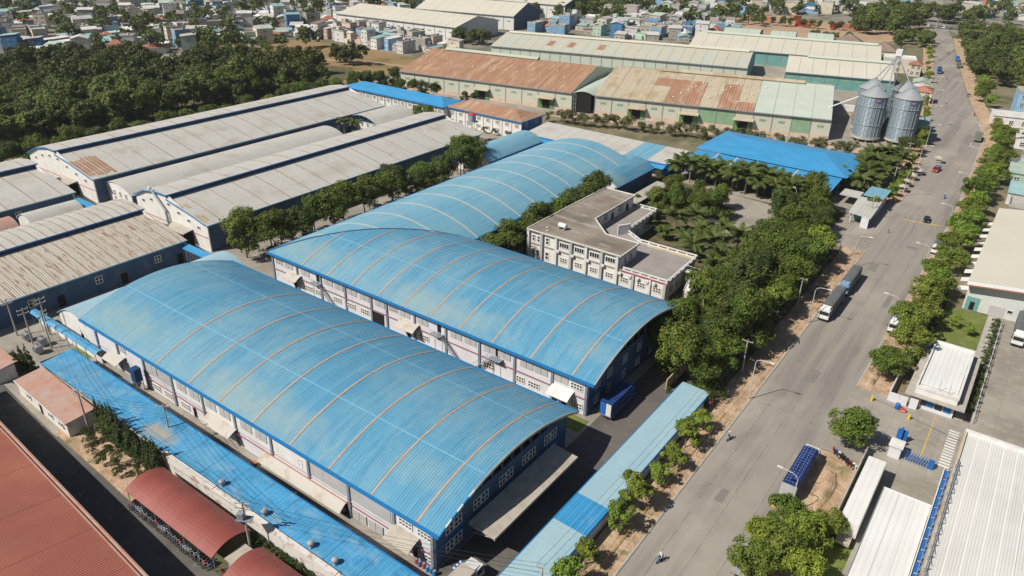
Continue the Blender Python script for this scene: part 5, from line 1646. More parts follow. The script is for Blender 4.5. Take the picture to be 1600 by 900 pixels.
for i, (x, y) in enumerate(((-46, 262), (-42, 266), (-46, 272), (-41, 276), (-44, 283), (-47, 290), (-41, 288), (-45, 297), (-49, 282), (-50, 268), (-40, 296), (-50, 296))):
    plant(P_PALM[i % 3], x, y, 'bushy palm between the blue canopy and the road, %s from the near end' % ORD[i], 'palm', 'bushy palms beside the road', rng.uniform(1.15, 1.5))
for i, (x, y) in enumerate(((-225, 197), (-220, 199), (-217.5, 196))):
    plant(P_COCO[0] if i < 2 else P_ARECA[0], x, y, ['tall palm rising above the grey roofs, left of a pair', 'tall palm above the grey roofs beside the open truss gable', 'low palm clump in the yard between grey halls'][i], 'palm', None, 1.15)
for i, (x, y) in enumerate(((-88, 189), (-79, 186.5), (-90, 199))):
    plant(P_ARECA[i % 2], x, y, 'low palm clump at the foot of the office terrace, %s' % ['middle', 'nearest', 'farthest'][i], 'palm', 'palm clumps by the terrace', 1.0)
for i, (x, y) in enumerate(((-90, 210), (-84, 202), (-88, 220), (-95, 214), (-99, 206), (-86, 196), (-98, 228))):
    plant(P_SHRUB[i % 2], x, y, 'dark shrub in the shaded garden behind the office block, %s from the office' % ORD[i], 'shrub', 'garden shrubs', rng.uniform(1.3, 2.2))
# young trees along the verge, near part and far part
row(P_STREET, [(-35.3, y) for y in (58, 64, 70, 79, 85, 91.5, 97, 103, 109)], 'small fresh green tree on the verge by the roadside shed', 'tree', 'young trees on the near verge', 1.1, 1.6, 'from the near end', .5)
kx = lambda y: np.interp(y, [a[1] for a in LK], [a[0] for a in LK])
rx = lambda y: np.interp(y, [a[1] for a in RK], [a[0] for a in RK])
row(P_STREET, [(kx(y) - 3.2, y) for y in (262, 268, 277, 284, 291, 300)], 'small tree on the left verge beyond the blue canopy', 'tree', 'young trees on the left verge', 1.0, 1.35, 'from the near end', .5)
row(P_VERGE[:2] + P_STREET, [(kx(y) - 3.0, y) for y in (312, 330, 345, 356, 367, 378, 390, 402, 415, 428, 442, 456, 470, 485, 500, 520, 540, 560, 580, 600, 625, 650, 675)], 'street tree on the left verge past the silos', 'tree', 'street trees on the far left verge', .9, 1.1, 'from the near end', .6)
plant(P_VERGE[0], -37.5, 249, 'leafy tree beside the small grey gatehouse on the left of the road', 'tree', None, .85)
# right verge
row(P_VERGE, [(rx(y) + 4.2 + (k % 2) * 1.6, y) for k, y in enumerate((150, 158.5, 167, 176, 188, 196, 204, 214, 223, 232, 240, 249, 258, 267, 277, 286))], 'broad fresh green tree on the right verge', 'tree', 'street trees on the right verge', 1.15, 1.6, 'from the near end', .6)
row(P_VERGE, [(rx(y) + 5.5 + (k % 2) * 2.5, y) for k, y in enumerate((297, 306, 315, 325, 335, 347, 358, 371, 384, 440, 452, 463, 476, 489))], 'street tree on the right verge opposite the silos', 'tree', 'street trees on the far right verge', 1.2, 1.5, 'from the near end', .8)
plant(P_VERGE[2], -12.6, 121.5, 'round fresh green tree standing alone by the blue folding gate', 'tree', None, 1.3)
for i, (x, y, s) in enumerate(((-15, 94, 1.0), (-11.5, 91, 1.15), (-13, 86.5, 1.2), (-16.8, 88, .95), (-9.2, 96.5, .8), (-9.5, 85, 1.0), (-16, 82, 1.0))):
    plant(P_VERGE[i % 4], x, y, 'light green tree in the bottom right clump, %s' % ['topmost', 'middle', 'largest', 'leftmost', 'smallest', 'rightmost', 'lowest'][i], 'tree', 'tree clump at the bottom right', s * 1.1)
for i, (x, y) in enumerate(((-4.5, 182), (-1.2, 180), (-6, 173), (-3.5, 169), (-7.5, 186))):
    plant((P_VERGE[1] if i < 2 else P_SHRUB[i % 2]), x, y, ['small garden tree on the lawn, left of two', 'small garden tree on the lawn, right of two', 'low shrub at the left edge of the lawn', 'low shrub on the near part of the lawn', 'low shrub at the far left corner of the lawn'][i], 'tree' if i < 2 else 'shrub', None, .5 if i < 2 else .9)
row(P_CON, [(-8.3, y) for y in (172, 176, 180, 184, 188, 192)], 'slim conifer between street trees and lawn', 'tree', 'conifers beside the lawn', .7, .9, 'from the near end', .2)
# clipped hedge balls along the footpath
for k in range(13):
    y = 147.2 + k * 3.5
    o = plant(P_SHRUB[k % 2], 3.35, y, 'clipped round bush beside the lorry yard, %s from the near end' % ORD[k], 'bush', 'clipped hedge bushes', 1.0, .85)
# conifer screen at bottom left
row(P_CON, [(-120.5 + k * 1.35, 43.7 + .3 * (k % 2)) for k in range(15)], 'dark pointed conifer beside the long dusty blue roof', 'tree', 'conifer screen at the bottom left', 1.0, 1.25, 'from the left', .2)
for i, (x, y) in enumerate(((-151.5, 44.6), (-149.4, 45.0), (-150.3, 43.2))):
    plant(P_CON[i % 2], x, y, 'dark conifer beside the substation poles, %s of three' % ['leftmost', 'rightmost', 'front one'][i], 'tree', 'conifers by the substation', 1.0)
for i, (x, y) in enumerate(((-124, 40.5), (-121.5, 41.2), (-119, 41), (-116, 39.9), (-113.5, 41.5), (-111.5, 39.3), (-109, 40.6), (-106.6, 39.4), (-104.5, 41.5), (-118, 43))):
    plant(P_SHRUB[i % 2] if i % 3 else P_BUSH[i % 3], x, y, 'leafy shrub on the orange soil beside the lower road, %s from the left' % ORD[i], 'shrub', 'shrubs on the garden soil', rng.uniform(.7, 1.15) * (.75 if i % 3 == 0 else 1))
for k in range(12):
    plant(P_SHRUB[k % 2], -77.5 + 1.75 * k, 44.0, 'low dark bush under the peeling white parapet, %s from the left' % ORD[k], 'shrub', 'bushes under the parapet', rng.uniform(.8, 1.0))
# bushes in front of the boundary wall of the warehouses
for k in range(39):
    f = k / 38
    x, y = -178 + 118 * f, 274.5 + 33 * f
    plant(P_BUSH[k % 3], x + rng.uniform(-1.5, 1.5), y + rng.uniform(-1.6, 1), 'straggly olive bush before the cream boundary wall, %s from the left' % ORD[k], 'bush', 'bushes along the warehouse wall', rng.uniform(1.0, 1.7))
for i, (x, y) in enumerate(((-262, 268), (-256, 270.5), (-250, 271), (-244, 272), (-228, 276), (-223, 277))):
    plant(P_BROAD[3 + i % 2], x, y, 'dark round tree before the rusty roofed warehouse, %s from the left' % ORD[i], 'tree', 'dark trees before the rusty warehouse', 1.0 if i < 4 else .7)
for i, (x, y, s) in enumerate(((-216, 231, 1.1), (-211, 232, 1.15), (-206.5, 229.5, .95))):
    plant(P_BROAD[i], x, y, 'big leafy tree before the plain blue roofed range, %s of three' % ['left', 'middle', 'right'][i], 'tree', 'leafy trees behind the grey roofs', s)
for i, (x, y) in enumerate(((-188, 240), (-183, 240.5), (-176, 240.8), (-109, 232), (-106, 235), (-127, 231), (-112, 233.5))):
    plant(P_BUSH[i % 3], x, y, ['thin shrub against the white range by the water tower', 'second thin shrub right of the water tower', 'round shrub at the corner of the rusty hipped range',
                                'climbing bush at the end of the short bright blue hall', 'bush right of the short bright blue hall', 'straggly bush behind the far end of the pale blue hall', 'dark bush beside the grey low shed'][i], 'shrub', None, .8)
row(P_BUSH, [(-270 + 16.5 * k, 330 + 5.0 * k) for k in range(10)], 'thin tree between the rusty warehouses and the sage striped one', 'bush', 'thin trees between the warehouses', 1.2, 1.8, 'from the left', 1.5)
plant(P_BROAD[4], -41, 322, 'dark rounded tree at the foot of the front right silo', 'tree', None, .95)
plant(P_BROAD[3], -45, 328.5, 'second dark tree between the front right silo and the road', 'tree', None, .75)

# the wood on the left: trees one can tell apart in front, the rest of the mass joined
row(P_VERGE[:1] + P_BROAD, [(-281.0 + (k % 2) * 3.5, 88 + 4.9 * k) for k in range(40)], 'bushy tree in the low line behind the farthest grey hall', 'tree', 'low tree line behind the grey halls', 1.0, 1.4, 'from the near end', 1.0)
wood_pts = []
g = random.Random(5)
for ix in range(30):
    for iy in range(36):
        x = -308 - ix * 6.8 + g.uniform(-2.5, 2.5) - (iy % 2) * 3.4
        y = 70 + iy * 6.8 + g.uniform(-3, 3)
        # far edge of the wood runs from (-490, 180) to (-380, 270)
        edge = np.interp(y, [70, 180, 275, 300], [-560, -485, -372, -352])
        if x < edge or (y > 262 and x > -330) or math.sin(x * .045 + 1) * math.sin(y * .06) > .72 or not in_view(x, y, 6, 60):
            continue
        wood_pts.append((math.hypot(x, y), x, y))
wood_pts.sort()
_fr = sorted(wood_pts[:36], key=lambda p: project(p[1], p[2], 5)[0])
for i, (d, x, y) in enumerate(_fr):
    s = rng.uniform(.95, 1.4)
    plant(rng.choice(P_WOOD), x, y, 'dark tree on the near edge of the dense wood, %s from the left' % ORD[i], 'tree', 'front trees of the dense wood', s, s * rng.uniform(.85, 1.1))
for i, (d, x, y) in enumerate(wood_pts[36:110]):
    s = rng.uniform(.8, 1.65)
    plant(rng.choice(P_WOOD + P_WISPY), x, y, 'dark round topped tree of the dense wood at the left edge', 'tree', 'trees of the dense wood', s, s * rng.uniform(.85, 1.1))


def forest_stuff(name, pts, label, m, h=10, r=5.0, nl=1000, leaf=1.05, seed=200):
    vs = []
    g = random.Random(seed)
    base = [leaf_arrays(lobes_broad(h, r, 5, seed + k, .2), nl, leaf, seed + k, 5) for k in range(4)]
    for (x, y) in pts:
        v = base[g.randrange(4)].copy()
        a = g.uniform(0, 6.28)
        s = g.uniform(.65, 1.45)
        c, sn = math.cos(a) * s, math.sin(a) * s
        v = np.stack([v[:, 0] * c - v[:, 1] * sn + x, v[:, 0] * sn + v[:, 1] * c + y, v[:, 2] * s], axis=1)
        vs.append(v)
    o = place(name, leafmesh(name, np.concatenate(vs), m))
    o['kind'] = 'stuff'
    tag(o, label, 'wood')
    return o


forest_stuff('far_wood', [(x, y) for d, x, y in wood_pts[110:]], 'far part of the dense dark wood before the town', m_leaf_wood)
row(P_WISPY, [(-365 - 9 * (k % 5) - (k // 5) * 3, 268 + 10 * (k // 5) + 3 * (k % 2)) for k in range(15)], 'feathery green tree beside the dry field', 'tree', 'feathery trees by the dry field', .8, 1.0, 'from the field', 2)


def scatter(poly_c, n, rx_, ry_, sd):
    g = random.Random(sd)
    out = []
    while len(out) < n:
        a, q = g.uniform(0, 6.28), math.sqrt(g.random())
        out.append((poly_c[0] + rx_ * q * math.cos(a), poly_c[1] + ry_ * q * math.sin(a)))
    return out


def clump(c, n, rx_, ry_, sd, lab, group, s0=.9, s1=1.25):
    pts = sorted(scatter(c, n, rx_, ry_, sd), key=lambda p: math.hypot(*p))
    for (x, y) in pts:
        s = rng.uniform(s0, s1)
        plant(rng.choice(P_WOOD), x, y, lab, 'tree', group, s)


clump((-372, 590), 26, 34, 46, 1, 'tree of the dark grove behind the far beige factories', 'dark grove behind the far factories')
clump((-338, 414), 11, 17, 10, 2, 'dark tree of the group at the right end of the grey beige factory', 'dark trees beside the grey beige factory', .8, 1.0)
clump((-112, 800), 22, 44, 26, 6, 'dark tree closing the view at the far end of the road', 'trees across the far end of the road', 1.1, 1.5)
clump((-132, 720), 38, 24, 66, 3, 'big dark tree of the grove left of the far road', 'grove left of the far road', 1.1, 1.6)
rt = [(rx(y) + dx + rng.uniform(-3, 3), y + rng.uniform(-4, 4)) for y in range(500, 740, 12) for dx in (8, 18, 30, 43, 56)]
rt = [p for p in rt if in_view(p[0], p[1], 8, 20)]
for (x, y) in sorted(rt, key=lambda p: p[1])[:60]:
    plant(rng.choice(P_WOOD), x, y, 'tree of the large grove right of the far road', 'tree', 'grove right of the far road', rng.uniform(.9, 1.3))
if len(rt) > 60:
    forest_stuff('far_grove', sorted(rt, key=lambda p: p[1])[60:], 'farthest trees of the grove right of the road', m_leaf_wood, seed=240)
for i, (x, y) in enumerate(((-10, 455), (-4, 470), (-16, 490), (0, 440), (-2, 395), (-5, 370), (2, 340), (4, 318), (3, 455), (-3, 350))):
    plant(P_WOOD[i % 4], x, y, 'garden tree among the houses right of the road, %s' % ORD[i], 'tree', 'trees among the right side houses', rng.uniform(.55, .8))
row(P_WOOD, [(-232 + 7.4 * k, 650 + 1.6 * k) for k in range(12)], 'rounded tree in the line behind the orange dirt site', 'tree', 'tree line behind the dirt site', .6, .8, 'from the left', 1.5)
far_pts = []
g = random.Random(9)
for i in range(4200):
    x, y = g.uniform(-900, 120), g.uniform(200, 1500)
    if in_view(x, y, 5, 20) and not (-640 < x < -555 and y < 235):
        p = project(x, y, 0)
        town = (p[1] < 85 and p[0] < 560) or (p[1] < 42 and p[0] < 1600)
        if p[0] > 500 and p[1] > 20 and p[0] < 860:
            town = False
        if 1200 < p[0] < 1360 and p[1] > 25:
            town = False
        if town and abs(x - kx(y) - 8) > 18:
            far_pts.append((x, y))
forest_stuff('town_trees', far_pts[:800], 'far off trees scattered through the town', m_leaf_wood, 10.5, 5.4, 230, 1.6, 260)


# ------------------------------------------------------------------ right side of the road
m_pale_wall = mat('pale_greenish_wall', (0.55, 0.57, 0.55), 0.8, layers=[('noise', 0.2, (0.48, 0.50, 0.48), 0.4, 0.7, 0.8)], bump=[('corr', (0, 0.4), 0.02)])
bh = thing('beige_warehouse', 'beige roofed warehouse with pale gable wall on the right of the road', 'warehouse', (-4.4, 194.6, 0))
for k in range(12):
    part('roof_panel', MB().sheet([(-.5, 7.0), (20, 9.6)], k * 5.2, k * 5.2 + 5.17, .15, 'y'), m_beige_roof, bh)
    part('roof_panel', MB().sheet([(20.04, 9.6), (40.5, 7.0)], k * 5.2, k * 5.2 + 5.17, .15, 'y'), m_beige_roof, bh)
part('roof_edge', MB().sheet([(-.5, 6.95), (20, 9.55), (40.5, 6.95)], -2.2, -.05, .15, 'y'), m_white_roof, bh)
part('red_verge', MB().sheet([(-.5, 6.98), (20, 9.58), (40.5, 6.98)], -2.45, -2.22, .25, 'y'), m_tile, bh)
part('wall', MB().gable([(0, 6.8), (20, 9.3), (40, 6.8)], 0, -.3, 0, 'y'), m_pale_wall, bh)
part('wall', MB().box(0, 0.01, 0, .3, 62, 6.7), m_pale_wall, bh)
part('wall', MB().box(39.7, 0.01, 0, 40, 62, 6.7), m_pale_wall, bh)
part('wall_panel', MB().box(.4, -.36, 0, 3.2, -.31, 3.4), m_teal_wall, bh)
part('roller_shutter', MB().box(5.3, -.36, .3, 8.6, -.31, 2.6), m_shut, bh)
part('doorway', MB().box(12.0, -.36, 0, 17.0, -.31, 4.4), m_black, bh)
place('door', DOORD, bh, (1.8, -.36, .1))
place('window', WSM, bh, (9.6, -.31, 1.6))
for k in range(10):
    part('side_fin', MB().slab([(-2.4, 3 + k * 5.9, 3.0), (-.05, 3 + k * 5.9, 3.6), (-.05, 5.6 + k * 5.9, 3.6), (-2.4, 5.6 + k * 5.9, 3.0)], .1), m_white_roof, bh)

gh = thing('gatehouse', 'white roofed gatehouse with blue front and grey projecting slab by the lorry yard', 'gatehouse', (-7.6, 141.0, 0))
part('wall', MB().box(1.0, 1.6, 0, 8.6, 22.5, 3.0), m_lav, gh)
part('slab', MB().box(0, 0, 3.0, 10.2, 23.2, 3.2), m_conc, gh)
part('upper_wall', MB().box(1.5, 1.3, 3.2, 8.7, 22.3, 4.4), m_frame, gh)
part('roof', MB().slab([(1.9, 2.9, 4.65), (8.3, 2.9, 4.65), (8.3, 22.0, 4.5), (1.9, 22.0, 4.5)], .1), m_white_roof, gh)
mb = MB().box(1.4, 1.2, 4.4, 8.8, 1.5, 4.95)
part('parapet', mb, m_frame, gh)
part('parapet', MB().box(1.4, 1.5, 4.4, 1.7, 22.4, 4.95), m_frame, gh)
part('parapet', MB().box(8.5, 1.5, 4.4, 8.8, 22.4, 4.95), m_frame, gh)
part('parapet', MB().box(1.7, 22.1, 4.4, 8.5, 22.4, 4.95), m_frame, gh)
for x, wd, m in ((2.1, 1.1, m_trim), (3.4, .9, m_glass), (4.5, 1.3, m_trim), (6.0, 1.3, m_glass), (7.5, 1.3, m_trim)):
    part('front_panel', MB().box(x - wd / 2, 1.5, .9, x + wd / 2, 1.59, 2.7), m, gh)
part('counter_wall', MB().box(1.2, .4, 0, 2.6, 1.5, 2.2), m_lav, gh)
part('roof_sign', MB().box(.9, 21.0, 3.25, 1.3, 22.6, 5.2), m_blueobj, gh)
part('antenna', MB().tube((5.2, 2.2, 4.6), (5.2, 2.2, 7.0), .04), m_steel, gh)
part('antenna', MB().tube((6.9, 2.0, 4.6), (6.9, 2.0, 6.6), .04), m_steel, gh)
gw = thing('garden_wall', 'pale wall joining the gatehouse to the soil corner', 'wall', (-10.2, 141.5, 0))
part('wall_bay', MB().box(0, 0, 0, 3.4, .2, 2.0), m_lav, gw)
part('wall_bay', MB().box(0, .21, 0, .2, 20, 2.0), m_lav, gw)
rail = thing('slim_fence', 'slim white railing between clipped hedge and lorry yard', 'fence', (4.3, 143, 0))
for k in range(24):
    part('post', MB().tube((0, k * 2.05, 0), (0, k * 2.05, 1.5), .05, n=5), m_frame, rail)
part('rail', MB().tube((0, 0, 1.45), (0, 47.2, 1.45), .05, n=5), m_frame, rail)
part('rail', MB().tube((0, 0, .8), (0, 47.2, .8), .04, n=5), m_frame, rail)

wb = thing('white_warehouse', 'huge off white ribbed roof filling the bottom right corner', 'warehouse', (3.5, 40, 0))
for k in range(6):
    part('roof_panel', MB().slab([(.2 + k * 9.5, -10, 8.5), (.2 + k * 9.5 + 9.46, -10, 8.5), (.2 + k * 9.5 + 9.46, 86.6, 7.8), (.2 + k * 9.5, 86.6, 7.8)], .15), m_bigwhite, wb)
part('parapet', MB().box(-.1, 86.61, 0, 57.4, 87.3, 8.3), m_frame, wb)
part('coping', MB().box(-.35, -10, 7.4, .19, 86.6, 8.2), m_rust_patchy, wb)
part('wall', MB().box(0, -10, 0, .18, 86.5, 7.35), m_pale_wall, wb)
w2w = thing('white_annex', 'lower bright white ribbed roof left of the truss, bottom right', 'shed', (-4.5, 50, 0))
for k in range(3):
    part('roof_panel', MB().slab([(k * 2.2, -10, 6.0), (k * 2.2 + 2.17, -10, 6.0), (k * 2.2 + 2.17, 56.4, 6.0), (k * 2.2, 56.4, 6.0)], .12), m_white_roof, w2w)
part('wall', MB().box(.1, -9.9, 0, 6.5, 56.2, 5.85), m_pale_wall, w2w)
part('edge_trim', MB().box(-.12, -10, 5.7, -.01, 56.5, 6.12), m_steel, w2w)
part('edge_trim', MB().box(-.12, 56.42, 5.7, 6.7, 56.55, 6.1), m_frame, w2w)
tr = thing('truss_walkway', 'steel lattice truss over a row of blue panels between the white roofs', 'truss', (2.3, 60, 0))
part('beam', MB().box(-.15, 0, 6.0, 0.0, 57, 6.5), m_frame, tr)
part('base_wall', MB().box(.02, 0, 0, 1.0, 57, 6.0), m_pale_wall, tr)
for k in range(22):
    part('blue_panel', MB().slab([(.05, k * 2.58, 6.2), (1.0, k * 2.58, 6.5), (1.0, k * 2.58 + 2.2, 6.5), (.05, k * 2.58 + 2.2, 6.2)], .08), m_blueobj, tr)
    y = k * 2.58
    mb = MB().path([(.6, y, 6.6), (1.3, y + 1.29, 8.7), (2.1, y, 7.9), (.6, y, 6.6)], .06, 4)
    mb.path([(1.3, y + 1.29, 8.7), (.6, y + 2.58, 6.6)], .06, 4)
    mb.path([(1.3, y + 1.29, 8.7), (2.1, y + 2.58, 7.9)], .06, 4)
    part('truss_bay', mb, m_pil, tr)
part('chord', MB().tube((1.3, 1, 8.7), (1.3, 57, 8.7), .08), m_steel, tr)
part('chord', MB().tube((.6, 0, 6.6), (.6, 57, 6.6), .07), m_steel, tr)
gwl = thing('boundary_wall', 'dark grey boundary wall left of the white box trailer', 'wall', (-9.5, 97.5, 0))
for k in range(7):
    part('wall_bay', MB().box(0, k * 3.4, 0, .2, k * 3.4 + 3.3, 2.2), m_conc, gwl)
# folding gate, gate posts, kiosk
fg = thing('folding_gate', 'blue folding steel gate drawn together beside the white kiosk', 'gate', (-3.9, 124.2, 0))
for k in range(9):
    mb = MB().path([(k * .42, 0, .15), (k * .42 + .42, .0, 1.4)], .04, 4)
    mb.path([(k * .42 + .42, 0, .15), (k * .42, 0, 1.4)], .04, 4)
    mb.path([(k * .42, 1.0, .15), (k * .42 + .42, 1.0, 1.4)], .04, 4)
    mb.tube((k * .42, 0, 1.5), (k * .42, 1.0, 1.5), .06)
    mb.tube((k * .42, 0, 0.1), (k * .42, 1.0, 0.1), .06)
    part('folding_bar', mb, m_blueobj, fg)
part('gate_engine', MB().box(3.8, -.1, 0, 4.7, 1.1, 1.3), m_blueobj, fg)
kk = thing('gate_kiosk', 'small white kiosk with blue posts beside the folding gate', 'kiosk', (-6.4, 123.5, 0))
part('wall', MB().box(0, 0, 0, 1.9, 2.4, 2.3), m_lav, kk)
part('roof', MB().box(-.2, -.2, 2.3, 2.1, 2.6, 2.45), m_frame, kk)
for y in (3.0, 5.2):
    part('post', MB().box(.7, y, 0, 1.1, y + .4, 3.2), m_blueobj, kk)
part('sign_board', MB().box(.2, 5.7, .5, 1.9, 5.85, 2.6), m_blueobj, kk)

# small gatehouse on the left of the road
g2 = thing('gatehouse', 'small grey flat roofed gatehouse with a pale blue canopy left of the road', 'gatehouse', (-42.0, 232.5, 0))
part('wall', MB().box(1.4, 10.5, 0, 6.0, 26.0, 3.4), m_lav, g2)
part('canopy_roof', MB().slab([(.3, 1.5, 3.7), (7.0, .0, 3.5), (6.6, 17, 4.1), (-.4, 17, 4.1)], .25), m_grey_roof, g2)
part('canopy_roof', MB().slab([(.4, 17.6, 4.6), (6.6, 17.6, 4.5), (6.8, 28, 4.6), (.6, 28, 4.7)], .2), m_blue_c, g2, 'pale blue rear roof')
part('side_roof', MB().slab([(-6.5, 17, 3.4), (-.6, 17, 3.4), (-.6, 24, 3.4), (-6.5, 24, 3.4)], .2), m_grey_roof, g2)
part('teal_panel', MB().box(1.2, 5.4, 0, 3.4, 8.4, 2.6), m_teal_wall, g2)
part('pillar', MB().prism([(4.4, .4), (6.6, .1), (6.4, 1.4), (4.8, 1.6)], 0, 3.25), m_lav, g2)
for x, y in ((.8, 2.6), (.2, 15)):
    part('pillar', MB().box(x, y, 0, x + .3, y + .3, 3.5), m_lav, g2)
part('red_sign', MB().box(6.9, 17.5, 3.6, 7.05, 19.6, 4.7), m_redobj, g2)


# ------------------------------------------------------------------ houses
WALLC = {'white': (0.62, 0.61, 0.60), 'cream': (0.56, 0.50, 0.40), 'pale blue': (0.22, 0.38, 0.54), 'bright blue': (0.06, 0.19, 0.38), 'grey': (0.34, 0.33, 0.32),
         'pale green': (0.36, 0.50, 0.40), 'bare cement': (0.40, 0.37, 0.34), 'yellow': (0.55, 0.42, 0.18), 'pinkish': (0.52, 0.38, 0.34)}
ROOFC = {'grey tin': (0.46, 0.45, 0.43), 'pale tin': (0.60, 0.59, 0.56), 'teal tin': (0.27, 0.42, 0.42), 'blue tin': (0.10, 0.25, 0.42), 'red tile': (0.36, 0.15, 0.10), 'brown': (0.24, 0.18, 0.15), 'flat concrete': (0.38, 0.36, 0.33), 'pale green': (0.42, 0.52, 0.45)}
MW = {k: mat('house_wall_' + k.replace(' ', '_'), v, .85, layers=[('noise', .3, tuple(c * .75 for c in v), .4, .7, .8)], rnd=.15) for k, v in WALLC.items()}
MR = {k: mat('house_roof_' + k.replace(' ', '_'), v, .7, layers=[('noise', .25, tuple(c * .7 for c in v), .42, .7, .8), ('line', (0, .9), tuple(c * .8 for c in v), .12, 0, .5)], rnd=.15) for k, v in ROOFC.items()}
m_tankb = plain('water_tank_steel', (0.5, 0.52, 0.54), .4)


def house_geo(w_, d_, h, rtype):
    wall = MB().box(-w_ / 2, -d_ / 2, 0, w_ / 2, d_ / 2, h)
    roof = MB()
    if rtype == 'flat':
        roof.box(-w_ / 2 - .1, -d_ / 2 - .1, h + .001, w_ / 2 + .1, d_ / 2 + .1, h + .2)
        for a in ((-w_ / 2 - .1, -d_ / 2 - .1, w_ / 2 + .1, -d_ / 2 + .1), (-w_ / 2 - .1, d_ / 2 - .1, w_ / 2 + .1, d_ / 2 + .1), (-w_ / 2 - .1, -d_ / 2 + .11, -w_ / 2 + .1, d_ / 2 - .11), (w_ / 2 - .1, -d_ / 2 + .11, w_ / 2 + .1, d_ / 2 - .11)):
            roof.box(a[0], a[1], h + .2, a[2], a[3], h + .9)
    elif rtype == 'mono':
        roof.sheet([(-d_ / 2 - .4, h + .05), (d_ / 2 + .4, h + .9)], -w_ / 2 - .3, w_ / 2 + .3, .12)
        wall.sheet([(-d_ / 2, h + .02), (d_ / 2, h + .78)], -w_ / 2, w_ / 2, .05)
    elif rtype == 'hip':
        roof.add([(-w_ / 2 - .5, -d_ / 2 - .5, h), (w_ / 2 + .5, -d_ / 2 - .5, h), (w_ / 2 + .5, d_ / 2 + .5, h), (-w_ / 2 - .5, d_ / 2 + .5, h), (0, -d_ * .15, h + w_ * .3), (0, d_ * .15, h + w_ * .3)],
                 [(0, 1, 4), (1, 2, 5, 4), (2, 3, 5), (3, 0, 4, 5), (3, 2, 1, 0)])
    else:
        roof.sheet([(-w_ / 2 - .4, h), (0, h + w_ * .17), (w_ / 2 + .4, h)], -d_ / 2 - .4, d_ / 2 + .4, .12, 'y')
        wall.gable([(-w_ / 2, h - .01), (0, h + w_ * .17 - .12), (w_ / 2, h - .01)], h - .3, -d_ / 2, d_ / 2, 'y')
    return wall, roof


def inside(p, poly):
    x, y = p
    c = False
    for i in range(len(poly)):
        (x1, y1), (x2, y2) = poly[i - 1], poly[i]
        if (y1 > y) != (y2 > y) and x < (x2 - x1) * (y - y1) / (y2 - y1) + x1:
            c = not c
    return c


TOWNS = [
    ('left town', [(-545, 165), (-500, 195), (-440, 258), (-424, 330), (-440, 380), (-470, 420), (-480, 640), (-820, 640), (-1000, 240)], 10.0, 13.5, .3, -28, .74),
    ('field side block', [(-434, 352), (-322, 356), (-322, 388), (-436, 386)], 7.4, 12.5, .25, -2, 1.0),
    ('middle town', [(-340, 478), (-232, 512), (-214, 600), (-262, 640), (-250, 800), (-330, 800), (-330, 640), (-345, 560)], 10.0, 14.5, .26, 14, .86),
    ('far town', [(-480, 700), (-250, 700), (-180, 780), (-110, 860), (-50, 850), (20, 700), (80, 760), (100, 1500), (-700, 1500)], 15, 19, .2, 8, .7),
]
hs = []
g = random.Random(3)
for (tn, poly, pw, pd, jit, deg, dens) in TOWNS:
    xs = [p[0] for p in poly]
    ys = [p[1] for p in poly]
    cx, cy = sum(xs) / len(xs), sum(ys) / len(ys)
    ca, sa = math.cos(R(deg)), math.sin(R(deg))
    ni, nj = int(700 / pw), int(900 / pd)
    for i in range(-ni, ni):
        for j in range(-nj, nj):
            u = (i + g.uniform(-jit, jit)) * pw
            v = (j + g.uniform(-jit, jit)) * pd
            x, y = cx + u * ca - v * sa, cy + u * sa + v * ca
            if not inside((x, y), poly) or g.random() > dens or not in_view(x, y, 3, 12):
                continue
            if abs(x - kx(y) - 8) < 22:
                continue
            if abs(x - -397) < 62 and 392 < y < 455 or abs(x + 390) < 52 and 455 < y < 530 or abs(x + 400) < 60 and 540 < y < 615:
                continue
            if math.hypot((x + 372) / 38, (y - 590) / 50) < 1:
                continue
            hs.append((math.hypot(x, y), x, y, tn, pw, pd, deg + g.choice((0, 0, 0, 90)) + g.uniform(-16, 16), g.random()))
hs.sort()
NH = 285
counts = {}
stuff = {}
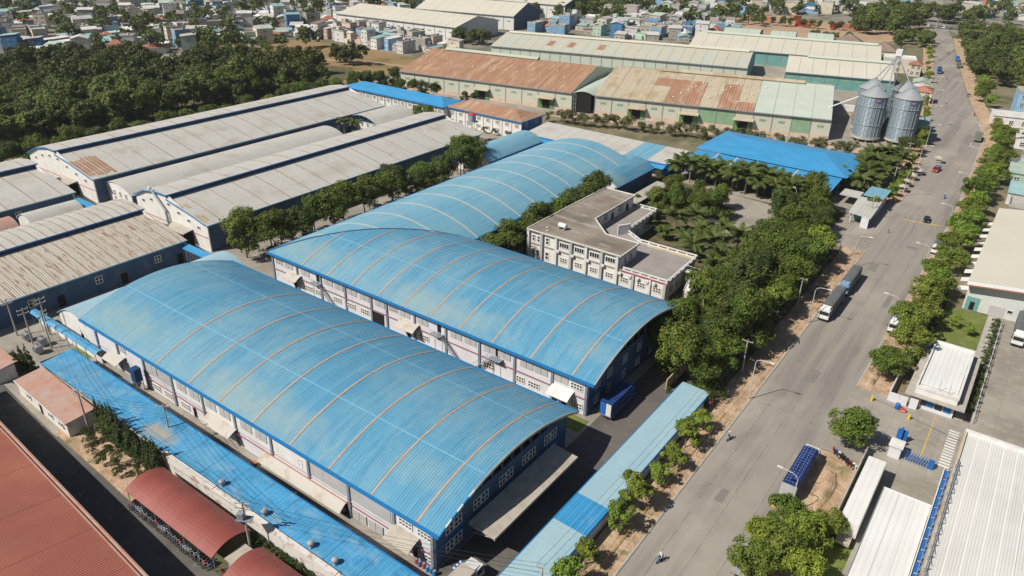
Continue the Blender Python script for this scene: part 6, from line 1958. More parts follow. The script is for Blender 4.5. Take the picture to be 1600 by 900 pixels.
for n, (d, x, y, tn, pw, pd, deg, q) in enumerate(hs):
    g.seed(n * 7 + 1)
    block = tn.startswith('field')
    w_ = pw * g.uniform(.62, .95)
    d_ = pd * g.uniform(.6, .92)
    st = g.choice((1, 2, 2, 3) if block else (1, 1, 1, 2, 2, 3))
    h = 3.1 * st + g.uniform(.2, .9)
    rt_ = g.choice(('flat', 'flat', 'mono', 'gable') if block or st > 1 else ('mono', 'gable', 'gable', 'mono', 'hip'))
    wc = g.choice(('white', 'bare cement', 'white', 'cream', 'grey', 'pale blue', 'pinkish') if block else ('white', 'white', 'cream', 'pale blue', 'bright blue', 'grey', 'bare cement', 'white', 'cream', 'white', 'bare cement', 'pale green', 'pale blue'))
    rcn = 'flat concrete' if rt_ == 'flat' else ('red tile' if rt_ == 'hip' and g.random() < .6 else g.choice(('grey tin', 'pale tin', 'pale tin', 'teal tin', 'grey tin', 'pale green', 'pale tin', 'brown', 'pale tin', 'grey tin', 'teal tin', 'pale tin') + (('red tile', 'blue tin') if g.random() < .35 else ())))
    wall, roof = house_geo(w_, d_, h, rt_)
    if n < NH:
        key = ('%s storey %s house, %s roof, in the %s' % (['one', 'two', 'three'][st - 1], wc, rcn, tn))
        counts[key] = counts.get(key, 0) + 1
        k = counts[key]
        lab = key + (', %s nearest such' % ORD[k - 1] if k > 1 else ', nearest such')
        t = thing('town_house', lab, 'house', (x, y, 0), deg, 'houses of the town')
        part('wall', wall, MW[wc], t)
        part('roof', roof, MR[rcn], t)
        for s_ in range(st):
            z = 3.1 * s_ + 1.1
            place('window', WSM, t, (-w_ * .25, -d_ / 2 - .01, z))
            place('window', WSM, t, (w_ * .25, -d_ / 2 - .01, z))
            place('window', WSM, t, (-w_ / 2 - .01, d_ * .1, z), R(-90))
            place('window', WSM, t, (w_ / 2 + .01, 0, z), R(90))
        if rt_ == 'flat' and g.random() < .7:
            part('roof_tank', MB().lathe([(.7, h + .2), (.7, h + 1.7), (.1, h + 2.0)], w_ * .2, d_ * .2, 10), m_tankb if g.random() < .6 else m_blueobj, t)
        if g.random() < .5:
            ww, dd = w_ * .5, d_ * .3
            part('stair_room', MB().box(-w_ * .3, d_ * .1, h + .2, -w_ * .3 + ww, d_ * .1 + dd, h + 2.6) if rt_ == 'flat' else MB().box(-w_ / 2 - 1.8, -d_ * .3, 0, -w_ / 2 - .01, d_ * .2, 2.6), MW[wc], t)
    else:
        for mb_, key in ((wall, ('w', wc)), (roof, ('r', rcn))):
            a = R(deg)
            c, s_ = math.cos(a), math.sin(a)
            if key not in stuff:
                stuff[key] = MB()
            stuff[key].add([(vx * c - vy * s_ + x, vx * s_ + vy * c + y, vz) for vx, vy, vz in mb_.v], mb_.f)
# every farther house joined into one mass
far = MB()
mats = []
for key, mb_ in stuff.items():
    far.m = len(mats)
    mats.append(MW[key[1]] if key[0] == 'w' else MR[key[1]])
    far.add(mb_.v, mb_.f)
o = place('far_houses', far.mesh('far_houses', mats))
o['kind'] = 'stuff'
tag(o, 'mass of small far off houses at the top of the view', 'houses')


def named_house(name, label, cat, x, y, deg, w_, d_, h, wc, rcn, rt_, wins=3, floors=2):
    t = thing(name, label, cat, (x, y, 0), deg)
    wall, roof = house_geo(w_, d_, h, rt_)
    part('wall', wall, MW[wc], t)
    part('roof', roof, MR[rcn], t)
    for f in range(floors):
        for k in range(wins):
            place('window', WIN22, t, (-w_ / 2 + w_ * (k + .5) / wins, -d_ / 2 - .01, 1.0 + f * h / floors))
        place('window', WIN22, t, (w_ / 2 + .01, 0, 1.0 + f * h / floors), R(90))
    return t


named_house('villa', 'beige two storey villa behind the silos with two dark window rows', 'house', -84, 512, 14, 18, 13, 7.6, 'cream', 'pale tin', 'flat', 3)
named_house('small_house', 'narrow cream house with a red roof beside the far left verge', 'house', -73, 505, 10, 6, 9, 6.6, 'cream', 'red tile', 'hip', 2)
named_house('small_house', 'cream house with an orange hipped roof between silos and road', 'house', -56, 432, 8, 8, 9, 5.6, 'cream', 'red tile', 'hip', 2)
named_house('small_house', 'pale green tin roofed house before the narrow cream house', 'house', -62, 462, 8, 8, 12, 4.6, 'white', 'pale green', 'gable', 2, 1)
named_house('teal_shed', 'small teal walled shed squeezed between the front right silo and the road', 'shed', -44.5, 356, 8, 7, 10, 7.0, 'pale green', 'teal tin', 'mono', 2, 1)
named_house('house', 'pale blue and white three storey house at the right edge, opposite the villa', 'house', -10, 436, 10, 13, 14, 11, 'pale blue', 'flat concrete', 'flat', 3, 3)
named_house('house', 'low white building in front of the pale blue three storey house', 'house', -15, 408, 12, 15, 9, 4.5, 'white', 'pale tin', 'mono', 3, 1)
named_house('house', 'pale tin roofed house right of the road opposite the silos', 'house', -2, 372, 4, 15, 13, 4.5, 'white', 'pale tin', 'gable', 3, 1)
named_house('house', 'pale green tin roofed shed right of the road with a blue tank on top', 'house', -1, 318, 2, 12, 14, 4.2, 'pale green', 'pale green', 'mono', 2, 1)
named_house('house', 'teal tin roofed shed between the beige warehouse and the pale green shed', 'house', 2, 292, 2, 13, 12, 4.0, 'white', 'teal tin', 'mono', 2, 1)
named_house('house', 'grey concrete house at the right edge beyond the beige warehouse', 'house', 4, 272, 2, 14, 10, 5.0, 'grey', 'flat concrete', 'flat', 3, 1)
t = named_house('house', 'white house frame with bare concrete posts at the right edge', 'house', 0, 343, 3, 10, 9, 3.4, 'white', 'flat concrete', 'flat', 2, 1)
for x in (-4.6, 0, 4.6):
    for y in (-4, 4):
        part('column', MB().box(x - .15, y - .15, 4.3, x + .15, y + .15, 7.4), m_conc, t)
for i, (x, y, m, lab) in enumerate(((-5.5, 331, m_blueobj, 'bright blue water tank on the ground right of the road opposite the silos'), (1.8, 300, m_blueobj, 'bright blue box tank beside the teal tin roof'))):
    t = thing('water_tank', lab, 'water tank', (x, y, 0))
    part('tank', MB().box(-2.4, -2, .6, 2.4, 2, 3.2), m, t)
    part('lid', MB().lathe([(.8, 3.2), (.8, 3.7), (.2, 3.9)], n=12), m, t)
    for sx in (-2, 2):
        part('leg', MB().box(sx - .1, -1.8, 0, sx + .1, 1.8, .6), m_steel, t)
named_house('villa', 'low house with a dark brown hipped roof behind the far beige warehouse, left of two', 'house', -128, 572, 14, 22, 14, 4.2, 'cream', 'brown', 'hip', 3, 1)
named_house('villa', 'low house with a dark brown hipped roof behind the far beige warehouse, right of two', 'house', -103, 560, 14, 18, 13, 4.2, 'cream', 'brown', 'hip', 3, 1)
clump((-96, 620), 16, 13, 38, 8, 'tree among the villas left of the far road', 'trees among the far villas', .6, 1.0)
clump((-150, 612), 9, 18, 8, 9, 'low tree behind the pale green sheds', 'trees behind the pale green sheds', .45, .65)
# containers at the dirt site
for i, (x, y, a) in enumerate(((-218, 672, 10), (-190, 668, 40), (-184, 672, 15), (-165, 676, 80), (-155, 678, 20), (-147, 682, 5), (-204, 700, 60))):
    t = thing('container', 'small rusty red container on the orange dirt site, %s from the left' % ORD[i], 'container', (x, y, 0), a, 'red containers on the dirt site')
    part('body', MB().box(-4.5, -1.6, .2, 4.5, 1.6, 4.2), m_redobj if i % 2 else m_tile, t)
    part('door', MB().box(4.51, -1.5, .3, 4.6, 1.5, 4.1), m_pil, t)
# containers beside the patched warehouse
for i, (x, y, m, lab) in enumerate(((-70, 372, m_tile, 'orange brown container beside the end of the patched warehouse'), (-66, 386, m_blueobj, 'bright blue container behind the silos'), (-77, 385, m_frame, 'white container left of the bright blue one behind the silos'))):
    t = thing('container', lab, 'container', (x, y, 0), 15)
    part('body', MB().box(-5, -1.3, .2, 5, 1.3, 3.0), m, t)
    part('door', MB().box(5.01, -1.2, .3, 5.1, 1.2, 2.9), m_pil, t)


# ------------------------------------------------------------------ vehicles (front towards +Y in their own frame)
m_white_paint = plain('white_vehicle_paint', (0.68, 0.68, 0.67), .35)
m_tarp_grey = mat('dark_grey_tarpaulin', (0.10, 0.11, 0.115), .8, layers=[('noise', .6, (.15, .16, .165), .4, .7, .8)], bump=[('corr', (1, 1.2), .04), ('noise', 1.5, .05)])
m_tarp_blue = mat('dark_blue_tarpaulin', (0.01, 0.028, 0.11), .6, layers=[('noise', .7, (.02, .06, .26), .4, .7, .8)], bump=[('corr', (1, .9), .05), ('noise', 1.5, .05)])
m_pilb = plain('faded_blue_cab', (0.17, 0.28, 0.42), .45)
m_silver = plain('silver_tarpaulin', (0.32, 0.32, 0.31), .5)
m_green_truck = plain('dull_green_body', (0.16, 0.18, 0.13), .6)
m_carblack = mat('dark_car_paint', (0.012, 0.016, 0.03), .25, spec=.6)
m_headl = mat('headlamp_glass', (.7, .7, .68), .2)
m_taill = mat('tail_lamp_red', (.4, .01, .01), .3)
WHEEL = {}


def wheel_mesh(r, wd):
    if (r, wd) not in WHEEL:
        mb = MB()
        mb.tube((-wd / 2, 0, 0), (wd / 2, 0, 0), r, n=14)
        mb.m = 1
        mb.tube((-wd / 2 - .02, 0, 0), (wd / 2 + .02, 0, 0), r * .5, n=10)
        WHEEL[(r, wd)] = mb.mesh('wheel', [m_rubber, m_steel])
    return WHEEL[(r, wd)]


def truck(label, x, y, deg, L, cabm, boxm, W=2.45, H=3.6, cabl=2.0, cabh=2.7, tarp=True, group=None, cargo='cargo_cover', rear=None, studs=False, rdoor=False):
    t = thing('cargo_truck', label, 'truck', (x, y, 0), deg, group)
    hl = L / 2
    part('chassis', MB().box(-.5, -hl, .6, .5, hl - .2, .95), m_rubber, t)
    yc = hl - cabl
    mb = MB()
    mb.prism([(-W / 2 + .08, yc), (W / 2 - .08, yc), (W / 2 - .08, hl), (-W / 2 + .08, hl)], .55, 1.55)
    mb.prism([(-W / 2 + .08, yc), (W / 2 - .08, yc), (W / 2 - .14, hl - .22), (-W / 2 + .14, hl - .22)], 1.55, cabh)
    part('cab', mb, cabm, t)
    part('windscreen', MB().box(-W / 2 + .22, hl - .21, 1.6, W / 2 - .22, hl - .12, cabh - .25), m_glass, t)
    for s in (-1, 1):
        part('side_window', MB().box(s * (W / 2 - .1) - .03, yc + .5, 1.6, s * (W / 2 - .1) + .03, hl - .45, cabh - .3), m_glass, t)
        part('headlight', MB().box(s * .85 - .18, hl, .75, s * .85 + .18, hl + .05, 1.0), m_headl, t)
        part('mirror', MB().box(s * (W / 2 + .15) - .06, hl - .3, 1.7, s * (W / 2 + .15) + .06, hl - .22, 2.2), m_rubber, t)
        part('tail_light', MB().box(s * .95 - .12, -hl - .05, .75, s * .95 + .12, -hl, .95), m_taill, t)
    part('bumper', MB().box(-W / 2 + .1, hl + .06, .4, W / 2 - .1, hl + .16, .72), m_rubber, t)
    part('air_deflector', MB().prism([(-W / 2 + .3, yc), (W / 2 - .3, yc), (W / 2 - .4, hl - .6), (-W / 2 + .4, hl - .6)], cabh, [H - .2, H - .2, cabh + .1, cabh + .1]), cabm, t)
    mb = MB()
    y1 = yc - .15
    if tarp:
        pr = [(-W / 2, H - .45), (-W / 2 + .18, H - .15), (-.5, H), (.5, H), (W / 2 - .18, H - .15), (W / 2, H - .45)]
        mb.gable(pr, 1.15, -hl, y1, 'y')
    else:
        mb.box(-W / 2, -hl, 1.1, W / 2, y1, H)
    c = part(cargo, mb, boxm, t)
    part('bed', MB().box(-W / 2 - .02, -hl - .02, .95, W / 2 + .02, y1 + .02, 1.14), m_steel, t)
    n = int((y1 + hl) / 1.3)
    if tarp:
        for k in range(n + 1):
            yy = -hl + (y1 + hl) * k / n
            part('hoop', MB().path([(s, yy, z + .02) for s, z in pr], .035, 4), boxm if not studs else m_tarp_blue, c)
    if studs:
        for k in range(n * 2):
            for s in (-.75, -.3, .3, .75):
                yy = -hl + (y1 + hl) * (k + .5) / (2 * n)
                part('tie_knot', MB().box(s - .04, yy - .03, interp(pr, s) + .0, s + .04, yy + .03, interp(pr, s) + .06), m_lamphead, c)
    if rdoor:
        for s in (-1, 1):
            part('rear_door', MB().box(s * .6 - .52, -hl - .08, 1.2, s * .6 + .52, -hl - .01, H - .15), m_white_paint if s > 0 else m_blueobj, t)
    if rear:
        part('rear_flap', MB().slab([(-W / 2, -hl - .8, 1.2), (W / 2, -hl - .8, 1.2), (W / 2, -hl - .01, H - .4), (-W / 2, -hl - .01, H - .4)], .1), rear, t)
    ys = [hl - .95] + ([-hl + 1.2, -hl + 2.4] if L > 9 else [-hl + 1.4])
    for yy in ys:
        for s in (-1, 1):
            place('wheel', wheel_mesh(.5, .35), t, (s * (W / 2 - .2), yy, .5))
    return t


truck('parked truck with a dark blue studded tarpaulin near the single round tree', -17.0, 108.0, 0, 13.2, m_white_paint, m_tarp_blue, H=3.7, rear=m_silver, studs=True)
truck('white cab truck with dark grey tarpaulin, front one of two parked on the left', -29.6, 172.8, 180, 14.0, m_white_paint, m_tarp_grey, W=2.5, H=3.6)
truck('blue cab truck with grey tarpaulin parked behind the white cab truck on the left', -29.5, 188.6, 180, 13.0, m_pilb, m_tarp_grey, W=2.5, H=3.6)
truck('white cab truck with grey load parked in the lorry yard at the right edge', 8.1, 187.2, 180, 12.6, m_white_paint, m_tarp_grey)
truck('white and blue truck half hidden under the right verge trees', -15.2, 175.5, 180, 12.0, m_white_paint, m_tarp_grey)
truck('blue and white container truck in the shadow at the end of the middle hall', -51.0, 106.8, 0, 10.0, m_blueobj, m_tarp_blue, H=3.9, tarp=False, cargo='container', rdoor=True)
truck('box truck with a pale grey roof beside the nearest hall at the bottom edge', -47.4, 54.8, 0, 9.5, m_white_paint, m_tan_can, H=3.2, tarp=False, cargo='container')
truck('dull green truck parked on the right of the road opposite the front right silo', -22.6, 368.5, 3, 9, m_green_truck, m_green_truck, W=2.6, H=3.0, tarp=False)
truck('white van with a dark load under the right verge trees past the beige warehouse', -15.6, 228.5, 180, 8.0, m_white_paint, m_tarp_grey, W=2.2, H=2.9, cabl=1.9, cabh=2.4)
truck('dark brown truck parked on the far right side of the road', -56.0, 553, 10, 9, m_tile, m_tarp_grey, W=2.5, H=3.0)
truck('small blue truck ahead of the dark brown truck on the far right side', -60.5, 578, 10, 7, m_blueobj, m_blueobj, W=2.2, H=2.6, tarp=False)
truck('blue truck parked on the left of the road beyond the silos', -62.5, 524, 188, 8, m_blueobj, m_tarp_blue, W=2.4, H=3.0)
for i, (x, y) in enumerate(((-104, 742), (-98, 741), (-92, 741), (-87, 743))):
    truck('truck standing across the far end of the road, %s from the left' % ORD[i], x, y, 95, 6.5, m_tan_can if i % 2 else m_white_paint, m_tarp_grey, W=2.3, H=2.8, group='trucks at the far end of the road')
truck('grey flatbed truck half hidden under the bottom right tree clump', -17.3, 85.2, 0, 8.5, m_steel, m_silver, W=2.3, H=2.2, cabl=1.8, cabh=2.3)
# white box trailer
tl = thing('box_trailer', 'long white box trailer parked beside the dark grey boundary wall', 'trailer', (-7.1, 107.0, 0), 0)
part('box', MB().box(-1.4, -9.0, 1.2, 1.4, 9.0, 3.9), m_white_roof, tl)
part('chassis', MB().box(-.6, -9.2, .7, .6, 9.0, 1.19), m_rubber, tl)
part('rear_step', MB().box(-1.0, -11.0, .9, 1.0, -9.02, 1.4), m_tan_can, tl)
for yy in (-7.4, -6.1, 5.6):
    for s in (-1, 1):
        place('wheel', wheel_mesh(.5, .35), tl, (s * 1.15, yy, .5))


def car(label, x, y, deg, paint, kind='sedan', group=None):
    t = thing('parked_car' if kind != 'pickup' else 'pickup_truck', label, 'car' if kind != 'pickup' else 'pickup', (x, y, 0), deg, group)
    pr = [(-2.2, .45), (-2.25, .75), (-2.1, .98), (-1.3, 1.02), (-.75, 1.02), (1.0, 1.0), (2.0, .82), (2.25, .6), (2.2, .4)]
    mb = MB()
    mb.prism([(-.86, -2.15), (.86, -2.15), (.9, 0), (.84, 2.0), (.5, 2.25), (-.5, 2.25), (-.84, 2.0), (-.9, 0)], .32, [.98, .98, 1.0, .82, .74, .74, .82, 1.0])
    part('body', mb, paint, t)
    if kind == 'sedan':
        mb = MB()
        mb.add([(-.8, -1.55, .97), (.8, -1.55, .97), (.8, 1.05, .97), (-.8, 1.05, .97), (-.6, -.95, 1.43), (.6, -.95, 1.43), (.6, .35, 1.45), (-.6, .35, 1.45)],
               [(0, 1, 5, 4), (1, 2, 6, 5), (2, 3, 7, 6), (3, 0, 4, 7)])
        part('windows', mb, m_glass, t)
        part('roof', MB().prism([(-.62, -.97), (.62, -.97), (.62, .37), (-.62, .37)], 1.43, 1.49), paint, t)
    else:
        mb = MB()
        mb.add([(-.8, -.2, .97), (.8, -.2, .97), (.8, 1.25, .97), (-.8, 1.25, .97), (-.65, -.1, 1.6), (.65, -.1, 1.6), (.65, .7, 1.6), (-.65, .7, 1.6)],
               [(0, 1, 5, 4), (1, 2, 6, 5), (2, 3, 7, 6), (3, 0, 4, 7)])
        part('windows', mb, m_glass, t)
        part('roof', MB().box(-.66, -.12, 1.6, .66, .72, 1.66), paint, t)
        part('load', MB().box(-.8, -2.1, 1.0, .8, -.3, 1.5), m_blueobj, t)
    for s in (-1, 1):
        part('headlight', MB().box(s * .62 - .14, 2.1, .6, s * .62 + .14, 2.27, .74), m_headl, t)
        part('tail_light', MB().box(s * .68 - .12, -2.24, .7, s * .68 + .12, -2.14, .88), m_taill, t)
        for yy in (-1.35, 1.35):
            place('wheel', wheel_mesh(.33, .22), t, (s * .82, yy, .33))
    return t


car('dark blue car driving towards the camera in the middle of the road', -22.2, 251.5, 184, m_carblack)
car('red pickup with a bright blue load parked on the left of the road', -29.0, 309.5, 175, m_redobj, 'pickup').scale = (1.2, 1.15, 1.15)
car('white car parked under the palms in the car park', -62.5, 233.2, 80, m_white_paint)
car('second white car parked among the garden trees, nearer to the office', -72.5, 204.6, 60, m_white_paint)
car('small car parked by the right verge opposite the villa', -38.6, 463, 12, m_steel)
car('dark car under the palms beside the white one in the car park', -57.8, 234.4, 80, m_carblack)


# motorbikes
def bike_meshes(col):
    out = []
    mb = MB()
    for k in range(10):
        a0, a1 = 2 * math.pi * k / 10, 2 * math.pi * (k + 1) / 10
        mb.tube((0, .27 * math.cos(a0), .27 * math.sin(a0)), (0, .27 * math.cos(a1), .27 * math.sin(a1)), .045, n=4)
    mb.tube((-.06, 0, 0), (.06, 0, 0), .07, n=6)
    w_ = mb.mesh('wheel', m_rubber)
    mb = MB()
    mb.add([(-.12, -.75, .62), (.12, -.75, .62), (.14, .1, .5), (-.14, .1, .5), (-.07, -.85, .78), (.07, -.85, .78), (.1, .15, .72), (-.1, .15, .72)],
           [(0, 3, 2, 1), (4, 5, 6, 7), (0, 1, 5, 4), (1, 2, 6, 5), (2, 3, 7, 6), (3, 0, 4, 7)])
    mb.add([(-.2, .1, .35), (.2, .1, .35), (.18, .42, .4), (-.18, .42, .4), (-.2, .3, .95), (.2, .3, .95), (.14, .45, .98), (-.14, .45, .98)],
           [(0, 3, 2, 1), (4, 5, 6, 7), (0, 1, 5, 4), (1, 2, 6, 5), (2, 3, 7, 6), (3, 0, 4, 7)])
    mb.box(-.1, -.35, .28, .1, .2, .5)
    body = mb.mesh('body', plain('bike_paint_' + col[0], col[1], .35))
    return w_, body


_w, _b = bike_meshes(('red', (0.45, 0.03, 0.03)))
BW = _w
BB = {'red': _b}
for c, v in (('white', (.6, .6, .6)), ('black', (.02, .02, .025)), ('blue', (.03, .12, .4)), ('silver', (.35, .36, .38)), ('green', (.05, .25, .15))):
    BB[c] = bike_meshes((c, v))[1]
BSEAT = MB().box(-.14, -.7, .78, .14, .0, .88).mesh('seat', m_rubber)
BH = MB().path([(-.35, .3, 1.08), (-.1, .42, 1.02), (.1, .42, 1.02), (.35, .3, 1.08)], .03, 5).mesh('handlebar', m_steel)
BF = MB().path([(0, .62, .3), (0, .42, .95)], .05, 5).mesh('fork', m_steel)


def motorbike(x, y, deg, col, label, group=None):
    t = thing('motorbike', label, 'motorbike', (x, y, 0), deg, group)
    place('body', BB[col], t)
    place('seat', BSEAT, t)
    place('handlebar', BH, t)
    place('fork', BF, t)
    place('wheel', BW, t, (0, -.6, .3))
    place('wheel', BW, t, (0, .62, .3))
    return t


cols = ['red', 'black', 'white', 'blue', 'black', 'silver', 'white', 'red', 'green', 'black', 'white']
for k in range(36):
    c = cols[(k * 7) % 11]
    o = motorbike(-98.6 + .58 * k + rng.uniform(-.06, .06), 37.25 + rng.uniform(-.12, .12), 180 + rng.uniform(-12, 12), c, '%s motorbike in the parked row under the maroon canopy, %s from the left' % (c, ORD[k]), 'motorbikes parked under the maroon canopy')
for k in range(7):
    c = cols[(k * 5) % 11]
    motorbike(-75.6 + rng.uniform(-.1, .1) + (k % 2) * .5, 37.6 + .75 * k, 90 + rng.uniform(-15, 15), c, '%s motorbike by the tiny grey hut, %s from the near end' % (c, ORD[k]), 'motorbikes by the grey hut')
for k in range(9):
    c = cols[(k * 3) % 11]
    motorbike(-14.2 + .55 * k, 118.6 - .35 * k + rng.uniform(-.2, .2), 20 + rng.uniform(-15, 15), c, '%s motorbike parked on the orange soil near the round tree, %s from the left' % (c, ORD[k]), 'motorbikes parked near the round tree')


# people: one continuous skinned body each
def skin_body(name, J, E, m):
    me = bpy.data.meshes.new(name)
    keys = list(J)
    me.from_pydata([J[k][0] for k in keys], [(keys.index(a), keys.index(b)) for a, b in E], [])
    o = bpy.data.objects.new(name, me)
    COL.objects.link(o)
    o.modifiers.new('skin', 'SKIN')
    for i, k in enumerate(keys):
        me.skin_vertices[0].data[i].radius = (J[k][1], J[k][1])
        me.skin_vertices[0].data[i].use_root = (i == 0)
    sb = o.modifiers.new('sub', 'SUBSURF')
    sb.levels = 1
    dg = bpy.context.evaluated_depsgraph_get()
    out = bpy.data.meshes.new_from_object(o.evaluated_get(dg))
    out.name = name
    out.materials.clear()
    for mm in m:
        out.materials.append(mm)
    if len(m) > 1:      # shirt above the waist, trousers below, skin on hands and head
        for p in out.polygons:
            c = p.center
            hand = min((c - Vector(J[k][0])).length for k in ('hl', 'hr')) < .09
            head = (c - Vector(J['head'][0])).length < .14 or (c - Vector(J['neck'][0])).length < .06
            p.material_index = 2 if hand or head else (1 if c.z < J['pelvis'][0][2] + .06 else 0)
    bpy.data.objects.remove(o)
    return out


m_skin = plain('skin', (0.42, 0.26, 0.18), .6)
m_trous = plain('dark_trousers', (0.03, 0.035, 0.06), .8)
EDG = [('pelvis', 'waist'), ('waist', 'chest'), ('chest', 'neck'), ('neck', 'head'), ('head', 'top'), ('chest', 'sl'), ('sl', 'el'), ('el', 'hl'), ('chest', 'sr'), ('sr', 'er'), ('er', 'hr'),
       ('pelvis', 'tl'), ('tl', 'kl'), ('kl', 'al'), ('al', 'fl'), ('pelvis', 'tr'), ('tr', 'kr'), ('kr', 'ar'), ('ar', 'fr')]


def joints(pose):
    if pose == 'ride':
        J = {'pelvis': ((0, -.28, .95), .14), 'waist': ((0, -.27, 1.12), .13), 'chest': ((0, -.2, 1.36), .15), 'neck': ((0, -.16, 1.54), .055), 'head': ((0, -.12, 1.68), .095), 'top': ((0, -.12, 1.78), .07)}
        for s, n in ((-1, 'l'), (1, 'r')):
            J['s' + n] = ((s * .19, -.17, 1.44), .065)
            J['e' + n] = ((s * .3, .08, 1.22), .045)
            J['h' + n] = ((s * .32, .3, 1.12), .035)
            J['t' + n] = ((s * .1, -.22, .92), .095)
            J['k' + n] = ((s * .2, .22, .82), .065)
            J['a' + n] = ((s * .18, .12, .4), .042)
            J['f' + n] = ((s * .18, .3, .34), .035)
    else:
        J = {'pelvis': ((0, 0, .92), .13), 'waist': ((0, 0, 1.08), .12), 'chest': ((0, 0, 1.32), .145), 'neck': ((0, .01, 1.5), .055), 'head': ((0, .02, 1.62), .095), 'top': ((0, .02, 1.72), .07)}
        for s, n in ((-1, 'l'), (1, 'r')):
            J['s' + n] = ((s * .19, 0, 1.4), .06)
            J['e' + n] = ((s * .25, -.02, 1.12), .043)
            J['h' + n] = ((s * .26, .08, .86), .035)
            J['t' + n] = ((s * .09, 0, .86), .09)
            J['k' + n] = ((s * .11, .05 * s, .48), .06)
            J['a' + n] = ((s * .12, .04 * s - .03, .09), .042)
            J['f' + n] = ((s * .13, .04 * s + .12, .05), .035)
    return J


SH = {c: plain('shirt_' + c, v, .8) for c, v in (('white', (.6, .6, .58)), ('blue', (.08, .2, .5)), ('grey', (.3, .3, .32)), ('red', (.45, .06, .05)))}
RIDE = {c: skin_body('body', joints('ride'), EDG, [SH[c], m_trous, m_skin]) for c in SH}
STAND = {c: skin_body('body', joints('stand'), EDG, [SH[c], m_trous, m_skin]) for c in SH}
HELM = {c: MB().lathe([(.14, 1.62), (.15, 1.7), (.12, 1.8), (.05, 1.84)], 0, -.12, 10).mesh('helmet', v) for c, v in (('white', m_lamphead), ('red', m_redobj), ('blue', m_blueobj))}
rides = [(-27.7, 77.3, 170, 'blue', 'white', 'white', 'nearest rider, at the bottom of the road'), (-30.4, 110.5, 178, 'silver', 'grey', 'white', 'rider beside the left kerb opposite the roadside shed'),
         (-21.4, 278.4, 185, 'blue', 'blue', 'white', 'rider beyond the dark blue car'), (-23.7, 354.3, 186, 'white', 'white', 'white', 'rider in mid road level with the front right silo'),
         (-36.1, 389.7, 190, 'white', 'white', 'red', 'rider on the left lane past the silos'), (-30.0, 416.4, 10, 'red', 'red', 'blue', 'rider on the right lane past the green truck'),
         (-45.3, 435.3, 190, 'white', 'grey', 'white', 'rider on the left lane opposite the pale blue house'), (-55.4, 505.1, 190, 'black', 'grey', 'red', 'rider level with the villa'),
         (-69.2, 570.4, 195, 'black', 'white', 'white', 'far rider on the left lane'), (-69.1, 602.3, 15, 'red', 'red', 'blue', 'far rider on the right lane'),
         (-68.9, 619.5, 15, 'black', 'grey', 'white', 'farther rider close to the right verge'), (-82.6, 662.8, 195, 'white', 'white', 'white', 'farthest rider on the road')]
for (x, y, a, bc, sc_, hc, lab) in rides:
    motorbike(x, y, a, bc, '%s motorbike of the %s' % (bc, lab), 'motorbikes on the road')
    p = thing('person', 'person in a %s shirt, %s' % (sc_, lab), 'person', (x, y, 0), a, 'riders on the road')
    place('body', RIDE[sc_], p)
    place('helmet', HELM[hc], p)
for i, (x, y, a, c, lab) in enumerate(((-29.6, 233.5, 90, 'red', 'person in a red shirt standing on the kerb before the small grey gatehouse'), (-34.5, 284, 60, 'grey', 'person in a grey shirt standing by the carts on the left verge'),
                                       (-166.5, 101.8, 0, 'blue', 'person in a blue shirt between the white gable and the middle blue hall'))):
    p = thing('person', lab, 'person', (x, y, 0.0 if i != 1 else .13), a)
    place('body', STAND[c], p)
for i, (x, y, c) in enumerate(((-30.2, 321.5, m_tan_can), (-34.3, 292, m_tan_can), (-34.5, 283, m_tan_can), (-34.3, 276, m_tan_can), (-33.6, 300, m_tan_can))):
    t = thing('street_stall', 'small street stall with a cloth canopy on the left verge, %s from the near end' % ORD[4 - i if i else 4] if False else 'street stall under a %s canopy on the left verge, %s from the near end' % ('tan' if c is m_tan_can else 'red', ORD[{0: 4, 1: 2, 2: 1, 3: 0, 4: 3}[i]]), 'stall', (x, y, .13 if i else 0), 0, 'stalls on the left verge')
    mb = MB()
    mb.add([(-1.6, -1.6, 2.1), (1.6, -1.6, 2.1), (1.6, 1.6, 2.1), (-1.6, 1.6, 2.1), (0, 0, 2.8)], [(0, 1, 4), (1, 2, 4), (2, 3, 4), (3, 0, 4), (3, 2, 1, 0)])
    part('canopy', mb, c, t)
    for sx in (-1.4, 1.4):
        for sy in (-1.4, 1.4):
            part('post', MB().tube((sx, sy, 0), (sx, sy, 2.1), .04, n=5), m_steel, t)
    part('cart', MB().box(-.9, -.5, .3, .9, .5, 1.0), m_tan_can, t)


# ------------------------------------------------------------------ poles, lamps, cables
def power_pole(x, y, label, h=8.4, z=0.0, arms=1, deg=0, transformer=False, group='power poles'):
    t = thing('power_pole', label, 'power pole', (x, y, z), deg, group)
    part('shaft', MB().tube((0, 0, -.1), (0, 0, h), .19, .12, 8), m_polec, t)
    for a in range(arms):
        zz = h - .35 - a * .9
        part('crossarm', MB().box(-1.1, -.07, zz - .06, 1.1, .07, zz + .06), m_polec, t)
        for s in (-1, 0, 1):
            part('insulator', MB().lathe([(.05, zz + .06), (.08, zz + .15), (.05, zz + .32)], s * 1.0, 0, 6), m_lamphead, t)
    if transformer:
        part('transformer', MB().box(-.9, -.5, h - 3.1, .0, .4, h - 2.0), m_steel, t)
        part('platform', MB().box(-1.1, -.6, h - 3.25, 1.1, .6, h - 3.1), m_pil, t)
    return t


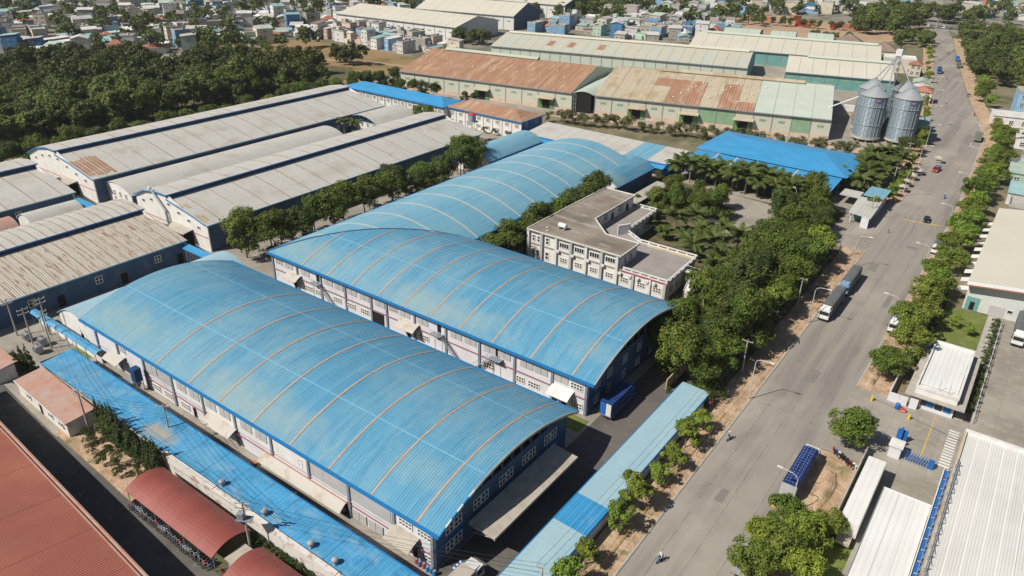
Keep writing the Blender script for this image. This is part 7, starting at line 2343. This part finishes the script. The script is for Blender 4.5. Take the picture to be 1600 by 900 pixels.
def lamp(x, y, label, side, h=9.3, z=.13, arm=2.6):
    t = thing('street_lamp', label, 'street lamp', (x, y, z), 0, 'street lamps')
    part('post', MB().tube((0, 0, -.1), (0, 0, h - 1.0), .11, .08, 8), m_lamp, t)
    part('arm', MB().path([(0, 0, h - 1.0), (side * .25, 0, h - .35), (side * .9, 0, h), (side * arm, 0, h + .15)], .06, 6), m_lamp, t)
    mb = MB()
    x0, x1 = sorted((side * (arm - .1), side * (arm + .8)))
    mb.prism([(x0, -.14), (x1, -.1), (x1, .1), (x0, .14)], h + .08, h + .25)
    part('lamp_head', mb, m_lamphead, t)
    return t


pys = [96, 133, 169, 205, 241, 277, 313, 349, 386, 424, 462, 500]
poles = []
for i, y in enumerate(pys):
    if i == 0:
        poles.append((-37.0, 60.0, 7.6))
        power_pole(-37.0, 60, 'concrete power pole by the roadside shed at the bottom edge', 7.6, .13)
        continue
    x = kx(y) - 5.0
    poles.append((x, y, 8.0))
    power_pole(x, y, 'concrete power pole on the left verge, %s from the near end' % ORD[i - 1], 8.0, .0, 1)
for i, (a, b) in enumerate(zip(poles, poles[1:])):
    mb_l = []
    t = thing('power_cable', 'three black cables between power poles on the left verge, %s span from the near end' % ORD[i], 'cable', (a[0], a[1], 0), 0, 'cables along the left verge')
    for s in (-1, 0, 1):
        pts = []
        for k in range(9):
            f = k / 8
            pts.append(((b[0] - a[0]) * f + s, (b[1] - a[1]) * f, a[2] + (b[2] - a[2]) * f - 4 * 1.1 * f * (1 - f)))
        part('wire', MB().path(pts, .022, 4), m_wire, t)
for i, y in enumerate((124.8, 163, 201, 236, 271, 307, 343, 380, 418, 456)):
    if y in (236,):
        continue
    lamp(kx(y) - .5, y, 'grey street lamp on the left kerb, %s from the near end' % ORD[i], 1)
for i, y in enumerate((98.8, 134.5, 170, 206, 243, 280, 317, 354)):
    if y == 134.5:
        continue
    lamp(rx(y) + .7, y, 'grey street lamp on the right kerb, %s from the near end' % ORD[i], -1, 7.6 if i == 0 else 9.0)
power_pole(-107.2, 49.2, 'slim concrete pole standing through the dusty patch of the long blue roof', 8.6, deg=35)
power_pole(-121.9, 42.3, 'concrete pole with two crossarms beside the pinkish tin roof', 9.2, arms=2, deg=20)
power_pole(-75.9, 42.3, 'concrete pole carrying a transformer beside the maroon canopy', 10.0, arms=2, deg=30, transformer=True)
for i, (x, y) in enumerate(((-166.5, 49.6), (-159.5, 49.8), (-155.5, 51.6), (-161.5, 54.0))):
    power_pole(x, y, 'tall substation pole with steel crossarms, %s from the left' % ORD[i], 9.0, arms=2, deg=90, group='substation poles')
for i, (x, y) in enumerate(((-162.5, 50.2), (-158, 51.2), (-155.5, 49.2))):
    t = thing('transformer', 'grey transformer on the ground between the substation poles, %s from the left' % ORD[i], 'transformer', (x, y, 0), 0, 'substation transformers')
    part('tank', MB().box(-.8, -.6, .3, .8, .6, 1.9), m_steel, t)
    for k in range(5):
        part('cooling_fin', MB().box(-.7 + k * .32, -.85, .5, -.6 + k * .32, -.61, 1.7), m_steel, t)
    for s in (-.5, 0, .5):
        part('bushing', MB().tube((s, 0, 1.9), (s, 0, 2.5), .07, n=6), m_tile, t)
mb_p = [(-107.2, 49.2, 8.4), (-121.9, 42.3, 8.9), (-155.5, 51.6, 8.7)]
for i, (a, b) in enumerate((((-75.9, 42.3, 9.6), (-107.2, 49.2, 8.4)), ((-107.2, 49.2, 8.4), (-121.9, 42.3, 8.9)), ((-121.9, 42.3, 8.9), (-155.5, 51.6, 8.7)), ((-75.9, 42.3, 9.6), (-121.9, 42.3, 8.9)), ((-75.9, 42.3, 9.6), (-37.0, 60.0, 7.6)))):
    t = thing('power_cable', ['cables from the transformer pole to the slim pole', 'cables from the slim pole to the pole by the pinkish roof', 'cables from the pinkish roof pole to the substation', 'cables straight above the white parapet', 'cables from the transformer pole to the roadside shed'][i], 'cable', (a[0], a[1], 0))
    for s in (-.8, 0, .8):
        pts = [((b[0] - a[0]) * f, (b[1] - a[1]) * f + s, a[2] + (b[2] - a[2]) * f - 4 * 1.0 * f * (1 - f)) for f in [k / 8 for k in range(9)]]
        part('wire', MB().path(pts, .02, 4), m_wire, t)
lampp = lamp(-58.8, 236.6, 'white garden lamp beside the car park', -1, 6.5, 0, .6)

# yellow rail along the near verge
t = thing('yellow_rail', 'thin yellow pipe rail along the near orange verge', 'rail', (-34.0, 60, .13))
for k in range(14):
    part('pipe', MB().tube((0, k * 4.1, .35), (0, k * 4.1 + 4.05, .35), .06, n=6), m_yellow, t)
    part('post', MB().tube((0, k * 4.1 + .5, 0), (0, k * 4.1 + .5, .35), .05, n=5), m_yellow, t)

# ------------------------------------------------------------------ clutter round the halls
for i, (x, m, c) in enumerate(((-55.6, m_redobj, 'red'), (-54.9, m_blueobj, 'blue'), (-54.2, m_redobj, 'red'), (-53.4, m_trim, 'blue'), (-52.8, m_trim, 'blue'), (-52.1, m_trim, 'blue'))):
    t = thing('drum', '%s drum against the corner of the nearest hall, %s from the left' % (c, ORD[i]), 'drum', (x, 55.6 - .1 * (i % 2), 0), 0, 'drums at the hall corner')
    part('body', MB().lathe([(.29, 0), (.3, .3), (.32, .32), (.3, .34), (.3, .6), (.32, .62), (.3, .64), (.29, .92)], n=14), m, t)
    part('lid', MB().lathe([(.27, .93), (.25, .96)], n=14), m_pil, t)
for i in range(12):
    t = thing('drum', 'light blue drum in the cluster in front of the nearest hall end, %s' % ORD[i], 'drum', (-50.2 + (i % 4) * .68, 57.6 + (i // 4) * .7, 0), 0, 'light blue drums')
    part('body', MB().lathe([(.27, 0), (.29, .3), (.27, .6), (.28, .9)], n=12), m_blueobj, t)
    part('cap', MB().lathe([(.2, .91), (.12, 1.0)], n=12), m_lamphead, t)
g = random.Random(12)
CL = [('pallet', 'wooden pallet', m_tan_can), ('sheet_stack', 'stack of rusty sheets', m_rust_patchy), ('sack', 'pale sack', m_frame), ('crate', 'wooden crate', m_tile), ('plank_pile', 'pile of planks', m_tan_can)]
for i in range(30):
    nm, lab, m = CL[i % 5]
    x = -142 + i * 2.8 + g.uniform(-.6, .6)
    y = g.uniform(52.4, 54.6)
    t = thing(nm, '%s beside the nearest blue hall, %s piece from the left' % (lab, ORD[i]), nm.replace('_', ' '), (x, y, 0), g.uniform(-30, 30), 'clutter beside the nearest hall')
    if nm == 'pallet':
        for k in range(5):
            part('slat', MB().box(-.6, -.5 + k * .23, .1, .6, -.38 + k * .23, .14), m, t)
        part('bearer', MB().box(-.55, -.5, 0, -.4, .52, .1), m, t)
        part('bearer', MB().box(.4, -.5, 0, .55, .52, .1), m, t)
    elif nm in ('sheet_stack', 'plank_pile'):
        for k in range(4):
            a = g.uniform(-.15, .15)
            part('plank' if nm[0] == 'p' else 'sheet', MB().prism([(-1.6 + a, -.35), (1.6 + a, -.35 + a), (1.6 + a, .35 + a), (-1.6 + a, .35)], .06 * k, .06 * k + .05), m, t)
    elif nm == 'sack':
        part('body', MB().lathe([(.2, 0), (.42, .15), (.4, .4), (.15, .6), (.06, .66)], n=10), m, t)
        part('tie', MB().lathe([(.07, .6), (.09, .68)], n=8), m_pil, t)
    else:
        part('body', MB().box(-.5, -.4, 0, .5, .4, .6), m, t)
        part('lid', MB().box(-.53, -.43, .6, .53, .43, .66), m, t)
dcol = thing('dust_collector', 'tall dark blue dust collector on legs against the nearest hall wall', 'machine', (-126.8, 54.6, 0))
part('body', MB().box(-.8, -.7, 2.4, .8, .7, 5.2), m_darkband, dcol)
part('hopper', MB().add([(-.8, -.7, 2.4), (.8, -.7, 2.4), (.8, .7, 2.4), (-.8, .7, 2.4), (0, 0, .9)], [(0, 4, 1), (1, 4, 2), (2, 4, 3), (3, 4, 0), (0, 1, 2, 3)]) or MB().lathe([(.2, .9), (.75, 2.39)], n=8), m_steel, dcol)
for sx in (-.7, .7):
    for sy in (-.6, .6):
        part('leg', MB().tube((sx, sy, 0), (sx, sy, 2.4), .07, n=5), m_steel, dcol)
wk = thing('work_table', 'grey steel frame table left of the dust collector', 'table', (-131.0, 54.0, 0), 20)
part('table_top', MB().box(-2.2, -.8, .85, 2.2, .8, .95), m_steel, wk)
for sx in (-2, 2):
    for sy in (-.7, .7):
        part('leg', MB().box(sx - .06, sy - .06, 0, sx + .06, sy + .06, .85), m_steel, wk)
# drum and red object by the right gatehouse
t = thing('drum', 'bright blue drum on the plaza before the right gatehouse', 'drum', (-8.0, 139.6, 0))
part('body', MB().lathe([(.45, 0), (.47, .5), (.45, 1.2)], n=14), m_blueobj, t)
part('lid', MB().lathe([(.4, 1.2), (.3, 1.3)], n=14), m_trim, t)
t = thing('traffic_barrier', 'red plastic barrier beside the bright blue drum', 'barrier', (-7.0, 139.2, 0), 15)
part('body', MB().prism([(-.6, -.25), (.6, -.25), (.5, .25), (-.5, .25)], 0, .7), m_redobj, t)
part('stripe', MB().box(-.45, -.28, .3, .45, -.26, .45), m_frame, t)
for i, (x, y, ln, a) in enumerate(((-12.6, 139.4, 4.4, -8), (-5.5, 137.4, 9.5, -14))):
    t = thing('boom_barrier', ['short dark boom barrier at the kerb corner of the plaza', 'long thin boom barrier before the right gatehouse'][i], 'barrier', (x, y, 0), a)
    part('post', MB().box(-.2, -.2, 0, .2, .2, 1.1), m_yellow, t)
    part('boom', MB().tube((0, 0, 1.0), (ln, 0, 1.0), .05, n=6), m_pil, t)
# mounds of orange soil
for i, (x, y, rx_, ry_, h) in enumerate(((-36.2, 71, 1.0, 3.2, .7), (-35.9, 62.5, 1.0, 2.0, .6), (-12.6, 108, 1.2, 5.5, .9), (-14.2, 147.5, 1.0, 4.2, .6), (-36.1, 84, .8, 2.0, .5))):
    mb = MB()
    prf = [(1, 0), (.8, .45), (.45, .85), (.12, 1)]
    n = 16
    gg = random.Random(i)
    vs, fs = [], []
    wob = [gg.uniform(.8, 1.2) for _ in range(n)]
    for (r_, z_) in prf:
        for k in range(n):
            a = 2 * math.pi * k / n
            vs.append((rx_ * r_ * wob[k] * math.cos(a), ry_ * r_ * wob[(k + 3) % n] * math.sin(a), h * z_ * (.85 + .3 * wob[k] - .3)))
    for j in range(3):
        for k in range(n):
            fs.append((j * n + k, j * n + (k + 1) % n, (j + 1) * n + (k + 1) % n, (j + 1) * n + k))
    fs += [tuple(range(3 * n, 4 * n)), tuple(range(n - 1, -1, -1))]
    mb.add(vs, fs)
    solo('soil_mound', mb, m_soil, ['long mound of orange soil beside the roadside shed', 'small soil mound at the near end of the verge', 'long orange soil mound beside the blue tarpaulin truck', 'orange soil mound at the kerb corner by the gatehouse', 'short soil mound among the young verge trees'][i], 'mound', None, (x, y, .12))


# ------------------------------------------------------------------ air
hz = MB().box(-5200, -800, -3.2, 4200, 7200, 88).mesh('haze', [])
hm = bpy.data.materials.new('haze')
hm.use_nodes = True
hn = hm.node_tree
for nd in list(hn.nodes):
    if nd.type == 'BSDF_PRINCIPLED':
        hn.nodes.remove(nd)
pv = hn.nodes.new('ShaderNodeVolumePrincipled')
pv.inputs['Color'].default_value = (0.90, 0.93, 0.97, 1)
pv.inputs['Density'].default_value = 0.00008
pv.inputs['Anisotropy'].default_value = 0.2
hn.links.new(pv.outputs[0], hn.nodes['Material Output'].inputs['Volume'])
hz.materials.clear()
hz.materials.append(hm)
ho = place('haze', hz)
ho['kind'] = 'stuff'
